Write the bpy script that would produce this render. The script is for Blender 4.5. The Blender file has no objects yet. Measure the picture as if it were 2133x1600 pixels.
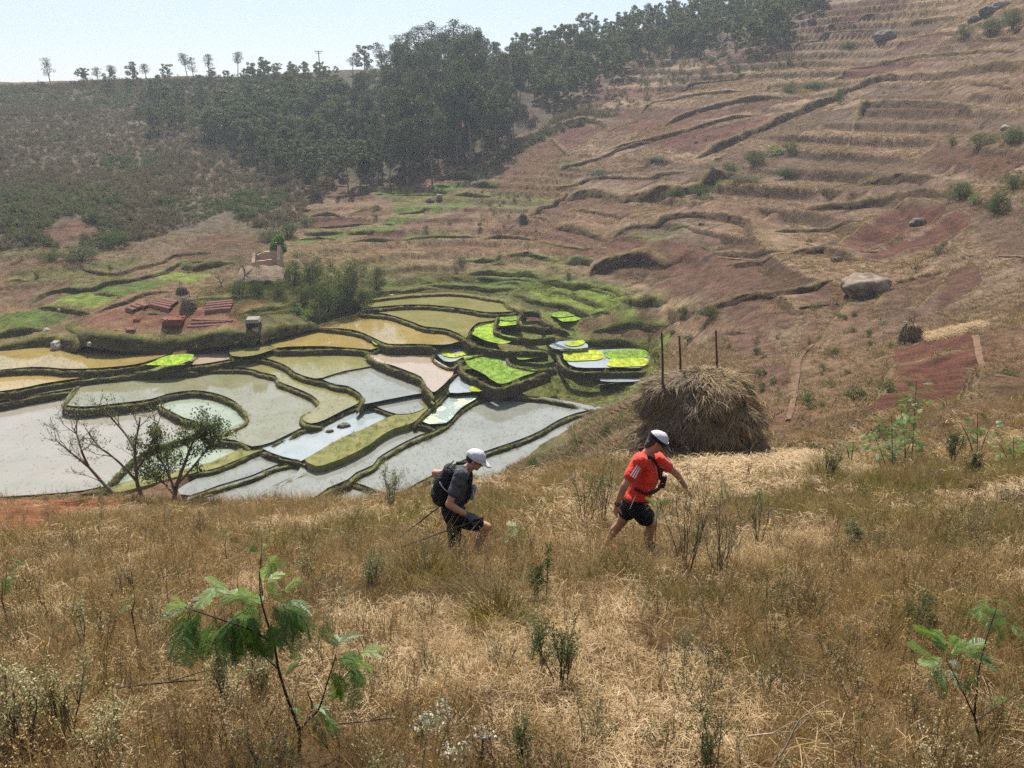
# order: camera, sky and sun, exposure; land; planting; objects
HAZE = 0.00042
import bpy, bmesh, math, random
import numpy as np
from mathutils import Vector, Matrix, noise as mnoise

R = math.radians
scn = bpy.context.scene
COL = scn.collection
rng = np.random.default_rng(7)
random.seed(7)

# ------------------------------------------------------------------ camera
PITCH = R(20.0)
FPX = 1642.0                       # focal length in photo pixels (2133 wide)
cam_d = bpy.data.cameras.new('camera')
cam = bpy.data.objects.new('camera', cam_d)
COL.objects.link(cam)
cam_d.sensor_width = 36.0
cam_d.lens = FPX / 2133.0 * 36.0
cam_d.clip_start = 0.05
cam_d.clip_end = 6000.0
cam.location = (0, 0, 0)
cam.rotation_euler = (math.pi / 2 - PITCH, 0, 0)
scn.camera = cam

# ------------------------------------------------------------------ sky, sun, exposure
SUN_EL, SUN_AZ = 52.0, -8.0        # azimuth in degrees clockwise from +Y (straight ahead)
world = bpy.data.worlds.new('World')
scn.world = world
world.use_nodes = True
wn = world.node_tree
wn.nodes.clear()
w_out = wn.nodes.new('ShaderNodeOutputWorld')
w_bg = wn.nodes.new('ShaderNodeBackground')
w_sky = wn.nodes.new('ShaderNodeTexSky')
w_sky.sky_type = 'NISHITA'
w_sky.sun_disc = False
w_sky.sun_elevation = R(SUN_EL)
w_sky.sun_rotation = R(SUN_AZ)
w_sky.air_density = 1.0
w_sky.dust_density = 0.6
w_sky.ozone_density = 1.0
w_sky.altitude = 1200
w_bg.inputs['Strength'].default_value = 0.05
w_mix = wn.nodes.new('ShaderNodeMix'); w_mix.data_type = 'RGBA'      # thin bright haze over the whole sky
w_mix.inputs[0].default_value = 0.5
w_mix.inputs[7].default_value = (8.2, 9.0, 10.3, 1)
wn.links.new(w_sky.outputs[0], w_mix.inputs[6]); wn.links.new(w_mix.outputs[2], w_bg.inputs[0])
wn.links.new(w_bg.outputs[0], w_out.inputs[0])

sun_d = bpy.data.lights.new('sun', 'SUN')
sun_d.energy = 5.0
sun_d.angle = R(0.55)
sun_d.color = (1.0, 0.945, 0.86)
sun = bpy.data.objects.new('sun', sun_d)
COL.objects.link(sun)
sd = Vector((math.sin(R(SUN_AZ)) * math.cos(R(SUN_EL)), math.cos(R(SUN_AZ)) * math.cos(R(SUN_EL)), math.sin(R(SUN_EL))))
sun.rotation_euler = sd.to_track_quat('Z', 'Y').to_euler()
sun.location = (0, 60, 120)

vs = scn.view_settings
vs.view_transform = 'Standard'
vs.look = 'None'
vs.exposure = 1.0
vs.gamma = 1.0
vs.use_curve_mapping = False
cy = scn.cycles
cy.max_bounces = 6
cy.diffuse_bounces = 3
cy.glossy_bounces = 3
cy.transmission_bounces = 4
cy.transparent_max_bounces = 8
cy.volume_bounces = 0
cy.use_denoising = False
cy.denoiser = 'OPENIMAGEDENOISE'
cy.denoising_input_passes = 'RGB_ALBEDO_NORMAL'
cy.denoising_prefilter = 'ACCURATE'
cy.sample_clamp_indirect = 6.0

# ------------------------------------------------------------------ helpers
CP, SP = math.cos(PITCH), math.sin(PITCH)

def ray(u, v):
    """direction through photo pixel (u, v), scaled so that y == 1"""
    s = (np.asarray(v, float) - 800.0) / FPX
    x = (np.asarray(u, float) - 1066.5) / FPX
    dy = CP - s * SP
    dz = -SP - s * CP
    return x / dy, dz / dy

def proj(x, y, z):
    """world -> photo pixel"""
    x = np.asarray(x, float); y = np.asarray(y, float); z = np.asarray(z, float)
    f = y * CP - z * SP
    up = y * SP + z * CP
    f = np.where(f < 0.05, 0.05, f)
    return 1066.5 + FPX * x / f, 800.0 - FPX * up / f

def on_level(u, v, z):
    """point where the ray of a photo pixel meets the level plane z"""
    rx, rz = ray(u, v)
    y = z / rz
    return np.array([rx * y, y, z])

def tag(o, label=None, cat=None, group=None, kind=None):
    if label: o['label'] = label
    if cat: o['category'] = cat
    if group: o['group'] = group
    if kind: o['kind'] = kind
    return o

def empty(name, loc=(0, 0, 0), rz=0.0, scale=1.0):
    o = bpy.data.objects.new(name, None)
    o.location = loc
    o.rotation_euler = (0, 0, rz)
    o.scale = (scale,) * 3
    o.empty_display_size = 0.2
    COL.objects.link(o)
    return o

def link(name, me, mat=None, parent=None, loc=None):
    o = bpy.data.objects.new(name, me)
    if mat is not None:
        ms = mat if isinstance(mat, (list, tuple)) else [mat]
        if len(me.materials) == 0:
            for m in ms: me.materials.append(m)
    COL.objects.link(o)
    if parent is not None: o.parent = parent
    if loc is not None: o.location = loc
    return o

def mesh_np(name, verts, faces, mat=None, smooth=False, midx=None):
    """mesh from arrays; faces (n,3) or (n,4) array, or a list of such arrays"""
    me = bpy.data.meshes.new(name)
    verts = np.asarray(verts, np.float32).reshape(-1, 3)
    if not isinstance(faces, list): faces = [faces]
    faces = [np.asarray(f, np.int32) for f in faces if len(f)]
    me.vertices.add(len(verts))
    me.vertices.foreach_set('co', verts.ravel())
    loops = np.concatenate([f.ravel() for f in faces])
    sizes = np.concatenate([np.full(len(f), f.shape[1], np.int32) for f in faces])
    starts = np.concatenate([[0], np.cumsum(sizes)[:-1]]).astype(np.int32)
    me.loops.add(len(loops))
    me.loops.foreach_set('vertex_index', loops)
    me.polygons.add(len(sizes))
    me.polygons.foreach_set('loop_start', starts)
    me.polygons.foreach_set('loop_total', sizes)
    if midx is not None: me.polygons.foreach_set('material_index', np.asarray(midx, np.int32))
    me.polygons.foreach_set('use_smooth', np.full(len(sizes), smooth, bool))
    me.update(calc_edges=True)
    if mat is not None:
        for m in (mat if isinstance(mat, (list, tuple)) else [mat]): me.materials.append(m)
    return me

class MB:
    """collects pieces into one mesh"""
    def __init__(s): s.v = []; s.f3 = []; s.f4 = []; s.n = 0; s.m3 = []; s.m4 = []
    def add(s, v, f, m=0):
        v = np.asarray(v, float).reshape(-1, 3); f = np.asarray(f, int)
        if len(f) == 0: return s
        (s.f3 if f.shape[1] == 3 else s.f4).append(f + s.n)
        (s.m3 if f.shape[1] == 3 else s.m4).append(np.full(len(f), m))
        s.v.append(v); s.n += len(v); return s
    def mesh(s, name, mat=None, smooth=False):
        fs, ms = [], []
        if s.f3: fs.append(np.concatenate(s.f3)); ms.append(np.concatenate(s.m3))
        if s.f4: fs.append(np.concatenate(s.f4)); ms.append(np.concatenate(s.m4))
        return mesh_np(name, np.concatenate(s.v), fs, mat, smooth, np.concatenate(ms))
    def tube(s, pts, rad, n=6, m=0, cap=True):
        pts = np.asarray(pts, float)
        rad = np.broadcast_to(np.asarray(rad, float), (len(pts),))
        v, f = tube_arrays(pts, rad, n)
        s.add(v, f, m)
        if cap and n >= 3:
            k = len(pts)
            for base, order in ((0, -1), ((k - 1) * n, 1)):
                c = v[base:base + n].mean(0)
                vv = np.vstack([v[base:base + n], c])
                ff = [(i, (i + 1) % n, n) for i in range(n)]
                if order < 0: ff = [(b, a, c_) for a, b, c_ in ff]
                s.add(vv, ff, m)
        return s
    def box(s, c, d, rot=None, m=0, taper=1.0):
        d = np.asarray(d, float) / 2
        v = np.array([(x, y, z) for z in (-1, 1) for y in (-1, 1) for x in (-1, 1)], float)
        v[4:, :2] *= taper
        v = v * d
        if rot is not None: v = v @ np.array(rot).T
        v = v + np.asarray(c, float)
        s.add(v, [(0, 2, 3, 1), (4, 5, 7, 6), (0, 1, 5, 4), (2, 6, 7, 3), (0, 4, 6, 2), (1, 3, 7, 5)], m)
        return s

def tube_arrays(pts, rad, n):
    k = len(pts)
    t = np.gradient(pts, axis=0)
    t /= np.linalg.norm(t, axis=1)[:, None] + 1e-9
    ref = np.array([0.0, 0.0, 1.0]) if abs(t[0, 2]) < 0.9 else np.array([1.0, 0.0, 0.0])
    a = np.cross(t, ref); a /= np.linalg.norm(a, axis=1)[:, None] + 1e-9
    b = np.cross(t, a)
    ang = np.linspace(0, 2 * np.pi, n, endpoint=False)
    ca, sa = np.cos(ang), np.sin(ang)
    v = pts[:, None, :] + rad[:, None, None] * (a[:, None, :] * ca[None, :, None] + b[:, None, :] * sa[None, :, None])
    i = np.arange(k - 1)[:, None] * n; j = np.arange(n)[None, :]; j2 = (j + 1) % n
    f = np.stack([i + j, i + j2, i + n + j2, i + n + j], -1).reshape(-1, 4)
    return v.reshape(-1, 3), f

def rotz(a):
    c, s = math.cos(a), math.sin(a)
    return np.array([[c, -s, 0], [s, c, 0], [0, 0, 1.0]])

def fbm2(x, y, scale, octaves=3, seed=0):
    """cheap vectorised value-noise fbm in -1..1"""
    x = np.asarray(x, float) / scale + seed * 17.31; y = np.asarray(y, float) / scale - seed * 9.77
    out = np.zeros_like(x); amp = 1.0; tot = 0
    for o in range(octaves):
        xi = np.floor(x).astype(np.int64); yi = np.floor(y).astype(np.int64)
        fx = x - xi; fy = y - yi
        fx = fx * fx * (3 - 2 * fx); fy = fy * fy * (3 - 2 * fy)
        def h(a, b):
            n = (a * 374761393 + b * 668265263 + seed * 974634777) & 0x7fffffff
            n = ((n ^ (n >> 13)) * 1274126177) & 0x7fffffff
            return ((n ^ (n >> 16)) & 0xffff) / 32767.5 - 1
        v = (h(xi, yi) * (1 - fx) + h(xi + 1, yi) * fx) * (1 - fy) + (h(xi, yi + 1) * (1 - fx) + h(xi + 1, yi + 1) * fx) * fy
        out += v * amp; tot += amp; amp *= 0.5; x = x * 2.03 + 5.1; y = y * 2.03 + 1.7
    return out / tot

def in_poly(x, y, poly):
    x = np.asarray(x, float); y = np.asarray(y, float); p = np.asarray(poly, float)
    res = np.zeros(x.shape, bool)
    bb = (x >= p[:, 0].min()) & (x <= p[:, 0].max()) & (y >= p[:, 1].min()) & (y <= p[:, 1].max())
    xs, ys = x[bb], y[bb]; r = np.zeros(xs.shape, bool)
    for i in range(len(p)):
        x1, y1 = p[i - 1]; x2, y2 = p[i]
        if y1 == y2: continue
        c = ((y1 > ys) != (y2 > ys)) & (xs < (x2 - x1) * (ys - y1) / (y2 - y1) + x1)
        r ^= c
    res[bb] = r
    return res

def resample(P, step):
    P = np.asarray(P, float)
    if len(P) > 2:                                  # Catmull-Rom for soft curves
        Q = np.vstack([2 * P[0] - P[1], P, 2 * P[-1] - P[-2]])
        out = []
        for i in range(1, len(Q) - 2):
            n = max(2, int(np.linalg.norm(Q[i + 1] - Q[i]) / step))
            t = np.linspace(0, 1, n, endpoint=False)[:, None]
            a, b, c, d = Q[i - 1], Q[i], Q[i + 1], Q[i + 2]
            out.append(0.5 * ((2 * b) + (-a + c) * t + (2 * a - 5 * b + 4 * c - d) * t ** 2 + (-a + 3 * b - 3 * c + d) * t ** 3))
        out.append(P[-1:])
        return np.vstack(out)
    n = max(2, int(np.linalg.norm(P[1] - P[0]) / step) + 1)
    return P[0] + (P[1] - P[0]) * np.linspace(0, 1, n)[:, None]

# ------------------------------------------------------------------ materials
def nodemat(name):
    m = bpy.data.materials.new(name); m.use_nodes = True
    nt = m.node_tree; bs = nt.nodes['Principled BSDF']
    bs.inputs['Specular IOR Level'].default_value = 0.25
    return m, nt, bs

def N(nt, kind, **kw):
    n = nt.nodes.new(kind)
    for k, v in kw.items():
        if k.startswith('i_'):
            n.inputs[k[2:].replace('_', ' ')].default_value = v
        else: setattr(n, k, v)
    return n

def mixcol(nt, fac, a, b, mode='MIX'):
    n = nt.nodes.new('ShaderNodeMix'); n.data_type = 'RGBA'; n.blend_type = mode
    for sock, val in ((n.inputs[0], fac), (n.inputs[6], a), (n.inputs[7], b)):
        if hasattr(val, 'is_linked'): nt.links.new(val, sock)
        elif isinstance(val, (int, float)): sock.default_value = val
        else: sock.default_value = (*val, 1) if len(val) == 3 else val
    return n.outputs[2]

def noise_fac(nt, scale, detail=4, lo=0.3, hi=0.7, co=None, rough=0.55, dist=0.0):
    t = N(nt, 'ShaderNodeTexNoise'); t.inputs['Scale'].default_value = scale
    t.inputs['Detail'].default_value = detail; t.inputs['Roughness'].default_value = rough
    t.inputs['Distortion'].default_value = dist
    if co is not None: nt.links.new(co, t.inputs['Vector'])
    r = N(nt, 'ShaderNodeMapRange'); r.inputs['From Min'].default_value = lo; r.inputs['From Max'].default_value = hi
    nt.links.new(t.outputs['Fac'], r.inputs['Value'])
    return r.outputs[0]

def bump(nt, bs, height, strength=0.5, dist=0.1):
    b = N(nt, 'ShaderNodeBump'); b.inputs['Strength'].default_value = strength; b.inputs['Distance'].default_value = dist
    nt.links.new(height, b.inputs['Height']); nt.links.new(b.outputs[0], bs.inputs['Normal'])
    return b

def plain(name, col, rough=0.8, var=0.25, scale=6.0, bumpk=0.0, spec=0.25, metal=0.0, obj_space=True, col2=None):
    m, nt, bs = nodemat(name)
    tc = N(nt, 'ShaderNodeTexCoord')
    co = tc.outputs['Object']
    f = noise_fac(nt, scale, 5, 0.3, 0.7, co)
    a = tuple(max(0, c * (1 - var)) for c in col); b = col2 or tuple(min(1, c * (1 + var)) for c in col)
    nt.links.new(mixcol(nt, f, a, b), bs.inputs['Base Color'])
    bs.inputs['Roughness'].default_value = rough
    bs.inputs['Specular IOR Level'].default_value = spec
    bs.inputs['Metallic'].default_value = metal
    if bumpk: bump(nt, bs, noise_fac(nt, scale * 4, 5, 0.2, 0.8, co), bumpk, 0.05)
    return m

def leafmat(name, cols, trans=0.35, rough=0.6, spec=0.3, patch=0.0):
    """foliage: colour varies from plant to plant and leaf patch to leaf patch, some light comes through"""
    m, nt, bs = nodemat(name)
    oi = N(nt, 'ShaderNodeObjectInfo')
    geo = N(nt, 'ShaderNodeNewGeometry')
    ramp = N(nt, 'ShaderNodeValToRGB')
    while len(ramp.color_ramp.elements) < len(cols): ramp.color_ramp.elements.new(0.5)
    for i, c in enumerate(cols):
        ramp.color_ramp.elements[i].position = i / max(1, len(cols) - 1)
        ramp.color_ramp.elements[i].color = (*c, 1)
    add = N(nt, 'ShaderNodeMath', operation='MULTIPLY_ADD')
    nt.links.new(geo.outputs['Random Per Island'], add.inputs[0])
    add.inputs[1].default_value = 0.55
    mul = N(nt, 'ShaderNodeMath', operation='MULTIPLY'); mul.inputs[1].default_value = 0.45
    nt.links.new(oi.outputs['Random'], mul.inputs[0])
    nt.links.new(mul.outputs[0], add.inputs[2])
    nt.links.new(add.outputs[0], ramp.inputs[0])
    nt.links.new(ramp.outputs[0], bs.inputs['Base Color'])
    bs.inputs['Roughness'].default_value = rough
    bs.inputs['Specular IOR Level'].default_value = spec
    tr = N(nt, 'ShaderNodeBsdfTranslucent')
    nt.links.new(mixcol(nt, 1.0, ramp.outputs[0], (1.25, 1.2, 0.7), 'MULTIPLY'), tr.inputs[0])
    mx = N(nt, 'ShaderNodeMixShader'); mx.inputs[0].default_value = trans
    nt.links.new(bs.outputs[0], mx.inputs[1]); nt.links.new(tr.outputs[0], mx.inputs[2])
    nt.links.new(mx.outputs[0], nt.nodes['Material Output'].inputs['Surface'])
    return m

def scatter(name, P, rot, scl, meshes, idx, label, cat, kind='stuff', parent=None):
    """one object whose geometry nodes place copies of the given meshes on points"""
    P = np.asarray(P, np.float32)
    me = bpy.data.meshes.new(name)
    me.vertices.add(len(P)); me.vertices.foreach_set('co', P.ravel())
    a = me.attributes.new('rot', 'FLOAT_VECTOR', 'POINT'); a.data.foreach_set('vector', np.asarray(rot, np.float32).ravel())
    a = me.attributes.new('scl', 'FLOAT_VECTOR', 'POINT')
    scl = np.asarray(scl, np.float32)
    if scl.ndim == 1: scl = np.repeat(scl[:, None], 3, 1)
    a.data.foreach_set('vector', scl.ravel())
    a = me.attributes.new('idx', 'INT', 'POINT'); a.data.foreach_set('value', np.asarray(idx, np.int32))
    c = bpy.data.collections.new(name + '_sources')
    for i, m in enumerate(meshes):
        c.objects.link(bpy.data.objects.new('%s_source_%02d' % (name, i), m))
    o = bpy.data.objects.new(name, me); COL.objects.link(o)
    ng = bpy.data.node_groups.new(name, 'GeometryNodeTree')
    ng.interface.new_socket('Geometry', in_out='INPUT', socket_type='NodeSocketGeometry')
    ng.interface.new_socket('Geometry', in_out='OUTPUT', socket_type='NodeSocketGeometry')
    gi = ng.nodes.new('NodeGroupInput'); go = ng.nodes.new('NodeGroupOutput')
    iop = ng.nodes.new('GeometryNodeInstanceOnPoints')
    ci = ng.nodes.new('GeometryNodeCollectionInfo')
    ci.inputs['Collection'].default_value = c
    ci.inputs['Separate Children'].default_value = True
    ci.inputs['Reset Children'].default_value = True
    def attr(nm, t):
        n = ng.nodes.new('GeometryNodeInputNamedAttribute'); n.data_type = t; n.inputs['Name'].default_value = nm
        return n.outputs['Attribute']
    iop.inputs['Pick Instance'].default_value = True
    L = ng.links
    L.new(gi.outputs[0], iop.inputs['Points']); L.new(ci.outputs[0], iop.inputs['Instance'])
    L.new(attr('idx', 'INT'), iop.inputs['Instance Index'])
    L.new(attr('rot', 'FLOAT_VECTOR'), iop.inputs['Rotation'])
    L.new(attr('scl', 'FLOAT_VECTOR'), iop.inputs['Scale'])
    L.new(iop.outputs[0], go.inputs[0])
    md = o.modifiers.new('scatter', 'NODES'); md.node_group = ng
    tag(o, label, cat, None, kind)
    if parent: o.parent = parent
    return o
# ------------------------------------------------------------------ the lie of the land
def tps_fit(P, z, lam=0.0):
    n = len(P)
    d = np.linalg.norm(P[:, None] - P[None], axis=2)
    K = np.where(d > 0, d * d * np.log(d + 1e-12), 0) + lam * np.eye(n)
    A = np.zeros((n + 3, n + 3)); A[:n, :n] = K; A[:n, n] = 1; A[:n, n + 1:] = P; A[n:, :n] = A[:n, n:].T
    return P, np.linalg.solve(A, np.concatenate([z, [0, 0, 0]]))

def tps_eval(fit, x, y):
    P, w = fit; n = len(P)
    out = w[n] + w[n + 1] * x + w[n + 2] * y
    for i in range(n):
        r2 = (x - P[i, 0]) ** 2 + (y - P[i, 1]) ** 2 + 1e-9
        out = out + w[i] * 0.5 * r2 * np.log(r2)
    return out

# hillside the photographer stands on: photo pixel + distance ahead
NEAR = [(0, 1045, 14.5), (400, 1050, 14.5), (800, 1052, 14), (1000, 1005, 15), (1200, 972, 17), (1350, 968, 17.6), (1460, 965, 18),
        (1600, 962, 19), (1700, 958, 20), (1900, 945, 19), (2133, 900, 19), (960, 1150, 7.8), (1340, 1150, 7.9), (1066, 1600, 2.64),
        (0, 1600, 2.6), (2133, 1600, 2.8), (0, 1300, 5), (2133, 1300, 4.35), (1066, 1300, 4.9), (0, 1150, 8.5), (2133, 1150, 6.6),
        (2133, 1000, 11), (1800, 1050, 10.5), (1066, 1080, 10.2), (1700, 1120, 8.4), (500, 1120, 9.0), (1500, 1300, 4.7), (500, 1300, 4.9)]
pp, zz = [], []
for u, v, Y in NEAR:
    rx, rz = ray(u, v); pp.append((rx * Y, Y)); zz.append(rz * Y)
for x, y, z in [(0, 0, -1.65), (-6, 0, -1.7), (6, 0, -1.3), (0, -8, 1.6), (-10, -8, 1.4), (10, -8, 2.0), (-20, 10, -6.2), (22, 14, -4.6), (20, 0, 0)]:
    pp.append((x, y)); zz.append(z)
near_fit = tps_fit(np.array(pp, float), np.array(zz, float), 0.5)

# valley and far hills
FAR = [
    (0, 1040, 44.2), (400, 1040, 44.5), (800, 1030, 45), (0, 900, 55.3), (400, 900, 55.3), (800, 900, 55.3), (1100, 930, 52), (1250, 860, 60),
    (600, 820, 63.5), (900, 800, 65), (100, 770, 68), (100, 735, 71.5), (350, 730, 70.5), (600, 720, 72.5), (900, 700, 76.5), (1040, 760, 70), (1200, 790, 68),
    (1350, 800, 63.5), (1280, 740, 73.5), (1330, 745, 72.5), (1150, 700, 76), (1000, 640, 85), (850, 615, 89.5), (1200, 620, 84), (1300, 650, 77), (1390, 720, 69.5),
    (60, 670, 75), (170, 630, 79), (200, 695, 71), (380, 665, 74), (500, 690, 72), (380, 620, 79), (480, 600, 83), (100, 600, 84), (300, 540, 95), (0, 560, 88),
    (550, 600, 84), (560, 560, 90), (700, 620, 84), (700, 560, 93), (100, 450, 108), (300, 470, 110), (0, 400, 125), (200, 400, 128), (0, 300, 155), (200, 300, 160), (400, 300, 166),
    (400, 400, 131), (0, 200, 205), (400, 200, 207), (200, 240, 188), (620, 400, 133), (600, 250, 180), (700, 470, 113), (800, 420, 126), (850, 383, 139), (950, 400, 131), (1000, 480, 112),
    (900, 540, 100), (1000, 560, 97), (1000, 360, 140), (1100, 300, 152), (850, 260, 168), (1000, 230, 172), (700, 300, 162),
    (1150, 560, 93), (1250, 560, 89), (1370, 570, 86), (1300, 500, 98), (1250, 420, 118), (1200, 350, 135), (1180, 230, 165), (1400, 120, 188), (1400, 200, 158), (1400, 300, 133), (1400, 400, 110),
    (1400, 500, 93), (1400, 600, 79), (1450, 640, 70), (1500, 700, 59), (1600, 800, 43), (1560, 860, 35), (1600, 920, 25.5), (1500, 800, 46), (1340, 850, 47), (1300, 900, 32), (1260, 880, 48),
    (1600, 700, 55), (1600, 600, 67), (1600, 500, 84), (1600, 400, 101), (1600, 300, 121), (1600, 200, 143), (1600, 100, 170), (1750, 900, 23.5), (1750, 800, 37), (1750, 700, 50),
    (1900, 890, 23), (1900, 800, 33), (1900, 700, 46), (1900, 600, 60), (1900, 500, 74), (1900, 400, 89), (1900, 300, 106), (1900, 200, 126), (1900, 100, 148), (1900, 10, 165),
    (2133, 860, 21), (2133, 800, 27), (2133, 700, 37), (2133, 600, 48), (2133, 500, 59.5), (2133, 400, 71.5), (2133, 300, 85), (2133, 200, 100), (2133, 100, 116), (2133, 0, 138),
    # ridge lines
    (0, 170, 228), (200, 166, 228), (400, 160, 226), (600, 154, 224), (700, 146, 221), (800, 148, 212), (930, 142, 204), (1060, 118, 205), (1200, 92, 208), (1400, 46, 214), (1650, -20, 216), (1900, -80, 210),
]
pp, zz = [], []
for u, v, Y in FAR:
    rx, rz = ray(u, v); pp.append((rx * Y, Y)); zz.append(rz * Y)
for x, y, z in [(-60, 20, -22), (-30, 20, -22), (-10, 22, -20), (-30, 34, -24.8), (-10, 34, -24.8), (-60, 40, -24.5), (8, 38, -20), (0, 30, -18), (0, 10, -14), (-20, 8, -16), (14, 8, -12), (30, 10, -9),
                (-120, 110, -16), (-160, 170, 0), (-180, 230, 4), (-90, 80, -22),
                (-160, 300, -22), (-60, 290, -20), (0, 290, -16), (60, 290, 4), (120, 290, 16), (200, 260, 34), (180, 180, 36), (130, 110, 18), (90, 60, 4), (50, 25, -6),
                (-160, 400, -60), (0, 400, -60), (120, 400, -40), (220, 400, -20)]:
    pp.append((x, y)); zz.append(z)
far_fit = tps_fit(np.array(pp, float), np.array(zz, float), 3.0)

def crest_y(x):
    return np.interp(x, [-30, -12, -3, 0, 3, 6, 9, 14, 22], [15.2, 15.2, 14.6, 15.6, 18.6, 20, 21, 21, 21])

def height0(x, y):
    x = np.asarray(x, float); y = np.asarray(y, float)
    a = tps_eval(near_fit, x, np.minimum(y, 24))
    t = np.maximum(0, y - crest_y(x))
    a = a - 0.30 * t - 0.35 * t * t / (t + 6.0) - np.maximum(0, y - 24) * 0.4
    b = tps_eval(far_fit, x, y)
    far_w = np.clip((y - 12) / 6.0, 0, 1)           # right at the feet only the near slope counts
    b = b - (1 - far_w) * 14
    k = 0.9
    h = np.clip(0.5 + 0.5 * (a - b) / k, 0, 1)
    return b * (1 - h) + a * h + k * h * (1 - h)

_Y = np.concatenate([np.linspace(1.5, 30, 120), 30 * (260 / 30.0) ** np.linspace(0.004, 1, 420)])
def hit(u, v, ymin=0.0, guess=None):
    """photo pixels -> points on the land (first crossing beyond ymin)"""
    u = np.atleast_1d(np.asarray(u, float)); v = np.atleast_1d(np.asarray(v, float))
    rx, rz = ray(u, v)
    Y = _Y[_Y >= ymin]
    X = rx[:, None] * Y[None]; Z = rz[:, None] * Y[None]
    H = height0(X, np.broadcast_to(Y, X.shape))
    below = Z <= H
    first = below.argmax(1)
    none = ~below.any(1)
    d = np.abs(Z - H).argmin(1)
    first = np.where(none | (first == 0), np.maximum(d, 1), first)
    lo, hi = Y[first - 1].copy(), Y[first].copy()
    for _ in range(12):
        mid = (lo + hi) / 2
        b = rz * mid <= height0(rx * mid, mid)
        hi = np.where(b, mid, hi); lo = np.where(b, lo, mid)
    y = (lo + hi) / 2
    return np.stack([rx * y, y, height0(rx * y, y)], 1)

def S(pts, ox, oy, k):
    return [(ox + x / k, oy + y / k) for x, y in pts]

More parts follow.
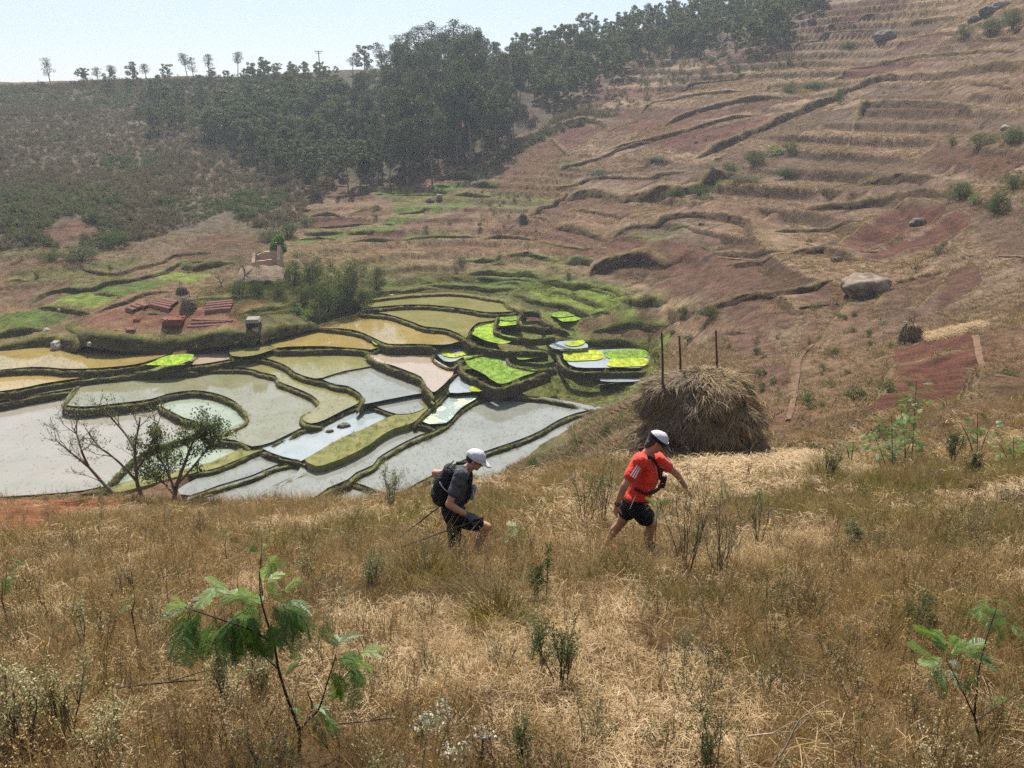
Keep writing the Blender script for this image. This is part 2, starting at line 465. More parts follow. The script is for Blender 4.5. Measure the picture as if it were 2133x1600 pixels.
# ------------------------------------------------------------------ flooded paddies: outline (photo px), water level, look
A1 = lambda p: S(p, 0, 500, 2.857)
A2 = lambda p: S(p, 600, 500, 2.666)
PADDY = [
    # (name, level, look, outline)
    ('brown', -22.55, [(-60, 728), (70, 722), (168, 718), (224, 722), (343, 729), (352, 737), (315, 750), (280, 759), (210, 766), (140, 768), (70, 764), (-60, 771)]),
    ('orange', -23.0, [(-60, 771), (70, 764), (140, 768), (210, 766), (280, 762), (285, 772), (168, 787), (88, 799), (35, 810), (-60, 816)]),
    ('olive', -23.5, [(-60, 814), (35, 810), (88, 799), (166, 788), (154, 808), (70, 822), (-60, 842)]),
    ('sheen', -23.5, [(168, 787), (280, 775), (350, 773), (413, 769), (508, 766), (543, 775), (574, 782), (581, 794), (616, 808), (648, 822), (665, 838), (658, 850), (630, 860), (630, 874), (648, 882), (622, 894), (600, 905), (577, 916), (560, 923), (525, 930), (490, 917), (455, 913), (455, 902), (472, 895), (504, 881), (514, 867), (504, 850), (483, 832), (444, 818), (402, 813), (350, 820), (315, 831), (245, 840), (175, 847), (133, 843), (133, 836), (154, 808)]),
    ('green', -23.75, [(332, 824), (350, 820), (402, 813), (444, 818), (483, 832), (504, 850), (514, 867), (504, 881), (472, 895), (455, 902), (430, 912), (409, 900), (409, 878), (385, 871), (357, 857), (332, 843)]),
    ('pale', -24.0, [(-60, 842), (70, 822), (154, 808), (133, 836), (133, 843), (175, 847), (245, 840), (315, 831), (332, 827), (332, 843), (357, 857), (385, 871), (409, 878), (406, 895), (350, 916), (315, 927), (270, 955), (240, 985), (215, 1010), (175, 1021), (105, 1028), (0, 1035), (-60, 1040)]),
    ('green', -24.0, [(406, 895), (455, 902), (455, 913), (490, 917), (520, 930), (500, 950), (440, 975), (370, 988), (315, 990), (227, 1014), (210, 1008), (240, 985), (270, 955), (315, 927), (350, 916)]),
    ('olive', -23.2, [(413, 767), (413, 759), (483, 747), (525, 741), (560, 748), (595, 761), (616, 776), (648, 787), (675, 792), (700, 801), (724, 804), (750, 819), (754, 830), (744, 841), (712, 856), (675, 875), (648, 882), (630, 874), (630, 860), (658, 850), (665, 838), (648, 822), (616, 808), (581, 794), (574, 782), (543, 775), (508, 766)]),
    ('olive', -22.85, [(525, 741), (574, 726), (612, 726), (700, 724), (761, 727), (769, 740), (784, 759), (712, 774), (671, 787), (648, 787), (616, 776), (595, 761), (560, 748)]),
    ('clear', -23.0, [(784, 757), (810, 759), (847, 772), (877, 785), (885, 800), (900, 815), (862, 822), (799, 834), (750, 843), (754, 830), (750, 819), (724, 804), (700, 801), (675, 792), (671, 787), (712, 774)]),
    ('brown', -22.3, [(525, 706), (600, 687), (660, 680), (712, 684), (750, 691), (780, 704), (810, 716), (776, 727), (761, 727), (675, 721), (600, 722), (574, 724), (532, 712)]),
    ('brown', -21.9, [(640, 684), (690, 668), (754, 650), (806, 654), (855, 669), (885, 680), (926, 684), (956, 695), (971, 704), (940, 716), (907, 718), (862, 716), (810, 716), (780, 704), (750, 691), (712, 684)]),
    ('olive', -21.5, [(754, 648), (787, 639), (840, 635), (892, 635), (937, 639), (975, 644), (1012, 650), (1034, 652), (1031, 667), (997, 672), (979, 687), (971, 704), (956, 695), (926, 684), (885, 680), (855, 669), (806, 654)]),
    ('olive', -21.1, [(765, 624), (810, 618), (862, 612), (900, 611), (937, 609), (975, 612), (1012, 618), (1050, 624), (1061, 634), (1085, 645), (1050, 650), (1012, 650), (975, 644), (937, 639), (892, 635), (840, 635), (787, 639), (757, 642), (750, 634)]),
    ('pink', -22.75, [(776, 727), (814, 716), (862, 716), (907, 718), (904, 732), (902, 744), (919, 757), (945, 773), (935, 790), (912, 812), (900, 816), (885, 800), (877, 785), (847, 772), (810, 759), (784, 757), (769, 740)]),
    ('olive', -22.3, [(476, 724), (532, 711), (574, 724), (574, 726), (525, 741), (483, 741)]),
    ('pink', -22.7, [(404, 740), (476, 727), (483, 741), (483, 747), (413, 759), (380, 757)]),
    ('clear', -23.35, [(750, 843), (799, 834), (862, 822), (880, 826), (874, 842), (885, 850), (860, 860), (844, 862), (825, 862), (795, 852), (769, 841)]),
    ('sky', -23.7, [(560, 923), (577, 916), (616, 899), (658, 885), (675, 875), (712, 856), (750, 843), (769, 841), (795, 852), (825, 862), (805, 870), (757, 894), (712, 912), (634, 957), (623, 958), (588, 951), (546, 934)]),
    ('clear', -23.95, [(630, 966), (675, 966), (750, 935), (810, 898), (862, 879), (907, 894), (877, 905), (844, 920), (810, 939), (787, 954), (776, 969), (742, 984), (724, 999), (682, 1017), (637, 1044), (532, 1050), (532, 1039), (560, 1018), (612, 993)]),
    ('clear', -24.05, [(1024, 822), (1062, 822), (1125, 826), (1162, 832), (1215, 842), (1240, 850), (1200, 860), (1162, 875), (1125, 897), (1080, 916), (1012, 939), (960, 960), (911, 984), (870, 1005), (832, 1025), (799, 1025), (757, 1010), (724, 999), (742, 984), (776, 969), (787, 954), (810, 939), (844, 920), (877, 905), (907, 894), (930, 879), (949, 860), (967, 845), (994, 830)]),
    ('clear', -24.2, [(1240, 850), (1245, 847), (1275, 849), (1267, 856), (1240, 885), (1200, 905), (1170, 935), (1110, 960), (1075, 1000), (1030, 1010), (960, 1040), (830, 1060), (832, 1025), (870, 1005), (911, 984), (960, 960), (1012, 939), (1080, 916), (1125, 897), (1162, 875), (1200, 860)]),
    ('clear', -24.25, [(724, 999), (757, 1010), (799, 1025), (832, 1025), (830, 1075), (600, 1080), (637, 1044), (682, 1017)]),
    ('clear', -24.1, [(440, 982), (490, 958), (546, 938), (588, 951), (623, 958), (574, 969), (525, 990), (455, 1011), (395, 1032), (370, 1020)]),
    ('clear', -24.2, [(395, 1032), (455, 1011), (525, 990), (574, 969), (623, 958), (675, 969), (612, 993), (560, 1018), (532, 1039), (532, 1070), (380, 1075)]),
    ('algae', -23.6, [(915, 830), (975, 824), (997, 826), (960, 850), (937, 875), (920, 882), (877, 877)]),
    ('sky', -23.2, [(937, 802), (960, 781), (985, 785), (1024, 808), (1016, 813), (975, 817), (937, 818)]),
    ('sky', -22.55, [(1144, 720), (1160, 712), (1190, 710), (1215, 712), (1225, 724), (1180, 727), (1155, 727)]),
    ('sky', -23.0, [(1172, 731), (1240, 730), (1250, 729), (1342, 729), (1345, 763), (1270, 766), (1200, 765), (1180, 752)]),
    ('sky', -23.4, [(1246, 779), (1331, 779), (1331, 794), (1252, 794)]),
    ('sky', -22.55, [(1044, 738), (1052, 739), (1063, 757), (1063, 764), (1050, 758), (1044, 748)]),
    ('sky', -22.7, [(905, 732), (920, 718), (975, 716), (1030, 727), (1012, 734), (964, 744), (949, 752), (925, 752)]),
]
# seedling beds: bright rice nurseries: (level, colour key, outline)
BEDS = [
    (-22.2, 'lime', S([(870, 745), (1010, 688), (1150, 685), (1100, 730), (1000, 745)], 0, 500, 2.857)),
    (-22.1, 'lime', [(773, 711), (783, 707), (797, 714), (782, 719)]),
    (-21.75, 'lime', A2([(1022, 522), (1060, 472), (1140, 448), (1150, 500), (1200, 528), (1275, 545), (1205, 577), (1100, 562)])),
    (-22.5, 'fresh', [(966, 744), (1012, 738), (1046, 734), (1043, 747), (1060, 763), (1118, 772), (1087, 785), (1042, 800), (1012, 781), (975, 762)]),
    (-22.3, 'fresh', [(1071, 732), (1122, 731), (1123, 744), (1080, 749)]),
    (-21.4, 'fresh', [(1046, 653), (1080, 652), (1078, 667), (1043, 667)]),
    (-21.5, 'lime', [(1042, 669), (1077, 668), (1086, 674), (1042, 680)]),
    (-22.95, 'lemon', [(1174, 734), (1246, 731), (1250, 749), (1178, 751)]),
    (-22.96, 'fresh', [(1257, 731), (1340, 729), (1342, 746), (1268, 747)]),
    (-22.95, 'lemon', [(1271, 748), (1342, 747), (1342, 762), (1271, 764)]),
    (-22.65, 'lemon', [(918, 731), (932, 722), (945, 724), (930, 734), (950, 738), (975, 728), (975, 738), (945, 745), (925, 741)]),
    (-23.15, 'lemon', [(966, 789), (975, 784), (1012, 806), (1010, 814), (982, 816), (980, 806), (990, 803), (978, 797)]),
    (-21.4, 'fresh', S([(700, 1325), (900, 1295), (980, 1340), (780, 1365)], 1000, 380, 4.848)),
    (-21.5, 'lime', S([(780, 1370), (980, 1340), (1050, 1370), (960, 1400), (830, 1405)], 1000, 380, 4.848)),
    (-22.5, 'lemon', [(1175, 717), (1212, 709), (1216, 718), (1190, 722)]),
]
# bunds between paddies: (top level, foot level, width, points)
BUNDS = [
    (-22.30, -23.1, .75, [(-60, 771), (70, 764), (140, 768), (210, 766), (280, 759), (315, 750), (352, 736)]),
    (-22.8, -23.6, .75, [(-60, 818), (35, 810), (88, 799), (168, 787), (280, 775), (350, 773), (413, 769)]),
    (-22.95, -23.6, .7, [(413, 767), (508, 766), (543, 775), (574, 782), (581, 794), (616, 808), (648, 822), (665, 838), (658, 850), (630, 860), (630, 874), (648, 881), (668, 876)]),
    (-22.5, -23.4, .7, [(280, 768), (330, 768), (413, 759), (483, 747), (525, 741), (574, 726), (590, 724)]),
    (-22.6, -23.3, .65, [(525, 741), (560, 748), (595, 761), (616, 776), (648, 787), (675, 792), (700, 801), (724, 804), (750, 819), (754, 830), (744, 843)]),
    (-22.1, -23.0, .75, [(525, 708), (574, 724), (612, 725), (700, 723), (761, 727), (769, 740), (810, 759), (847, 772), (877, 785), (885, 800), (902, 818)]),
    (-22.75, -23.1, .35, [(671, 787), (712, 774), (784, 758)]),
    (-21.7, -22.4, .7, [(600, 690), (630, 682), (660, 679), (712, 684), (750, 691), (780, 704), (810, 716), (862, 716), (907, 718)]),
    (-22.15, -22.9, .4, [(776, 727), (795, 722), (814, 717)]),
    (-21.3, -22.0, .75, [(750, 640), (754, 650), (806, 654), (855, 669), (885, 680), (926, 684), (956, 695), (971, 704), (985, 712)]),
    (-20.9, -21.6, .7, [(750, 640), (787, 638), (840, 634), (892, 634), (937, 638), (975, 643), (1012, 649), (1050, 650), (1088, 645)]),
    (-20.6, -21.2, .7, [(765, 622), (810, 616), (862, 611), (900, 609), (937, 608), (975, 611), (1012, 617), (1050, 623), (1059, 632), (1088, 645)]),
    (-21.4, -21.9, .35, [(971, 704), (979, 687), (997, 673), (1031, 666)]),
    (-21.5, -22.5, .7, [(971, 704), (997, 716), (1031, 723), (1069, 725), (1118, 726), (1140, 724)]),
    (-21.1, -21.8, .6, [(1045, 652), (1036, 657), (1030, 680), (1039, 689), (1069, 697), (1125, 699), (1155, 693)]),
    (-20.9, -21.6, .6, [(1094, 641), (1080, 657), (1084, 669), (1106, 674), (1140, 678), (1160, 672)]),
    (-20.7, -21.3, .6, [(1050, 627), (1061, 637), (1088, 642), (1125, 646), (1132, 661), (1150, 673), (1185, 684)]),
    (-22.3, -22.9, .5, [(975, 716), (937, 717), (919, 719), (905, 732), (902, 744), (919, 756), (940, 762), (955, 752), (962, 742)]),
    (-22.1, -22.6, .5, [(962, 744), (1012, 733), (1050, 728), (1067, 725)]),
    (-22.3, -23.2, .8, [(956, 743), (964, 768), (994, 785), (1024, 800), (1042, 802), (1087, 789), (1144, 768)]),
    (-22.1, -22.8, .6, [(1068, 727), (1057, 740), (1065, 755), (1095, 763), (1125, 766), (1158, 759)]),
    (-22.6, -23.4, .7, [(1160, 730), (1172, 755), (1200, 768), (1275, 769), (1345, 766), (1364, 742)]),
    (-22.8, -23.1, .3, [(1252, 730), (1258, 750), (1262, 766)]),
    (-23.5, -24.2, .7, [(905, 820), (926, 819), (975, 821), (1012, 820), (1050, 821), (1125, 825), (1162, 831), (1202, 838)]),
    (-23.8, -24.3, .6, [(1202, 838), (1230, 850), (1245, 846), (1280, 849)]),
    (-23.55, -24.1, .62, [(1040, 820), (1024, 822), (994, 830), (967, 845), (949, 860), (930, 879), (907, 894), (877, 905), (844, 920), (810, 939), (787, 954), (776, 969), (742, 984), (724, 999), (682, 1017), (637, 1044), (600, 1062)]),
    (-23.8, -24.3, .5, [(724, 999), (757, 1010), (799, 1025), (835, 1028)]),
    (-23.7, -24.25, .55, [(1240, 849), (1200, 860), (1162, 875), (1125, 897), (1080, 916), (1012, 939), (960, 960), (911, 984), (870, 1005), (832, 1027), (800, 1050)]),
    (-23.8, -24.3, .5, [(950, 972), (986, 984), (1018, 993)]),
    (-23.2, -23.8, .5, [(600, 905), (622, 894), (675, 875), (712, 856), (750, 843), (799, 834), (862, 822), (900, 818)]),
    (-23.3, -23.8, .45, [(560, 924), (577, 915), (600, 905)]),
    (-23.2, -23.8, .45, [(765, 840), (795, 851), (825, 861), (846, 863)]),
    (-23.3, -24.1, .55, [(440, 912), (455, 912), (490, 915), (522, 927)]),
    (-23.5, -24.2, .55, [(540, 932), (588, 950), (623, 957), (644, 964), (678, 970)]),
    (-23.7, -24.25, .5, [(623, 958), (574, 969), (525, 990), (455, 1011), (395, 1032), (370, 1042)]),
    (-23.7, -24.25, .5, [(675, 969), (612, 993), (560, 1018), (532, 1039), (515, 1055)]),
    (-23.1, -24.1, .7, [(168, 790), (154, 808), (133, 836), (136, 844), (175, 847), (245, 840), (315, 831), (350, 820), (402, 813), (444, 818), (483, 832), (504, 850), (514, 867), (504, 881), (472, 895), (455, 903)]),
    (-23.3, -24.05, .6, [(334, 826), (332, 843), (357, 857), (385, 871), (409, 878), (406, 895), (350, 916), (315, 927), (270, 955), (240, 985), (215, 1010)]),
    (-23.2, -24.0, .6, [(-60, 842), (0, 836), (70, 822), (152, 808)]),
    (-23.6, -24.2, .6, [(-60, 1042), (0, 1036), (105, 1028), (175, 1021), (227, 1013), (315, 990), (370, 983), (440, 975), (500, 952), (560, 923)]),
    (-22.2, -22.9, .4, [(476, 724), (479, 733), (484, 743)]),
    (-22.4, -22.9, .3, [(414, 734), (400, 748), (385, 758)]),
    (-23.3, -23.9, .5, [(820, 879), (862, 878), (905, 886)]),
    (-23.1, -23.8, .45, [(862, 879), (885, 857), (915, 832), (945, 800), (958, 782)]),
]
# broad grassy baulks: (level, outline)
BAULKS = [
    (-23.4, [(634, 957), (712, 912), (757, 894), (805, 870), (862, 853), (872, 842), (870, 833), (893, 822), (918, 806), (945, 784), (958, 778), (958, 786), (930, 815), (912, 834), (885, 857), (862, 879), (810, 898), (750, 937), (675, 968), (650, 967)]),
    (-23.75, [(440, 962), (490, 940), (520, 926), (560, 918), (575, 922), (560, 932), (500, 955), (450, 975), (380, 990), (300, 1012), (250, 1025), (225, 1022), (240, 1012), (315, 990), (380, 978)]),
    (-23.0, [(282, 764), (330, 760), (390, 757), (420, 757), (410, 766), (350, 771), (290, 772)]),
]
paddy_world = []
for look, z, pts in PADDY:
    q = np.array(pts, float)
    P = np.array([on_level(a, b, z) for a, b in q])
    paddy_world.append((look, z, P))
bed_world = []
for z, look, pts in BEDS:
    bed_world.append((look, z, np.array([on_level(a, b, z) for a, b in pts])))

# ------------------------------------------------------------------ fields on the dry land: (colour key, outline in photo px)
B2 = lambda p: S(p, 1033, 0, 1.939)
B3 = lambda p: S(p, 1333, 500, 2.666)
B4 = lambda p: S(p, 1000, 380, 4.848)
B5 = lambda p: S(p, 560, 360, 3.95)
B6 = lambda p: S(p, 100, 600, 4.637)
FIELD = [
    ('red', [(1745, 518), (1810, 470), (1860, 440), (1960, 430), (1975, 437), (1920, 480), (1850, 515), (1800, 535)]),
    ('red', [(1800, 538), (1920, 490), (1985, 440), (2020, 450), (2015, 475), (1930, 520), (1850, 547)]),
    ('redder', B3([(1400, 620), (1560, 570), (1700, 530), (1830, 510), (1860, 590), (1700, 640), (1560, 680), (1400, 700)])),
    ('redder', B3([(1400, 712), (1560, 690), (1700, 650), (1850, 610), (1880, 680), (1870, 760), (1820, 890), (1650, 935), (1500, 950), (1250, 950), (1350, 860)])),
    ('stalk', B3([(460, 520), (640, 510), (840, 640), (810, 825), (560, 835), (480, 700)])),
    ('stalk', B3([(570, 850), (810, 835), (815, 1000), (680, 1030), (620, 960)])),
    ('plough', B4([(1200, 640), (1450, 555), (1560, 565), (1830, 625), (1600, 705), (1500, 690)])),
    ('plough', B4([(1640, 695), (2000, 590), (2200, 640), (2350, 700), (2110, 800)])),
    ('plough', B4([(890, 740), (1060, 665), (1490, 700), (1270, 800), (1000, 800)])),
    ('plough', B4([(1300, 810), (1580, 715), (2080, 800), (1870, 880), (1500, 825)])),
    ('brown', B4([(520, 310), (860, 170), (980, 180), (900, 270), (760, 400)])),
    ('brown', B4([(920, 260), (1000, 180), (1250, 155), (1560, 260), (1480, 370)])),
    ('tan', B4([(760, 420), (900, 290), (1180, 330), (1470, 390), (1300, 570)])),
    ('brown', B4([(60, 590), (130, 440), (480, 380), (720, 430), (560, 570)])),
    ('brown', B4([(590, 580), (740, 460), (1290, 585), (1160, 650)])),
    ('tan', B4([(1450, 480), (1560, 270), (2000, 210), (2700, 200), (2900, 350), (3050, 480), (2850, 700), (2700, 560), (2400, 410), (1900, 400)])),
    ('greenish', B4([(1480, 550), (1600, 500), (2000, 490), (2010, 570), (1830, 615)])),
    ('brown', S([(85, 482), (162, 450), (203, 482), (125, 512)], 0, 0, 1)),
    ('brown', B4([(1900, 1010), (2100, 870), (2500, 800), (2650, 1000), (2600, 1140), (2000, 1150), (1650, 1110)])),
    ('brown', B3([(380, 400), (480, 360), (720, 340), (880, 425), (830, 500), (560, 500), (480, 410)])),
    ('tan', B3([(200, 480), (380, 410), (460, 415), (540, 505), (440, 515), (240, 500)])),
    ('brown', B3([(870, 310), (1110, 240), (1140, 300), (1180, 320), (1100, 400), (960, 380)])),
    ('stalk', B3([(1000, 560), (1200, 330), (1380, 250), (1250, 450), (1170, 505)])),
    ('brown', B3([(1260, 450), (1400, 250), (1700, 200), (1640, 290), (1550, 385), (1300, 450)])),
    ('plough', B3([(1640, 300), (1720, 190), (1860, 120), (1900, 200), (1880, 270), (1740, 350), (1650, 380)])),
    ('stalk', B3([(840, 610), (970, 400), (1100, 400), (960, 590)])),
    ('plough', B2([(710, 490), (760, 470), (1050, 415), (1160, 405), (1120, 430), (880, 480), (690, 505)])),
    ('plough', B2([(640, 580), (800, 540), (1050, 480), (1190, 465), (1050, 530), (800, 628)])),
    ('plough', B2([(220, 560), (280, 520), (370, 508), (440, 520), (290, 610)])),
    ('brown', B2([(60, 650), (220, 565), (280, 620), (200, 700)])),
    ('brown', B2([(0, 670), (60, 655), (140, 710), (30, 780), (0, 770)])),
    ('plough', B2([(1370, 300), (1600, 260), (1760, 240), (1720, 270), (1400, 330)])),
    ('plough', B2([(1180, 200), (1290, 150), (1550, 65), (1680, 10), (1600, 5), (1370, 80), (1300, 130)])),
    ('plough', B2([(1600, 180), (1720, 150), (1820, 145), (1760, 185), (1620, 205)])),
    ('plough', B5([(280, 440), (330, 368), (760, 372), (860, 405), (500, 455)])),
    ('tan', B5([(430, 310), (600, 270), (790, 270), (620, 335)])),
    ('plough', B5([(440, 205), (620, 165), (820, 165), (870, 200), (740, 235), (540, 230)])),
    ('brown', B5([(640, 350), (820, 290), (1000, 320), (1000, 350), (800, 360)])),
    ('plough', B5([(750, 530), (1110, 455), (1090, 560), (860, 575)])),
    ('brown', B5([(1190, 430), (1500, 350), (1800, 250), (1700, 330), (1430, 410)])),
    ('green', B5([(840, 165), (1000, 150), (1480, 170), (1480, 190), (1000, 190)])),
    ('green', B5([(990, 290), (1330, 270), (1680, 260), (1400, 320), (1060, 345)])),
    ('green', B5([(920, 420), (1040, 370), (1300, 350), (1440, 320), (1200, 390), (1040, 430)])),
    ('green', B5([(640, 480), (880, 440), (1040, 435), (1060, 460), (870, 500)])),
    ('green', B5([(200, 520), (620, 495), (700, 520), (560, 535)])),
    ('green', B5([(130, 560), (360, 545), (400, 560), (300, 585)])),
    ('olive', B5([(1000, 200), (1700, 180), (1700, 250), (1000, 280)])),
    ('green', B5([(1300, 130), (1420, 90), (1650, 80), (1620, 120), (1400, 165)])),
    ('olive', B5([(1500, 170), (1640, 130), (1800, 140), (1850, 200), (1600, 190)])),
    ('green', [(-60, 662), (70, 648), (145, 655), (125, 690), (-60, 697)]),
    ('green', [(-60, 707), (145, 694), (165, 708), (-60, 726)]),
    ('lightgreen', [(105, 638), (125, 622), (175, 612), (248, 620), (190, 648), (160, 642)]),
    ('green', [(195, 604), (300, 585), (365, 582), (300, 608), (255, 617)]),
    ('lightgreen', [(310, 577), (370, 568), (440, 572), (400, 592)]),
    ('brown', B6([(200, 310), (300, 250), (430, 270), (490, 330), (370, 410), (330, 400)])),
    ('brick', B6([(460, 300), (700, 200), (1100, 120), (1500, 160), (1520, 250), (1760, 170), (2130, 110), (2100, 190), (1880, 240), (1900, 340), (1900, 400), (1500, 470), (1100, 500), (560, 440), (480, 350)])),
    ('tan', B6([(480, 240), (730, 90), (1200, 0), (1300, 60), (1000, 140), (780, 180)])),
    ('vivid', B4([(440, 1110), (700, 1060), (950, 1040), (1200, 1070), (1440, 1130), (1430, 1230), (1350, 1280), (1080, 1340), (860, 1240), (640, 1200), (560, 1150)])),
    ('green', B4([(0, 960), (300, 950), (640, 960), (1000, 1020), (1440, 1110), (1100, 1070), (700, 1050), (300, 1120), (0, 1130)])),
    ('plough', B4([(430, 1360), (560, 1270), (580, 1350), (740, 1430), (470, 1400)])),
    ('brown', B4([(220, 1460), (450, 1430), (740, 1440), (720, 1510), (300, 1530)])),
    ('brown', B4([(960, 1440), (1180, 1340), (1420, 1400), (1480, 1450), (1060, 1530)])),
    ('brown', B4([(1550, 1400), (1800, 1340), (1960, 1380), (1600, 1470)])),
    ('stalk', A2([(1650, 530), (1810, 505), (2000, 480), (2110, 460), (2120, 520), (1990, 570), (1640, 560)])),
    ('tan', B4([(0, 600), (560, 590), (900, 680), (870, 790), (250, 740), (0, 740)])),
    ('lawn', [(1040, 803), (1090, 790), (1150, 768), (1158, 735), (1120, 728), (1150, 700), (1240, 655), (1310, 640), (1400, 700), (1385, 780), (1340, 850), (1270, 850), (1200, 835), (1130, 822), (1040, 818)]),
    ('damp', [(745, 625), (770, 598), (900, 572), (1050, 566), (1160, 575), (1300, 600), (1330, 640), (1240, 655), (1100, 645), (1050, 612), (900, 603), (765, 618)]),
    ('lawn', [(1040, 650), (1150, 640), (1240, 655), (1200, 700), (1150, 725), (1040, 725), (975, 712), (900, 720), (905, 745), (960, 770), (1040, 803), (1160, 765), (1160, 725), (1060, 720)]),
    ('damp', [(410, 640), (470, 600), (600, 590), (760, 600), (760, 640), (660, 690), (520, 700), (480, 650)]),
]
FCOL = {
    'red': (.110, .048, .036), 'redder': (.130, .052, .036), 'plough': (.105, .052, .040), 'brown': (.13, .078, .055), 'tan': (.20, .135, .09),
    'stalk': (.17, .105, .078), 'greenish': (.12, .12, .06), 'green': (.085, .150, .030), 'olive': (.13, .135, .05), 'lightgreen': (.17, .24, .05),
    'brick': (.20, .10, .066), 'vivid': (.16, .25, .03), 'grass': (.21, .142, .085), 'lawn': (.16, .21, .05), 'damp': (.10, .125, .04),
}
# broad colour zones of the ground: (u, v, radius u, radius v, colour)
ZONES = [
    (150, 330, 420, 190, (.115, .098, .070)), (450, 240, 400, 110, (.085, .080, .055)), (80, 420, 260, 80, (.070, .070, .042)), (350, 480, 260, 70, (.12, .10, .07)),
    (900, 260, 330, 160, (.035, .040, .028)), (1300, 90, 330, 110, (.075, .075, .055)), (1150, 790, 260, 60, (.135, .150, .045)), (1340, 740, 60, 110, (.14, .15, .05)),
    (1270, 870, 70, 50, (.13, .14, .045)), (1150, 950, 90, 50, (.115, .125, .045)), (650, 610, 190, 80, (.105, .115, .04)), (1100, 600, 330, 40, (.12, .145, .045)), (900, 590, 150, 30, (.10, .13, .04)),
    (1500, 60, 160, 70, (.12, .11, .08)), (430, 700, 250, 25, (.11, .10, .05)), (1650, 800, 140, 160, (.22, .15, .09)), (2000, 760, 200, 120, (.15, .088, .06)),
    (1700, 250, 600, 200, (.195, .138, .106)), (2050, 350, 180, 120, (.175, .11, .068)), (1130, 480, 300, 120, (.215, .15, .105)), (150, 580, 260, 60, (.16, .112, .07)), (150, 230, 500, 120, (.10, .084, .056)),
]
def height(x, y):
    x = np.asarray(x, float); y = np.asarray(y, float)
    far = np.clip((y - 30) / 60, 0, 1)
    h = height0(x, y)
    h = h + 0.10 * fbm2(x, y, 2.2, 3, 3) * (1 - far) + (0.12 + 0.45 * far) * fbm2(x, y, 11.0, 3, 4) * np.clip((y - 20) / 30, 0, 1)
    # fresh scarp lines of the old terracing on the right hill
    w = np.clip((x - 5) / 25, 0, 1) * np.clip((y - 50) / 30, 0, 1)
    ph = (h * 0.55 + 0.35 * fbm2(x, y, 30, 2, 8)) % 1.0
    ph2 = (h * 1.25 + 0.25 * fbm2(x, y, 18, 2, 9)) % 1.0
    h = h + w * TREAD * terrace_amp(x, y) * np.where(ph < .84, .5 - ph / .84, (ph - .84) / .16 - .5)
    return h + valley_w(x, y) * .50 * np.where(ph2 < .80, .5 - ph2 / .80, (ph2 - .80) / .20 - .5)

def valley_w(x, y):
    """where the low, narrow terraces of the valley bottom lie"""
    a = np.clip((14 - x) / 6, 0, 1) * np.clip((x + 34) / 6, 0, 1) * np.clip((y - 90) / 5, 0, 1) * np.clip((142 - y) / 6, 0, 1)
    b = np.clip((-24 - x) / 6, 0, 1) * np.clip((y - 76) / 5, 0, 1) * np.clip((112 - y) / 8, 0, 1) * .7
    return np.maximum(a, b)
def plots(x, y, h):
    """which old plot a point lies on: a number 0..1, constant over each plot"""
    v = valley_w(x, y) > .4
    p1 = h * 0.55 + 0.35 * fbm2(x, y, 30, 2, 8); p2 = h * 1.25 + 0.25 * fbm2(x, y, 18, 2, 9)
    lv = np.floor(np.where(v, p2, p1)).astype(np.int64)
    s = np.where(v, x * 1.0 + y * .1, y * .85 - x * .5) + 2.0 * fbm2(x, y, 6, 2, 33)
    L = np.where(v, 11.0, 17.0)
    sg = np.floor(s / L + (lv * 0.618) % 1.0).astype(np.int64)
    n = (lv * 73856093 ^ sg * 19349663) & 0x7fffffff
    n = ((n ^ (n >> 13)) * 1274126177) & 0x7fffffff
    edge = ((s / L + (lv * 0.618) % 1.0) % 1.0) * L < .50
    return ((n ^ (n >> 16)) & 0xffff) / 65535.0, v, edge

TREAD = 1.15
def terrace_amp(x, y):
    return np.clip(.62 + 1.1 * fbm2(x, y, 16, 3, 12), 0, 1)
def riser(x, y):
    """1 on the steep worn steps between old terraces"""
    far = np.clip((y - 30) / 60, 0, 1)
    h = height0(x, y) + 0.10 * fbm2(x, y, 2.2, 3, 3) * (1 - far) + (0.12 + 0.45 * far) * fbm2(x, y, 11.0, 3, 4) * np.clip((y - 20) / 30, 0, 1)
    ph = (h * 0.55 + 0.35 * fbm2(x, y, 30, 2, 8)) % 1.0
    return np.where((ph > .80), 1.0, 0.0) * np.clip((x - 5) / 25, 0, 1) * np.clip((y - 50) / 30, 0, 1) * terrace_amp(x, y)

def put(u, v, ymin=0.0):
    p = hit(u, v, ymin)
    p[:, 2] = height(p[:, 0], p[:, 1])
    return p

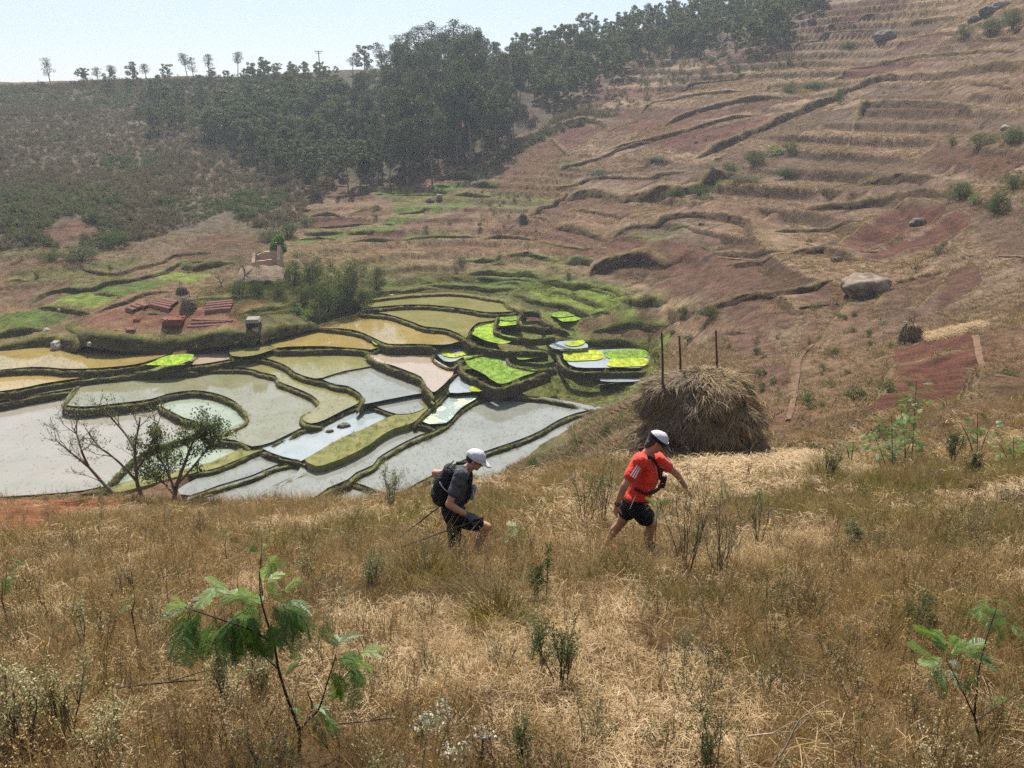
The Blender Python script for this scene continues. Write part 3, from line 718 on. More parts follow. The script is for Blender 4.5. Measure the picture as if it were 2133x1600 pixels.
# ---- materials of the ground
def ground_mat(name, furrow=None, clod=1.0, fine=22.0):
    m, nt, bs = nodemat(name)
    at = N(nt, 'ShaderNodeAttribute', attribute_name='col')
    tc = N(nt, 'ShaderNodeTexCoord'); co = tc.outputs['Object']
    f1 = noise_fac(nt, 0.9, 6, 0.3, 0.7, co, 0.65)
    f2 = noise_fac(nt, fine, 6, 0.25, 0.75, co, 0.7)
    c = mixcol(nt, f1, (0.50, 0.46, 0.43), (1.50, 1.46, 1.40))
    c = mixcol(nt, 1.0, at.outputs['Color'], c, 'MULTIPLY')
    d = mixcol(nt, f2, (0.36, 0.34, 0.33), (1.66, 1.62, 1.56))
    c = mixcol(nt, 1.0, c, d, 'MULTIPLY')
    h = f2
    if furrow:
        mp = N(nt, 'ShaderNodeMapping'); mp.inputs['Rotation'].default_value = (0, 0, furrow[0])
        nt.links.new(co, mp.inputs['Vector'])
        w = N(nt, 'ShaderNodeTexWave'); w.inputs['Scale'].default_value = furrow[1]; w.inputs['Distortion'].default_value = 5.0
        w.inputs['Detail'].default_value = 3; w.inputs['Detail Scale'].default_value = 1.5
        nt.links.new(mp.outputs[0], w.inputs['Vector'])
        ad = N(nt, 'ShaderNodeMath', operation='MULTIPLY_ADD'); ad.inputs[1].default_value = 0.4
        nt.links.new(w.outputs['Fac'], ad.inputs[0]); nt.links.new(h, ad.inputs[2]); h = ad.outputs[0]
    nt.links.new(c, bs.inputs['Base Color'])
    bs.inputs['Roughness'].default_value = 0.95
    bs.inputs['Specular IOR Level'].default_value = 0.1
    b1 = bump(nt, bs, h, 0.9 * clod, 0.22)
    return m
M = {}
M['ground'] = ground_mat('ground_dry', None, 1.0, 9.0)
M['field'] = ground_mat('field_soil', (0.6, 0.5), 1.0, 12.0)
M['field2'] = ground_mat('field_soil_crosswise', (1.9, 0.55), 1.0, 12.0)

def bank_mat(name, top, side, dirt):
    m, nt, bs = nodemat(name)
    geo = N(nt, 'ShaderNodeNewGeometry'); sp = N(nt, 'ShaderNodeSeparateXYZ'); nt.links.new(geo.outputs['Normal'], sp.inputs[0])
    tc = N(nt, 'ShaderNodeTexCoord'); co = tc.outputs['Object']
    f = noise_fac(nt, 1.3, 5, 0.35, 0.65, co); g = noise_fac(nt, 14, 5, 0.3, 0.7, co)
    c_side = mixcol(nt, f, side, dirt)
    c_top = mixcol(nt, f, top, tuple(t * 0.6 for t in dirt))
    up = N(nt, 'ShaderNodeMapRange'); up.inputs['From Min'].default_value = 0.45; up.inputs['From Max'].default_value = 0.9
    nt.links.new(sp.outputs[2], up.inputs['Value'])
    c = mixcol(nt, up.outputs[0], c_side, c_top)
    c = mixcol(nt, 1.0, c, mixcol(nt, g, (.6, .6, .6), (1.35, 1.35, 1.3)), 'MULTIPLY')
    nt.links.new(c, bs.inputs['Base Color'])
    bs.inputs['Roughness'].default_value = 0.95; bs.inputs['Specular IOR Level'].default_value = 0.1
    bump(nt, bs, g, 0.8, 0.08)
    return m
M['bund'] = bank_mat('bund_mossy_shaded', (.165, .185, .060), (.052, .052, .024), (.085, .060, .038))  # grass and earth tones, with lit tops and shaded faces put into them
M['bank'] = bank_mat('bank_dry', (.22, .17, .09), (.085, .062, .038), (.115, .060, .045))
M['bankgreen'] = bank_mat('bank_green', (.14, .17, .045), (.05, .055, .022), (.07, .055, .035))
M['turf'] = plain('turf', (.125, .150, .04), 0.95, 0.35, 1.2, 0.6, 0.1, col2=(.19, .175, .07))

# ---- grid of the land
ys = np.concatenate([np.linspace(-8, 2, 12, endpoint=False), np.linspace(2, 30, 170, endpoint=False),
                     30 * (245 / 30.0) ** np.linspace(0, 1, 540, endpoint=False), np.linspace(245, 420, 16)])
nx = 640
ts = np.linspace(-1, 1, nx)
GX = ts[None, :] * (9 + 0.86 * np.maximum(ys, 0))[:, None]
GY = np.broadcast_to(ys[:, None], GX.shape).copy()
GZ = height(GX, GY)
flat = GX.ravel(), GY.ravel()
gz = GZ.ravel().copy()
wet = np.zeros(len(gz), bool)
gsel = np.where((flat[1] > 38) & (flat[1] < 100))[0]
sx, sy = flat[0][gsel], flat[1][gsel]
for look, z, P in paddy_world + bed_world:
    for ox, oy in ((0, 0), (.5, 0), (-.5, 0), (0, .5), (0, -.75), (.3, .3), (-.3, .3), (-.3, -.4), (.3, -.4)):
        k = in_poly(sx + ox, sy + oy, P[:, :2])
        idx = gsel[k]
        gz[idx] = np.minimum(gz[idx], z - 0.28)
        wet[idx] = True
U, V = proj(flat[0], flat[1], gz)
wob = 4 * fbm2(flat[0], flat[1], 5, 2, 21)
U2, V2 = U + wob, V + wob * 0.5
# colour of the soil and its thin grass
colr = np.empty((len(gz), 3)); colr[:] = FCOL['grass']
acc = np.zeros(len(gz)); tgt = np.zeros((len(gz), 3))
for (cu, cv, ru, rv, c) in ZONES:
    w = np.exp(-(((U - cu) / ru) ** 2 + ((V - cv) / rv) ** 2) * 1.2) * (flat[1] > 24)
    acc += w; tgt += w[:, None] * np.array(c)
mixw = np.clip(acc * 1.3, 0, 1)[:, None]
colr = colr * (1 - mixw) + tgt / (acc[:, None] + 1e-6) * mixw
n1 = fbm2(flat[0], flat[1], 7, 4, 5); n2 = fbm2(flat[0], flat[1], 1.6, 3, 6)
bare = np.clip((n1 + 0.4 * n2 - 0.12) * 2.2, 0, 1)[:, None] * (flat[1] > 22)[:, None]
colr = colr * (1 - 0.5 * bare) + np.array((.17, .085, .062)) * 0.5 * bare
near = (flat[1] < 26)
colr[near] = np.array((.135, .085, .05)) * (1 + 0.25 * n2[near])[:, None]
# reddish dug strip at the far left edge of the near slope
strip = near & in_poly(U + 20 * n2, V + 14 * n2, [(-300, 1030), (240, 1030), (250, 1060), (120, 1080), (60, 1110), (-300, 1130)])
colr[strip] = (.30, .135, .075)

hs = height0(flat[0], flat[1]) + 0.10 * fbm2(flat[0], flat[1], 2.2, 3, 3) * (1 - np.clip((flat[1] - 30) / 60, 0, 1)) + (0.12 + 0.45 * np.clip((flat[1] - 30) / 60, 0, 1)) * fbm2(flat[0], flat[1], 11.0, 3, 4) * np.clip((flat[1] - 20) / 30, 0, 1)
pid, inval, pedge = plots(flat[0], flat[1], hs)
TH = np.array([(.090, .048, .037), (.155, .110, .085), (.235, .170, .120), (.185, .130, .098), (.115, .082, .066), (.25, .185, .13), (.130, .062, .046), (.205, .155, .115)])
TV = np.array([(.085, .150, .030), (.16, .14, .07), (.105, .055, .042), (.20, .145, .09), (.22, .16, .10), (.11, .11, .045), (.12, .08, .06), (.20, .15, .10)])
pk = np.minimum((pid * 8).astype(int), 7)
pw = np.where(inval, .42, .82 * np.clip((flat[0] - 2) / 10, 0, 1) * np.clip((flat[1] - 38) / 12, 0, 1))
hill_wood = in_poly(U, V, [(-400, -400), (1900, -400), (1750, -30), (1650, 100), (1330, 140), (1180, 240), (1060, 300), (850, 385), (640, 405), (620, 470), (300, 500), (-400, 560)])
pw = np.where(hill_wood, 0, pw)[:, None]
colr = colr * (1 - pw) + np.where(inval[:, None], TV[pk], TH[pk]) * (1 + .2 * n2[:, None]) * pw
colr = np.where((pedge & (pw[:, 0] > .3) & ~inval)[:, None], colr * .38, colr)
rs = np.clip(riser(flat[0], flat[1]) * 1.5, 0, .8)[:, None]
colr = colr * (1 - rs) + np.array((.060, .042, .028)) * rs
fid = np.full(len(gz), -1)
ok_land = flat[1] > 22.5
for i, (key, poly) in enumerate(FIELD):
    k = in_poly(U2, V2, poly) & ok_land & (fid < 0)
    fid[k] = i
nyy = len(ys)
I = (np.arange(nyy - 1)[:, None] * nx + np.arange(nx - 1)[None]).ravel()
quads = np.stack([I, I + 1, I + nx + 1, I + nx], 1)
# one field id per face (majority of its corners)
fq = fid[quads]
ff = np.where((fq[:, 0] == fq[:, 2]) | (fq[:, 0] == fq[:, 1]), fq[:, 0], fq[:, 3])
rough = fbm2(flat[0], flat[1], 0.9, 3, 31)
gz2 = gz + np.where(fid >= 0, 0.05, 0.07) * rough * np.where(wet, 0.1, 1) * np.clip(flat[1] / 12, .4, 1.6)
allv = np.stack([flat[0], flat[1], gz2], 1)

def sub_ground(name, mask, mat, col, kind='structure', label=None):
    q = quads[mask]
    used, inv = np.unique(q.ravel(), return_inverse=True)
    me = mesh_np(name, allv[used], inv.reshape(-1, 4), mat, True)
    a = me.color_attributes.new('col', 'FLOAT_COLOR', 'POINT')
    c = np.ones((len(used), 4), np.float32)
    c[:, :3] = col[used] if getattr(col, 'ndim', 1) == 2 else np.array(col)
    a.data.foreach_set('color', c.ravel())
    o = link(name, me); o['kind'] = kind
    return o
vcol = colr.copy()
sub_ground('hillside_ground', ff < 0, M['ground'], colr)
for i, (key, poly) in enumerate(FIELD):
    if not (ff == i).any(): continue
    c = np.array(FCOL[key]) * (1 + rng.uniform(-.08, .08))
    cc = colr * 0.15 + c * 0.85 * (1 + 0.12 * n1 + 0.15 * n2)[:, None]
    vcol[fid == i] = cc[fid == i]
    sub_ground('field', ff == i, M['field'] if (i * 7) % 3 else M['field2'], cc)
# land beyond the hills, out to the horizon
bm = bmesh.new(); bmesh.ops.create_circle(bm, cap_ends=True, radius=4000, segments=64)
me = bpy.data.meshes.new('distant_ground'); bm.to_mesh(me); bm.free()
o = link('distant_ground', me, M['turf'], loc=(0, 0, -75)); o['kind'] = 'structure'

# ---- water
def water_mat(name, mud, mud2, scum=None, spec=1.0, rough=0.03, sed=0.35):
    m, nt, bs = nodemat(name)
    tc = N(nt, 'ShaderNodeTexCoord'); co = tc.outputs['Object']
    f = noise_fac(nt, sed, 5, 0.35, 0.65, co, 0.6, 0.5)
    c = mixcol(nt, f, mud, mud2)
    g = noise_fac(nt, 3.5, 6, 0.42, 0.62, co, 0.7)
    rr = N(nt, 'ShaderNodeMapRange'); rr.inputs['To Min'].default_value = rough; rr.inputs['To Max'].default_value = rough + 0.05
    nt.links.new(g, rr.inputs['Value']); nt.links.new(rr.outputs[0], bs.inputs['Roughness'])
    if scum:
        h = noise_fac(nt, 0.5, 5, 0.45, 0.56, co, 0.6, 0.4)
        c = mixcol(nt, h, c, scum)
        r2 = N(nt, 'ShaderNodeMapRange'); r2.inputs['To Min'].default_value = rough; r2.inputs['To Max'].default_value = 0.7
        nt.links.new(h, r2.inputs['Value']); nt.links.new(r2.outputs[0], bs.inputs['Roughness'])
    nt.links.new(c, bs.inputs['Base Color'])
    gr = noise_fac(nt, 4.5, 6, 0.3, 0.7, co, 0.8)
    gc = mixcol(nt, gr, (.88, .90, .84), (1.08, 1.07, 1.06))
    c = mixcol(nt, 1.0, c, gc, 'MULTIPLY'); nt.links.new(c, bs.inputs['Base Color'])
    bs.inputs['Specular IOR Level'].default_value = spec
    bs.inputs['IOR'].default_value = 1.55
    b = bump(nt, bs, noise_fac(nt, 5.0, 3, 0.2, 0.8, co), 0.05, 0.02)
    return m
WM = {
    'brown': water_mat('water_brown', (.21, .15, .05), (.27, .20, .075)),
    'orange': water_mat('water_orange', (.27, .185, .06), (.32, .235, .085)),
    'olive': water_mat('water_olive', (.155, .145, .055), (.21, .19, .08)),
    'sheen': water_mat('water_sheen', (.155, .148, .085), (.20, .196, .14)),  # silvery sky sheen greyed into the muddy base colour
    'green': water_mat('water_green', (.20, .24, .18), (.25, .28, .21)),
    'pale': water_mat('water_pale', (.26, .23, .20), (.215, .205, .165)),
    'clear': water_mat('water_clear', (.165, .168, .15), (.205, .208, .185)),
    'sky': water_mat('water_sky', (.22, .25, .26), (.28, .31, .32)),  # reflected sky put into the base colour as pale blue
    'pink': water_mat('water_pink', (.33, .25, .19), (.27, .225, .17)),
    'algae': water_mat('water_algae', (.20, .25, .24), (.24, .28, .26), (.16, .24, .07)),
}
def flat_sheet(name, P, z, mat, thick=0.0):
    bm = bmesh.new()
    vs_ = [bm.verts.new((p[0], p[1], z)) for p in P]
    f = bm.faces.new(vs_)
    if f.normal.z < 0: f.normal_flip()
    bm.normal_update()
    if f.normal.z < 0: bmesh.ops.reverse_faces(bm, faces=[f])
    bmesh.ops.triangulate(bm, faces=bm.faces[:], ngon_method='EAR_CLIP')
    me = bpy.data.meshes.new(name); bm.to_mesh(me); bm.free()
    return link(name, me, mat)
for k, (look, z, P) in enumerate(paddy_world):
    Q = resample(np.vstack([P, P[:1]]), 0.8)[:-1]
    o = flat_sheet('water', Q, z + (k % 5) * 0.004, WM[look]); o['kind'] = 'structure'

# ---- bunds, banks
def sweep(name, C, top, foot, width, mat, sharp=1.0, wob=0.12, seed=0, kind='structure', parent=None):
    """a raised earth bank along the plan line C (n,2); top, foot: heights along it"""
    n = len(C)
    t = np.gradient(C, axis=0); t /= np.linalg.norm(t, axis=1)[:, None] + 1e-9
    nrm = np.stack([-t[:, 1], t[:, 0]], 1)
    off = np.array([-.72, -.56, -.46, -.3, 0, .3, .46, .56, .72]); hh = np.array([0, .45, .86, 1.0, 1.03, 1.0, .86, .45, 0])
    s = np.concatenate([[0], np.cumsum(np.linalg.norm(np.diff(C, axis=0), axis=1))])
    ww = width * (1 + 0.25 * fbm2(s, s * 0 + seed * 3.3, 1.7, 3, seed))
    V3 = np.zeros((n, len(off), 3))
    for j, (o_, h_) in enumerate(zip(off, hh)):
        nz1 = fbm2(s + j * 7.7, s * 0 + seed, 0.45, 3, seed + 1)
        nz2 = fbm2(s + j * 3.1, s * 0 + seed + 50, 0.6, 3, seed + 2)
        d = o_ * ww + wob * 0.9 * nz1
        V3[:, j, 0] = C[:, 0] + nrm[:, 0] * d
        V3[:, j, 1] = C[:, 1] + nrm[:, 1] * d
        V3[:, j, 2] = foot + (top - foot) * h_ + wob * nz2 * (0.9 if 0 < h_ else 0)
    m_ = len(off)
    i = np.arange(n - 1)[:, None] * m_; j = np.arange(m_ - 1)[None]
    f = np.stack([i + j, i + m_ + j, i + m_ + j + 1, i + j + 1], -1).reshape(-1, 4)
    me = mesh_np(name, V3.reshape(-1, 3), f, mat, True)
    o = link(name, me, parent=parent)
    if kind: o['kind'] = kind
    return o, V3

tuft_pts = {'bund': [], 'bank': []}
for i, (zt, zf, w, pts) in enumerate(BUNDS):
    P = np.array([on_level(a, b, zt) for a, b in pts])[:, :2]
    C = resample(P, 0.28)
    en = np.minimum(np.arange(len(C)), np.arange(len(C))[::-1]) * .28
    o, V3 = sweep('bund', C, zt - 0.26 - .25 * np.clip(1 - en / .7, 0, 1) ** 2, np.full(len(C), zf - 0.25), w * .46, M['bund'], wob=.15, seed=i)
    tuft_pts['bund'].append(V3[:, 1:8].reshape(-1, 3))
for z, pts in BAULKS:
    P = np.array([on_level(a, b, z) for a, b in pts])
    Q = resample(np.vstack([P, P[:1]]), 0.5)[:-1]
    Q[:, :2] += 0.1 * np.stack([fbm2(Q[:, 0], Q[:, 1], .8, 2, 9), fbm2(Q[:, 0], Q[:, 1], .8, 2, 10)], 1)
    bm = bmesh.new()
    a = [bm.verts.new((p[0], p[1], z)) for p in Q]
    f = bm.faces.new(a)
    bm.normal_update()
    if f.normal.z < 0: bmesh.ops.reverse_faces(bm, faces=[f])
    c = np.mean(Q, 0)
    lo = [bm.verts.new((p[0] , p[1], z - 0.9)) for p in Q]
    for i in range(len(a)): bm.faces.new((a[i - 1], a[i], lo[i], lo[i - 1]))
    bmesh.ops.recalc_face_normals(bm, faces=bm.faces[:])
    bmesh.ops.triangulate(bm, faces=[q for q in bm.faces if len(q.verts) > 4], ngon_method='EAR_CLIP')
    me = bpy.data.meshes.new('grass_path'); bm.to_mesh(me); bm.free()
    o = link('grass_path', me, M['turf']); o['kind'] = 'structure'
    # scatter turf tufts inside
    lo_, hi_ = Q[:, :2].min(0), Q[:, :2].max(0)
    r = rng.uniform(lo_, hi_, (int(np.prod(hi_ - lo_) * 14), 2)); r = r[in_poly(r[:, 0], r[:, 1], Q[:, :2])]
    tuft_pts['bund'].append(np.column_stack([r, np.full(len(r), z - .02)]))

# banks on the dry land: (height, width, material, points)
BANKS = [
    (.55, .6, 'bankgreen', [(1061, 612), (1088, 616), (1110, 627), (1144, 635), (1181, 642), (1215, 654), (1237, 657)]),
    (.6, .7, 'bankgreen', [(1165, 728), (1215, 715), (1275, 715), (1312, 716), (1350, 721)]), (.35, .45, 'bankgreen', [(1143, 721), (1160, 709), (1190, 705), (1215, 707)]),
    (.55, .6, 'bankgreen', [(1215, 811), (1250, 810), (1331, 809)]), (.3, .4, 'bankgreen', [(1242, 776), (1290, 774), (1334, 776)]),
    (.5, .7, 'bank', B2([(740, 360), (900, 335), (1030, 300)])), (.5, .7, 'bank', B2([(580, 460), (650, 410), (800, 390), (1000, 375)])),
    (.8, 1.0, 'bank', B2([(670, 510), (760, 470), (900, 435), (1050, 410), (1170, 400)])), (.7, 1.0, 'bank', B2([(430, 620), (640, 570), (780, 530), (900, 495), (1045, 465)])),
    (1.1, 1.6, 'bank', B2([(800, 640), (940, 585), (1080, 515), (1200, 462), (1350, 410), (1420, 360), (1500, 335), (1650, 310), (1900, 290), (2133, 265)])),
    (.9, 1.2, 'bank', B2([(40, 600), (140, 555), (240, 520), (350, 490), (420, 500), (445, 520)])), (.4, .6, 'bank', B2([(220, 560), (280, 620), (300, 625)])),
    (.6, .9, 'bank', B2([(200, 705), (430, 640), (500, 610), (640, 575)])), (.6, .9, 'bank', B2([(240, 760), (440, 720), (620, 715), (790, 690)])),
    (1.5, 2.2, 'bank', B2([(280, 795), (420, 785), (560, 805), (700, 795), (800, 770), (920, 720), (1020, 710)])), (.6, .9, 'bank', B2([(120, 870), (250, 810), (290, 770)])),
    (.5, .8, 'bank', B4([(900, 268), (1000, 275), (1200, 310), (1380, 355), (1480, 372)])), (.6, .9, 'bank', B4([(480, 345), (600, 365), (740, 410)])),
    (.8, 1.1, 'bank', B4([(720, 450), (860, 465), (1000, 490), (1150, 535), (1310, 575)])), (1.0, 1.4, 'bank', B4([(1310, 575), (1450, 500), (1560, 460), (1750, 445), (1900, 400), (2133, 350), (2400, 350), (2700, 420), (2780, 560), (2880, 720)])),
    (.5, .8, 'bank', B4([(40, 600), (120, 570), (300, 565), (560, 578)])), (.3, .5, 'bank', B4([(560, 580), (740, 430)])), (.3, .5, 'bankgreen', B4([(560, 590), (900, 660), (1180, 665)])),
    (.25, .5, 'bankgreen', B4([(1180, 665), (1500, 700), (1640, 690), (1850, 625), (2010, 580)])), (.25, .5, 'bankgreen', B4([(1250, 810), (1400, 760), (1560, 710), (1700, 720), (1900, 770), (2090, 800)])),
    (.25, .5, 'bankgreen', B4([(1480, 555), (1700, 590), (1840, 620)])), (.25, .45, 'bankgreen', B4([(1880, 480), (2020, 480), (2133, 490)])), (.25, .45, 'bankgreen', B4([(2010, 580), (2140, 635), (2350, 700)])),
    (.9, 1.3, 'bankgreen', B4([(870, 780), (1000, 810), (1200, 815), (1440, 815)])), (1.9, 2.0, 'bank', B4([(1090, 900), (1300, 860), (1450, 830), (1650, 835), (1800, 870), (1880, 900)])),
    (.4, .7, 'bank', B2([(1180, 200), (1290, 165), (1400, 140), (1600, 125)])), (.4, .7, 'bank', B2([(1290, 150), (1400, 100), (1550, 60)])), (.5, .8, 'bank', B2([(1640, 110), (1760, 90), (1880, 70)])),
    (.6, .9, 'bank', B2([(1420, 270), (1500, 258), (1620, 243), (1700, 232), (1850, 215), (2000, 190)])), (.5, .8, 'bank', B2([(1350, 330), (1420, 280)])), (.5, .7, 'bank', B2([(1640, 165), (1720, 145), (1820, 140), (2000, 160), (2133, 150)])),
    (.6, .8, 'bank', B2([(1930, 195), (2050, 210), (2133, 215)])), (.6, .8, 'bank', B2([(1780, 355), (1900, 342), (2100, 340)])), (1.1, 1.6, 'bank', B2([(1450, 490), (1500, 435), (1700, 430), (1920, 432)])),
    (.8, 1.4, 'bank', B2([(1450, 745), (1600, 728), (1800, 722)])), (1.2, 1.6, 'bank', B2([(1240, 850), (1450, 828), (1600, 810), (1830, 782)])), (.5, .8, 'bank', B2([(1060, 940), (1250, 918), (1500, 905)])),
    (.6, .9, 'bank', B2([(1340, 1020), (1440, 960), (1560, 880), (1640, 840), (1830, 830)])), (.5, .8, 'bank', B2([(1440, 1035), (1640, 970), (1820, 880)])), (.8, 1.2, 'bank', B2([(880, 1020), (1030, 1032), (1180, 1030)])),
    (1.2, 1.6, 'bank', B2([(1180, 1035), (1280, 1030), (1340, 1025), (1400, 1050), (1470, 1060)])), (.5, .8, 'bank', B2([(1520, 1060), (1620, 1040), (1760, 990)])), (.4, .6, 'bank', B2([(1620, 1140), (1740, 1115), (1850, 1090)])),
    (.6, .9, 'bank', B2([(930, 400 + 680), (1040, 1070), (1130, 1045)])),
    (1.0, 1.2, 'bank', B3([(0, 335), (80, 330), (160, 345)])), (1.0, 1.2, 'bank', B3([(160, 380), (200, 410), (260, 415), (330, 385)])), (.6, .9, 'bank', B3([(340, 375), (450, 360), (600, 335), (740, 320), (900, 290), (1090, 225)])),
    (.35, .5, 'bank', B3([(370, 408), (430, 402), (490, 410)])), (.4, .55, 'bank', B3([(450, 522), (540, 512), (640, 502)])), (1.0, 1.2, 'bank', B3([(740, 325), (810, 350), (870, 395), (930, 385)])),
    (.5, .6, 'bank', B3([(790, 632), (880, 622), (950, 600)])), (.5, .7, 'bank', B3([(980, 592), (1080, 556), (1180, 508)])), (.5, .7, 'bank', B3([(1210, 490), (1300, 460), (1400, 430), (1500, 402), (1565, 382), (1650, 290), (1700, 230)])),
    (.4, .6, 'bank', B3([(1430, 235), (1580, 200), (1730, 160)])), (.45, .55, 'bank', B3([(1400, 700), (1560, 682), (1700, 642), (1845, 595)])), (.3, .5, 'bank', B3([(1570, 565), (1640, 545), (1730, 510), (1800, 500)])),
    (.35, .5, 'bank', B3([(1830, 480), (1960, 450), (2100, 412)])), (.4, .5, 'bank', B3([(1910, 640), (1990, 608), (2050, 592), (2133, 580)])), (.7, .7, 'bank', B3([(1440, 965), (1540, 962), (1650, 945), (1780, 925), (1830, 880), (1860, 820), (1870, 760)])),
    (.5, .6, 'bank', B3([(1020, 1062), (1090, 1030), (1200, 1004), (1330, 1002)])), (.15, .3, 'bank', B3([(540, 842), (680, 835), (810, 828)])), (.3, .5, 'bank', B3([(1700, 355), (1850, 292), (1900, 250)])),
    (.3, .5, 'bank', B3([(1270, 410), (1330, 340), (1400, 260)])), (.3, .4, 'bank', B3([(980, 590), (1090, 430), (1180, 320)])), (.4, .5, 'bank', B3([(1340, 860), (1375, 780), (1400, 690)])),
    (.5, .8, 'bank', A1([(0, 272), (100, 245), (190, 245)])), (.4, .7, 'bank', A1([(0, 180), (70, 140), (130, 95)])), (.5, .7, 'bank', A1([(480, 150), (540, 190), (700, 212), (800, 180), (900, 150), (1050, 110), (1300, 80)])),
    (.6, .8, 'bankgreen', A1([(180, 385), (300, 322), (500, 300), (700, 272), (870, 232), (1000, 190), (1100, 160), (1330, 150)])), (.5, .7, 'bankgreen', A1([(530, 310), (620, 325), (730, 345)])),
    (.7, .8, 'bankgreen', A1([(170, 402), (300, 402), (430, 422), (550, 437)])), (.4, .6, 'bank', A1([(560, 435), (640, 410), (760, 385), (900, 340), (1050, 320)])), (.8, .9, 'bankgreen', A1([(-150, 585), (0, 572), (200, 548), (345, 540)])),
    (.9, .9, 'bankgreen', A1([(-150, 660), (0, 652), (150, 625), (300, 605), (480, 612)])), (.5, .6, 'bankgreen', A1([(350, 490), (380, 480), (440, 450)])),
    (.9, 1.2, 'bankgreen', A1([(390, 480), (410, 530), (470, 570), (560, 590), (700, 612), (850, 625), (960, 632), (1060, 622), (1180, 605), (1350, 580), (1480, 568), (1530, 590)])),
    (.8, 1.0, 'bankgreen', A1([(1530, 575), (1600, 560), (1700, 548), (1880, 500)])), (.3, .4, 'bankgreen', A1([(830, 448), (910, 452), (1000, 455)])), (.35, .5, 'bankgreen', A1([(1150, 482), (1300, 488), (1420, 500)])),
    (.5, .7, 'bankgreen', A1([(1400, 455), (1550, 430), (1750, 400)])), (.5, .7, 'bankgreen', A1([(1140, 365), (1300, 360), (1450, 350), (1600, 330)])),
    (.9, 1.0, 'bankgreen', A1([(1080, 175), (1200, 180), (1300, 165), (1420, 150)])), (.6, .8, 'bankgreen', A1([(1490, 95), (1600, 80), (1680, 85)])),
    (.6, .8, 'bankgreen', B5([(270, 500), (400, 490), (620, 480)])), (.5, .7, 'bankgreen', B5([(200, 535), (420, 530), (570, 540)])), (.8, .9, 'bank', B5([(330, 355), (480, 350), (610, 352)])), (.6, .8, 'bank', B5([(250, 300), (310, 310), (380, 300)])),
    (.5, .7, 'bankgreen', B5([(640, 490), (800, 500), (880, 490)])), (.4, .6, 'bankgreen', B5([(280, 465), (500, 460), (700, 440), (870, 410)])), (.5, .7, 'bank', B5([(1020, 440), (900, 430), (1050, 435)][1:])), (.4, .6, 'bankgreen', B5([(620, 335), (700, 312), (800, 285)])),
    (.5, .7, 'bankgreen', B5([(1050, 345), (1200, 345), (1350, 320)])), (.5, .7, 'bankgreen', B5([(860, 180), (980, 190)])), (.4, .7, 'bankgreen', B5([(980, 195), (1200, 200), (1480, 185)])), (.8, 1.0, 'bankgreen', B5([(1500, 190), (1620, 195), (1730, 210), (1850, 200)])),
    (.9, 1.0, 'bankgreen', B5([(1640, 100), (1750, 115), (1900, 130)])), (1.4, 1.4, 'bankgreen', B5([(1400, 55), (1550, 48), (1720, 45)])), (.5, .7, 'bankgreen', B5([(1290, 135), (1400, 110), (1500, 105)])), (.6, .8, 'bankgreen', B5([(1330, 150), (1480, 165)])),
    (.4, .6, 'bankgreen', B5([(800, 105), (900, 112), (1010, 110)])), (.5, .7, 'bankgreen', B5([(610, 580), (760, 575), (900, 578), (1060, 565)])), (.4, .6, 'bankgreen', B5([(1060, 575), (1250, 555), (1500, 545), (1760, 540)])), (.5, .8, 'bank', B5([(1770, 575), (1830, 545), (2000, 540), (2133, 545)])),
    (.5, .7, 'bankgreen', A2([(700, 250), (780, 240), (860, 232)])), (.8, 1.1, 'bankgreen', A2([(960, 112), (1080, 122), (1190, 90)])), (.7, 1.0, 'bankgreen', A2([(1210, 92), (1320, 90), (1400, 102), (1500, 112)])),
    (.8, 1.0, 'bankgreen', A2([(985, 186), (1100, 183), (1230, 190), (1350, 200), (1420, 215)])), (.5, .7, 'bankgreen', A2([(1010, 210), (1200, 217), (1390, 220)])), (.5, .6, 'bankgreen', A2([(480, 312), (600, 300), (760, 285), (860, 275)])),
    (.4, .6, 'bankgreen', A2([(870, 200), (990, 215)])), (.5, .7, 'bankgreen', A2([(690, 275), (800, 262), (1000, 262), (1100, 270), (1280, 262)])), (.4, .6, 'bankgreen', A2([(1110, 250), (1190, 235), (1280, 235), (1290, 262)])),
    (.7, .9, 'bankgreen', A2([(1390, 222), (1480, 238), (1560, 260), (1700, 275), (1800, 290), (1870, 310)])), (.7, .9, 'bankgreen', A2([(1560, 290), (1600, 315), (1700, 355), (1800, 365)])), (.5, .7, 'bankgreen', A2([(1600, 255), (1720, 290), (1820, 318)])),
    (.4, .6, 'bankgreen', A2([(1440, 275), (1520, 290), (1580, 310)])), (.8, .9, 'bankgreen', A2([(1640, 525), (1690, 515), (1800, 500), (1950, 475), (2133, 455)])), (.5, .6, 'bankgreen', A2([(1480, 480), (1500, 525), (1560, 545), (1640, 540)])), (.4, .6, 'bankgreen', A2([(1480, 480), (1560, 480), (1620, 520)])),
    (.4, .6, 'bankgreen', A2([(1640, 420), (1750, 400), (1830, 430), (1890, 465)])), (.4, .6, 'bankgreen', A2([(1720, 375), (1790, 395), (1870, 440)])), (.4, .6, 'bankgreen', A2([(1790, 385), (1860, 375), (1910, 372)])), (.5, .7, 'bankgreen', A2([(1890, 465), (1960, 430), (2070, 410)])),
    (1.4, 1.5, 'bankgreen', A2([(1870, 320), (1930, 345), (2010, 350), (2090, 365)])),
]
def grid_col(x, y):
    r = np.clip(np.searchsorted(ys, y), 1, len(ys) - 1)
    r = np.where(np.abs(ys[r - 1] - y) < np.abs(ys[r] - y), r - 1, r)
    c = np.clip(np.round((x / (9 + 0.86 * np.maximum(ys[r], 0)) + 1) / 2 * (nx - 1)).astype(int), 0, nx - 1)
    return vcol[r * nx + c]

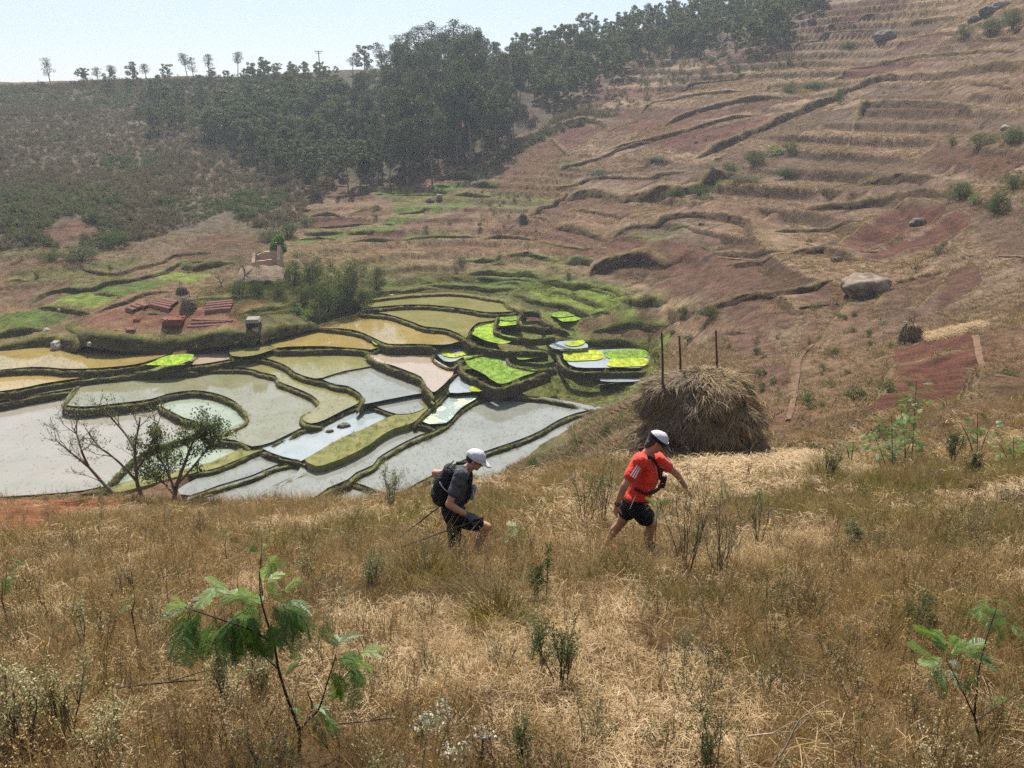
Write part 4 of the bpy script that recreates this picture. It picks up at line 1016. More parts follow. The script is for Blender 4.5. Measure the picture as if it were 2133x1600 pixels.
def scarp(C, h, w, mk, seed):
    """a terrace edge: steep worn face downhill, level tread running back into the slope"""
    n = len(C)
    t = np.gradient(C, axis=0); t /= np.linalg.norm(t, axis=1)[:, None] + 1e-9
    nrm = np.stack([-t[:, 1], t[:, 0]], 1)
    up = height0(C[:, 0] + nrm[:, 0] * 1.5, C[:, 1] + nrm[:, 1] * 1.5) - height0(C[:, 0] - nrm[:, 0] * 1.5, C[:, 1] - nrm[:, 1] * 1.5)
    if np.median(up) < 0: nrm = -nrm
    s = np.concatenate([[0], np.cumsum(np.linalg.norm(np.diff(C, axis=0), axis=1))])
    taper = np.clip(np.minimum(s, s[-1] - s) / 3.0, 0.0, 1) ** 0.6
    hh = h * taper * (0.8 + 0.5 * fbm2(s, s * 0 + seed, 4.0, 3, seed))
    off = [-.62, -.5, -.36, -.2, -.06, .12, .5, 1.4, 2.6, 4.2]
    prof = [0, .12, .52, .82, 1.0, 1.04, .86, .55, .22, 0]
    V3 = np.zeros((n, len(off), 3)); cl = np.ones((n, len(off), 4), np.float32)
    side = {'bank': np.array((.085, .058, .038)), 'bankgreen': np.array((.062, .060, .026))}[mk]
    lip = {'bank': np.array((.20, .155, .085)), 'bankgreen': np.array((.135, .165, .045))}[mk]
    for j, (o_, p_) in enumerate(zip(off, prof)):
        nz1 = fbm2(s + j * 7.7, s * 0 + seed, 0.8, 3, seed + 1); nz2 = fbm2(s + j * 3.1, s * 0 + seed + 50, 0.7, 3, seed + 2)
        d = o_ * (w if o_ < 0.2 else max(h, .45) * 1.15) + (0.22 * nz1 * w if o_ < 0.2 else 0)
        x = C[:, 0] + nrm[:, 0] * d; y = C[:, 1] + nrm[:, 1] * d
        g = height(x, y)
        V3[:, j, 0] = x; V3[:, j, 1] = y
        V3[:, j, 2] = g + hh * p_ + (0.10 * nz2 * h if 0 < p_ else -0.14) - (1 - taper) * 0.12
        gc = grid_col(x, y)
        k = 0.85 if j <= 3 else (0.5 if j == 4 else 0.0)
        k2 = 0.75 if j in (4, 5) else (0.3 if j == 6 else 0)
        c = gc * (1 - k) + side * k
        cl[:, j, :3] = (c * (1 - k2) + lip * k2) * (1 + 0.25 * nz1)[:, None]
    m_ = len(off); i = np.arange(n - 1)[:, None] * m_; j = np.arange(m_ - 1)[None]
    f = np.stack([i + j, i + m_ + j, i + m_ + j + 1, i + j + 1], -1).reshape(-1, 4)
    v = V3.reshape(-1, 3)
    fn = np.cross(v[f[:, 1]] - v[f[:, 0]], v[f[:, 2]] - v[f[:, 0]])
    if fn[:, 2].sum() < 0: f = f[:, ::-1]
    me = mesh_np('terrace_bank', v, f, M['ground'], True)
    a = me.color_attributes.new('col', 'FLOAT_COLOR', 'POINT'); a.data.foreach_set('color', cl.reshape(-1, 4).ravel())
    o = link('terrace_bank', me); o['kind'] = 'structure'
    return V3

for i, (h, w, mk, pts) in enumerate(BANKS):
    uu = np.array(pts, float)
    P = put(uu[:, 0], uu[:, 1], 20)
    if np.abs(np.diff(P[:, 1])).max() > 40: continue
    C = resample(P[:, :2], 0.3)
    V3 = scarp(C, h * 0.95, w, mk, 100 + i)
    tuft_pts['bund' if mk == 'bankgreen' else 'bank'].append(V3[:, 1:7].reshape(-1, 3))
# ------------------------------------------------------------------ foliage and trees
def leaf_quads(P, size, rng_, droop=0.0, aspect=1.8, flat=0.0):
    """a small pointed leaf (two triangles folded) at each point"""
    n = len(P)
    d = rng_.normal(size=(n, 3)); d[:, 2] = d[:, 2] * (1 - flat) - droop
    d /= np.linalg.norm(d, axis=1)[:, None] + 1e-9
    e = np.cross(d, rng_.normal(size=(n, 3))); e /= np.linalg.norm(e, axis=1)[:, None] + 1e-9
    L = (size * rng_.uniform(.6, 1.4, n))[:, None]
    w = L / aspect
    a = P - d * L * .5; b = P + e * w * .5 + d * L * .05; c = P + d * L * .5; e2 = P - e * w * .5 + d * L * .05
    v = np.stack([a, b, c, e2], 1).reshape(-1, 3)
    f = np.arange(n * 4).reshape(n, 4)
    return v, f

def clump_points(c, r, n, rng_, squash=0.7):
    d = rng_.normal(size=(n, 3)); d /= np.linalg.norm(d, axis=1)[:, None]
    rr = r * rng_.uniform(0.35, 1.0, n) ** 0.6
    p = d * rr[:, None]; p[:, 2] *= squash
    return p + np.asarray(c)

def limb(mb, p0, d0, length, r0, r1, rng_, bend=0.25, seg=6, n=5, rise=0.0, m=0):
    p = np.array(p0, float); d = np.array(d0, float); d /= np.linalg.norm(d)
    pts = [p.copy()]
    for i in range(seg):
        d = d + rng_.normal(size=3) * bend * 0.4; d[2] += rise
        d /= np.linalg.norm(d)
        p = p + d * length / seg
        pts.append(p.copy())
    mb.tube(pts, np.linspace(r0, r1, seg + 1), n, m, cap=False)
    return np.array(pts), d

BARK_PALE = plain('bark_eucalyptus', (.19, .16, .13), .85, .35, 3.0, .3)
BARK_DARK = plain('bark_dark', (.075, .055, .04), .9, .35, 8.0, .5)
BARK_GREY = plain('bark_grey', (.16, .125, .10), .9, .35, 9.0, .5)
L_EUC = leafmat('leaf_eucalyptus', [(.022, .034, .020), (.040, .058, .030), (.062, .080, .040), (.085, .095, .05)], .30, .6, .12)
L_EUC2 = leafmat('leaf_eucalyptus_young', [(.035, .055, .025), (.06, .085, .035), (.085, .11, .045), (.11, .12, .06)], .32, .6, .12)
L_SCRUB = leafmat('leaf_scrub', [(.065, .060, .034), (.11, .095, .060), (.155, .13, .085), (.20, .165, .115)], .25, .8, .08)
L_BUSH = leafmat('leaf_bush', [(.025, .045, .016), (.045, .070, .022), (.070, .10, .03), (.10, .13, .04)], .35, .6, .12)
L_OLIVE = leafmat('leaf_olive', [(.04, .055, .025), (.065, .085, .035), (.095, .115, .05), (.13, .14, .065)], .35, .6, .12)
L_FRESH = leafmat('leaf_fresh', [(.05, .10, .02), (.08, .15, .028), (.12, .20, .035), (.16, .25, .05)], .42, .5)
L_DRY = leafmat('leaf_dry', [(.13, .085, .045), (.19, .125, .065), (.25, .17, .09), (.30, .22, .12)], .25, .8)

def eucalyptus(seed, H=1.0, clear=0.4, spread=0.17, clumps=11, per=90, leaf=0.026, slim=False):
    """a trunk mesh and a crown mesh of height H; the crown is made of separate clumps on steep limbs"""
    r = np.random.default_rng(seed)
    t = MB(); c = MB()
    pts, d = limb(t, (0, 0, -0.03), (r.normal() * .03, r.normal() * .03, 1), H * .93, H * .017, H * .004, r, .06, 9, 6, 0.05)
    cen = []
    for k in range(clumps):
        f = clear + (0.97 - clear) * (k + .5) / clumps
        i = f * (len(pts) - 1); i0 = int(i); p = pts[i0] * (1 - (i - i0)) + pts[min(i0 + 1, len(pts) - 1)] * (i - i0)
        a = k * 2.4 + r.uniform(-.6, .6)
        reach = H * spread * (1.15 - 0.75 * abs(f - clear - .22)) * r.uniform(.5, 1.15) * (0.5 if f > .9 else 1)
        bp, dd = limb(t, p, (math.cos(a), math.sin(a), r.uniform(.5, 1.3)), reach * 1.3, H * .006, H * .0025, r, .2, 3, 3, .1)
        cen.append((bp[-1], H * r.uniform(.055, .105) * (0.8 if f > .85 else 1.1)))
        if r.random() < .6: cen.append((bp[2] + r.normal(size=3) * H * .02, H * r.uniform(.04, .07)))
    cen.append((pts[-1], H * .07))
    for q, rad in cen:
        v, f = leaf_quads(clump_points(q, rad, int(per * (rad / (H * .08)) ** 2), r, .85), H * leaf, r, .35, 1.6)
        c.add(v, f)
    return t, c

def bush_mesh(seed, n=700, leaf=0.07, lobes=9, tall=1.0, stems=6, mat=L_SCRUB, bark=BARK_DARK, open_=0.0):
    """a bush of unit radius: twiggy stems and leaf clumps with gaps"""
    r = np.random.default_rng(seed)
    mb = MB()
    for k in range(lobes):
        a = r.uniform(0, 6.28); rr = r.uniform(0.1, .75); z = r.uniform(.25, 1.0) * tall * (1.1 - .5 * rr)
        q = np.array((math.cos(a) * rr, math.sin(a) * rr, z))
        s = r.uniform(.22, .42)
        v, f = leaf_quads(clump_points(q, s, n // lobes, r, .8), leaf, r, .0, 1.7)
        mb.add(v, f, 0)
        if k < stems:
            w = np.array([(0, 0, -.08), q * np.array((.45, .45, .5)) + r.normal(size=3) * .05, q])
            mb.tube(w, [.035, .022, .008], 3, 1, False)
    return mb.mesh('bush', [mat, bark])

def plant_tree(name, tm, cm, loc, s, rz, label, cat, group=None, tw=0.0):
    e = empty(name, loc, rz, 1.0); e.scale = (s * (1 + tw), s * (1 + tw), s)
    tag(e, label, cat, group)
    a = link('trunk', tm, parent=e); b = link('crown', cm, parent=e)
    return e

EUC = []
for k, (cl, sp, nc, lf) in enumerate([(.25, .17, 14, .030), (.14, .2, 16, .032), (.38, .18, 11, .030), (.08, .18, 17, .032), (.2, .15, 15, .03), (.3, .21, 12, .032)]):
    t, c = eucalyptus(100 + k, 1.0, cl, sp, nc, 150, lf * .78)
    EUC.append((t.mesh('trunk', BARK_PALE), c.mesh('crown', L_EUC)))
YNG = []
for k, (cl, sp, nc, lf) in enumerate([(.12, .22, 13, .048), (.18, .25, 12, .05), (.10, .18, 14, .046), (.2, .28, 11, .052)]):
    t, c = eucalyptus(200 + k, 1.0, cl, sp, nc, 120, lf * .76)
    YNG.append((t.mesh('trunk', BARK_PALE), c.mesh('crown', L_EUC2)))
TALL = []
for k in range(4):
    t, c = eucalyptus(300 + k, 1.0, [.40, .52, .35, .48][k], .11, 13, 60, .024)
    TALL.append((t.mesh('trunk', BARK_PALE), c.mesh('crown', L_EUC)))

def poly_points(poly_px, spacing, ymin=40, jitter=.45):
    """points on the land, roughly evenly spaced, whose base falls inside a photo outline"""
    p = np.array(poly_px, float)
    w = put(p[:, 0], p[:, 1], ymin)
    lo = w[:, :2].min(0) - 5; hi = w[:, :2].max(0) + 5
    gx, gy = np.meshgrid(np.arange(lo[0], hi[0], spacing), np.arange(lo[1], hi[1], spacing))
    x = gx.ravel() + rng.uniform(-jitter, jitter, gx.size) * spacing; y = gy.ravel() + rng.uniform(-jitter, jitter, gx.size) * spacing
    k = in_poly(x, y, w[:, :2]); x, y = x[k], y[k]
    return np.stack([x, y, height(x, y)], 1)

trees = []   # (x, y, z, height, family, kind)
# tall grove at the head of the valley
g = poly_points([(775, 385), (900, 378), (1010, 345), (1075, 290), (1095, 215), (1075, 140), (1000, 142), (900, 146), (800, 150), (740, 190), (720, 280), (740, 360)], 3.9)
for q in g:
    ub = float(proj(*q)[0])
    hgt = rng.uniform(8.5, 15.5) if 830 < ub < 1010 else (rng.uniform(6.5, 9.5) if ub <= 790 else rng.uniform(7.5, 11))
    if q[1] > 178: hgt *= .62
    trees.append((*q, hgt, 'E', 'grove'))
g = poly_points([(600, 395), (700, 408), (775, 385), (740, 300), (720, 200), (690, 160), (590, 165), (520, 210), (470, 260), (430, 300), (520, 330)], 4.0)
for q in g: trees.append((*q, rng.uniform(4.5, 8.0) * (.6 if q[1] > 190 else 1), 'Y', 'left'))
g = poly_points([(230, 235), (300, 290), (430, 305), (470, 260), (540, 200), (600, 165), (560, 160), (420, 185), (330, 205)], 5.2)
for q in g: trees.append((*q, rng.uniform(3.2, 6.2), 'Y', 'left'))
g = poly_points([(1095, 215), (1180, 228), (1290, 170), (1330, 130), (1400, 118), (1500, 90), (1600, 110), (1720, 20), (1760, -60), (1660, -25), (1400, 42), (1200, 88), (1060, 118)], 2.9)
for q in g: trees.append((*q, rng.uniform(3.4, 6.2), 'Y', 'right'))
g = poly_points([(1280, 200), (1340, 150), (1480, 110), (1600, 120), (1640, 90), (1600, 60), (1450, 90), (1330, 120)], 7.5)
for q in g: trees.append((*q, rng.uniform(4.0, 7.5), 'Y', 'right'))
g = poly_points([(130, 200), (300, 195), (340, 172), (140, 172)], 7.0)
for q in g: trees.append((*q, rng.uniform(3.0, 5.5), 'Y', 'left'))
trees = [t for t in trees if not (t[5] == 'right' and rng.random() < .08)]
size_px = [t[3] / t[1] for t in trees]
# how much of a tree shows: front rows show largest
order = np.argsort([-(s) for s in size_px])
GL = {'grove': ('tall eucalyptus of the dark grove at the valley head,', 'eucalyptus trees of the tall grove'),
      'left': ('bushy young eucalyptus of the left hillside wood,', 'young eucalyptus on the left hillside'),
      'right': ('bushy eucalyptus of the belt along the right ridge,', 'eucalyptus on the right hand ridge')}
rest = {'E': [], 'Y': []}
ntree = 0
for rank, i in enumerate(order):
    x, y, z, hgt, fam, kind = trees[i]
    if rank < 265:
        fm = (EUC if fam == 'E' else YNG); tm, cm = fm[rng.integers(len(fm))]
        lb, gp = GL[kind]
        ub, vb = proj(x, y, z); side_ = {'grove': (900, 1000), 'left': (520, 660), 'right': (1250, 1450)}[kind]
        wh = ' at its left part' if ub < side_[0] else (' at its middle' if ub < side_[1] else ' at its right part')
        dp = 'front row ' if (kind == 'grove' and y < 158) or (kind == 'left' and y < 150) or (kind == 'right' and y < 185) else 'inner '
        lb = dp + lb + wh; gp = dp + gp + wh
        plant_tree('eucalyptus_tree', tm, cm, (x, y, z), hgt, rng.uniform(0, 6.28), lb, 'tree', gp, rng.uniform(.05, .5) if fam == 'Y' else rng.uniform(-.25, .12))
        ntree += 1
    else: rest[fam].append((x, y, z, hgt))
def joined(t, c):
    me = bpy.data.meshes.new('tree_source')
    bm = bmesh.new(); bm.from_mesh(t)
    for f in bm.faces: f.material_index = 0
    n0 = len(bm.faces)
    bm.from_mesh(c); bm.faces.ensure_lookup_table()
    for f in bm.faces[n0:]: f.material_index = 1
    bm.to_mesh(me); bm.free()
    me.materials.append(t.materials[0]); me.materials.append(c.materials[0])
    return me
for fam, lab in (('E', 'the far rows of the dark eucalyptus grove'), ('Y', 'the far mass of the young eucalyptus wood on the ridges')):
    a = np.array(rest[fam])
    if len(a) == 0: continue
    src = [joined(t, c) for t, c in (EUC if fam == 'E' else YNG)]
    wd_ = (.72, 1.05) if fam == 'E' else (.95, 1.3)
    sc = np.stack([a[:, 3] * rng.uniform(*wd_, len(a)), a[:, 3] * rng.uniform(*wd_, len(a)), a[:, 3]], 1)
    scatter('eucalyptus_wood', a[:, :3], np.stack([a[:, 0] * 0, a[:, 0] * 0, rng.uniform(0, 6.28, len(a))], 1), sc, src, rng.integers(0, len(src), len(a)), lab, 'woodland')

# emergent crowns against the sky, and the lone trees of the left ridge: (u base, v base, top v, family, label)
SKY_TREES = [
    (760, 150, 92, 'Y', 'dark cone shaped tree on the skyline left of the tall grove'),
    (800, 152, 85, 'T', 'slender flat topped eucalyptus beside the cone shaped tree'),
    (832, 150, 68, 'T', 'eucalyptus with a domed crown, left shoulder of the skyline group'),
    (872, 150, 46, 'T', 'thin trunked eucalyptus with parasol crown, left half of the skyline group'),
    (905, 148, 38, 'T', 'thin trunked eucalyptus with bunched crown at the middle of the skyline group'),
    (926, 148, 58, 'T', 'lower eucalyptus in the notch between the two highest skyline crowns'),
    (950, 146, 33, 'T', 'highest eucalyptus of the grove, its pointed crown against the sky'),
    (975, 144, 44, 'T', 'eucalyptus with pale airy crown right of the highest one'),
    (988, 142, 62, 'T', 'right hand end tree of the tall skyline group'),
    (850, 150, 60, 'T', 'narrow eucalyptus behind the domed skyline crown'),
    (105, 170, 117, 'T', 'lone slim eucalyptus far left on the ridge, its crown well above the trunk'),
    (175, 170, 140, 'Y', 'low rounded tree at the left end of the ridge row'),
    (205, 168, 137, 'T', 'bare stemmed tree with broken crown near the left end of the ridge row'),
    (240, 168, 134, 'T', 'tree with a lopsided tuft crown in the ridge row'),
    (278, 166, 126, 'Y', 'dark spreading tree in the middle of the ridge row'),
    (305, 166, 130, 'T', 'tree with two tufts of leaves right of the dark spreading tree'),
    (350, 163, 132, 'Y', 'small bushy tree left of the tall pale pair on the ridge'),
    (392, 162, 108, 'T', 'taller left tree of the pale pair on the ridge'),
    (404, 162, 116, 'T', 'shorter right tree of the pale pair on the ridge'),
    (438, 160, 109, 'T', 'thin pole like tree with a small top tuft on the ridge'),
    (442, 160, 140, 'Y', 'short bush like tree at the foot of the thin pole like tree'),
    (496, 158, 104, 'T', 'narrow column shaped tree on the ridge, highest of its stretch'),
    (530, 156, 146, 'Y', 'small round tree right of the column shaped tree'),
    (578, 155, 130, 'Y', 'small bright tree on the ridge between column tree and pole'),
    (603, 155, 140, 'Y', 'tiny tree on the ridge just left of the round bushy one'),
    (636, 153, 127, 'Y', 'round bushy tree on the ridge left of the electricity pole'),
    (660, 153, 137, 'Y', 'small tree at the foot of the electricity pole'),
    (735, 148, 116, 'T', 'thin pale tree between the electricity pole and the grove'),
    (700, 150, 137, 'Y', 'low pale tree right of the electricity pole'),
    (1340, 60, 4, 'T', 'slender tree sticking up above the ridge wood near the top of the frame'),
]
for k, (u, v, vt, fam, lab) in enumerate(SKY_TREES):
    base = put([u], [v + 6], 120)[0]
    _, rz = ray(u, vt)
    hgt = float(rz * base[1] - base[2])
    fm = {'T': TALL, 'Y': YNG}[fam]; tm, cm = fm[k % len(fm)]
    plant_tree('ridge_tree', tm, cm, base, hgt, rng.uniform(0, 6.28), lab, 'tree', None, (.9 if hgt < 5 else .35) if fam == 'T' else .5)

# electricity pole on the ridge
b = put([667], [156], 120)[0]
_, rz = ray(667, 106); hp = float(rz * b[1] - b[2])
e = empty('electricity_pole', b); tag(e, 'thin wooden electricity pole with a cross arm standing on the ridge', 'pole')
link('post', MB().tube([(0, 0, -.3), (0, 0, hp)], [.16, .11], 8).mesh('post', BARK_GREY), parent=e)
mb = MB(); mb.box((0, 0, hp - .15), (1.9, .14, .14)); mb.box((0, 0, hp - .6), (1.2, .12, .12))
link('cross_arm', mb.mesh('cross_arm', BARK_GREY), parent=e)
for s in (-.85, 0, .85):
    link('insulator', MB().tube([(s, 0, hp - .08), (s, 0, hp + .16)], [.05, .035], 6).mesh('insulator', plain('ceramic', (.25, .2, .17), .4)), parent=e)

# ------------------------------------------------------------------ scrub covering the left hillside
SCR = [bush_mesh(400 + k, 260, .14, 7, 1.0, 5, L_SCRUB) for k in range(5)]
SCRG = [bush_mesh(420 + k, 230, .16, 7, 1.0, 5, L_OLIVE) for k in range(3)]
def region(polys, n, ymin=30, ymax=240):
    """n random points on the land inside photo outlines, even in world area"""
    out = []
    for poly in polys:
        w = put(*np.array(poly, float).T, ymin)
        lo = w[:, :2].min(0); hi = w[:, :2].max(0)
        tot = 0
        for _ in range(60):
            r = rng.uniform(lo, hi, (n, 2)); r = r[in_poly(r[:, 0], r[:, 1], w[:, :2])]
            out.append(r[:n - tot]); tot += len(out[-1])
            if tot >= n: break
    x = np.concatenate(out)
    return np.column_stack([x, height(x[:, 0], x[:, 1])])
left_hill = [(-150, 172), (200, 170), (420, 164), (600, 158), (690, 165), (720, 250), (720, 330), (690, 400), (640, 430), (620, 470), (520, 470), (470, 440), (300, 500), (200, 520), (60, 520), (-150, 540)]
a = region([left_hill], 15000)
u_, v_ = proj(a[:, 0], a[:, 1], a[:, 2])
dens = fbm2(a[:, 0], a[:, 1], 14, 3, 41)
plot = in_poly(u_, v_, [(75, 485), (160, 443), (212, 485), (125, 520)])
keep = ~plot & (dens > -0.62 + 0.15 * (v_ < 260))
a, u_, v_, dens = a[keep], u_[keep], v_[keep], dens[keep]
green = ((u_ < 260) & (v_ > 390) & (rng.random(len(a)) < .6)) | (fbm2(a[:, 0], a[:, 1], 20, 2, 43) > .33)
sc = rng.uniform(.40, 1.0, len(a)) * (1 + 0.5 * dens) * np.where(v_ > 380, 1.15, .9) * np.where((u_ > 380) & (v_ > 380), .7, 1)
for nm, k, src, lab in (('scrub', ~green, SCR, 'brownish scrub of low bushes covering the left hillside'), ('green_scrub', green, SCRG, 'greener bushes in patches over the left hillside')):
    n = k.sum()
    s3 = np.stack([sc[k], sc[k], sc[k] * rng.uniform(.7, 1.4, n)], 1)
    scatter(nm, a[k] - [0, 0, .1], np.stack([np.zeros(n), np.zeros(n), rng.uniform(0, 6.28, n)], 1), s3, src, rng.integers(0, len(src), n), lab, 'scrub')
# thin scrub between the ridge wood and the fields of the right hill
b_ = region([[(1095, 215), (1180, 250), (1300, 225), (1420, 190), (1560, 165), (1680, 130), (1640, 95), (1500, 100), (1330, 130), (1290, 175), (1180, 230)], [(1000, 350), (1080, 300), (1190, 232), (1290, 240), (1150, 280), (1060, 330)]], 420, 90)
n = len(b_); s = rng.uniform(.35, .95, n)
scatter('hillside_scrub', b_ - [0, 0, .1], np.stack([np.zeros(n), np.zeros(n), rng.uniform(0, 6.28, n)], 1), np.stack([s, s, s * rng.uniform(.7, 1.3, n)], 1), SCR + SCRG[:1], rng.integers(0, 6, n), 'grey green scrub along the lower edge of the ridge wood', 'scrub')
# ------------------------------------------------------------------ grasses
def blades(mb, r, n, h, w, rad, lean=0.35, m=0, curl=0.5, base_z=-0.03):
    """curved tapering grass blades, three segments each"""
    a = r.uniform(0, 6.28, n); rr = rad * np.sqrt(r.uniform(0, 1, n))
    bx, by = np.cos(a) * rr, np.sin(a) * rr
    d = a + r.normal(0, .7, n); L = h * r.uniform(.5, 1.15, n)
    out = lean * r.uniform(.2, 1.4, n) + rr / (rad + 1e-6) * lean * .6
    wd = w * r.uniform(.6, 1.3, n)
    fa = r.uniform(0, 6.28, n)
    sx, sy = np.cos(fa), np.sin(fa)
    V = []
    for t in (0, .4, .75, 1.0):
        o = out * L * (t ** 1.6) * (1 + curl * t)
        z = L * t * np.clip(1 - 0.35 * out * t * curl * 2, .25, 1)
        cx = bx + np.cos(d) * o; cy_ = by + np.sin(d) * o
        k = wd * .5 * (1 - t ** 2)
        if t < 1:
            V.append(np.stack([cx - sx * k, cy_ - sy * k, z + base_z], 1)); V.append(np.stack([cx + sx * k, cy_ + sy * k, z + base_z], 1))
        else: V.append(np.stack([cx, cy_, z + base_z], 1))
    V = np.stack(V, 1).reshape(-1, 3)
    b = np.arange(n)[:, None] * 7
    q = np.concatenate([b + [0, 1, 3, 2], b + [2, 3, 5, 4]]); t3 = b + [4, 5, 6]
    nv = mb.n
    mb.v.append(V); mb.n += len(V)
    mb.f4.append(q + nv); mb.m4.append(np.full(len(q), m)); mb.f3.append(t3 + nv); mb.m3.append(np.full(len(t3), m))

G_STRAW = leafmat('grass_straw', [(.18, .115, .052), (.31, .21, .10), (.44, .315, .165), (.58, .44, .26)], .35, .7, .15)
G_BROWN = leafmat('grass_brown', [(.09, .055, .026), (.17, .105, .048), (.28, .18, .085), (.40, .27, .14)], .35, .7, .15)
G_OLIVE = leafmat('grass_olive', [(.075, .072, .022), (.12, .11, .033), (.18, .155, .05), (.26, .20, .08)], .4, .6, .2)
G_GREEN = leafmat('grass_green', [(.06, .085, .018), (.09, .125, .024), (.13, .165, .035), (.19, .21, .05)], .42, .6, .2)
G_LITTER = leafmat('straw_litter', [(.20, .135, .07), (.33, .235, .13), (.46, .34, .20), (.60, .465, .29)], .2, .7, .2)

def tuft(name, seed, spec, mats):
    r = np.random.default_rng(seed); mb = MB()
    for (n, h, w, rad, lean, m) in spec: blades(mb, r, n, h, w, rad, lean, m)
    return mb.mesh(name, mats)

def seedstems(seed, n, h, mats):
    """tall thin stems with loose seed heads"""
    r = np.random.default_rng(seed); mb = MB()
    for k in range(n):
        a = r.uniform(0, 6.28); L = h * r.uniform(.6, 1.1); ln = r.uniform(.05, .45)
        b = np.array((r.normal() * .04, r.normal() * .04, -.03)); p = [b]
        for t in (.35, .7, 1.0): p.append(b + np.array((math.cos(a) * ln * L * t ** 1.7, math.sin(a) * ln * L * t ** 1.7, L * t * (1 - .2 * ln * t))))
        mb.tube(p, [.0022, .0018, .0013, .0008], 3, 0, False)
        q = np.array(p[-1]) ; d = np.array(p[-1]) - np.array(p[-2]); d /= np.linalg.norm(d)
        P = q + d * r.uniform(-.10, .03, 10)[:, None] + r.normal(size=(10, 3)) * .007
        v, f = leaf_quads(P, .017, r, 0, 2.6); mb.add(v, f, 1)
    return mb.mesh('seed_stems', mats)

def mat_litter(seed, n, rad, w, mats):
    """flattened straw lying every way on the ground"""
    r = np.random.default_rng(seed); mb = MB()
    P = np.stack([r.normal(0, rad * .55, n), r.normal(0, rad * .55, n), r.uniform(.0, .07, n)], 1)
    a = r.uniform(0, 6.28, n); L = r.uniform(.08, .26, n) / 2; tl = r.normal(0, .22, n)
    d = np.stack([np.cos(a), np.sin(a), tl], 1) * L[:, None]; s = np.stack([-np.sin(a), np.cos(a), r.normal(0, .4, n)], 1) * (w * r.uniform(.6, 1.3, n) / 2)[:, None]
    m_ = P + s * 0 + np.array([0, 0, .012])
    V = np.stack([P - d - s, P - d + s, m_ + s, m_ - s, P + d + s, P + d - s], 1).reshape(-1, 3)
    b = np.arange(n)[:, None] * 6
    mb.add(V, np.concatenate([b + [0, 1, 2, 3], b + [3, 2, 4, 5]]))
    return mb.mesh('litter', mats)

near_src = [
    tuft('tuft', 1, [(46, .26, .0045, .10, .5, 0), (10, .34, .0035, .08, .4, 1)], [G_BROWN, G_STRAW]),
    tuft('tuft', 2, [(40, .20, .0045, .12, .7, 0), (14, .30, .0035, .10, .6, 1)], [G_STRAW, G_BROWN]),
    tuft('tuft', 3, [(50, .30, .004, .08, .4, 0), (12, .22, .0045, .10, .7, 1)], [G_BROWN, G_OLIVE]),
    tuft('tuft', 4, [(34, .30, .0045, .09, .45, 0), (22, .26, .004, .10, .6, 1)], [G_OLIVE, G_BROWN]),
    mat_litter(5, 60, .20, .005, [G_LITTER]),
    mat_litter(6, 60, .20, .005, [G_STRAW]),
    seedstems(7, 7, .48, [G_BROWN, G_STRAW]),
    seedstems(8, 6, .58, [G_OLIVE, G_STRAW]),
    tuft('tuft', 9, [(40, .34, .005, .08, .35, 0)], [G_OLIVE]),
    tuft('tuft', 10, [(26, .16, .006, .12, .8, 0)], [G_GREEN]),
]
mid_src = [
    tuft('tuft', 21, [(30, .28, .009, .16, .5, 0), (8, .36, .007, .14, .4, 1)], [G_BROWN, G_STRAW]),
    tuft('tuft', 22, [(28, .22, .009, .18, .7, 0), (10, .32, .007, .16, .5, 1)], [G_STRAW, G_BROWN]),
    tuft('tuft', 23, [(34, .32, .008, .14, .4, 0), (8, .25, .009, .14, .7, 1)], [G_BROWN, G_OLIVE]),
    tuft('tuft', 24, [(24, .32, .009, .14, .45, 0), (14, .28, .008, .14, .6, 1)], [G_OLIVE, G_BROWN]),
    mat_litter(25, 44, .28, .010, [G_LITTER]),
    mat_litter(26, 44, .28, .010, [G_STRAW]),
    tuft('tuft', 27, [(14, .50, .006, .10, .4, 0), (8, .44, .006, .1, .4, 1)], [G_BROWN, G_STRAW]),
    tuft('tuft', 28, [(14, .55, .006, .10, .35, 0), (8, .44, .006, .1, .4, 1)], [G_OLIVE, G_STRAW]),
    tuft('tuft', 29, [(34, .40, .010, .14, .35, 0)], [G_OLIVE]),
    tuft('tuft', 30, [(22, .18, .010, .16, .8, 0)], [G_GREEN]),
]
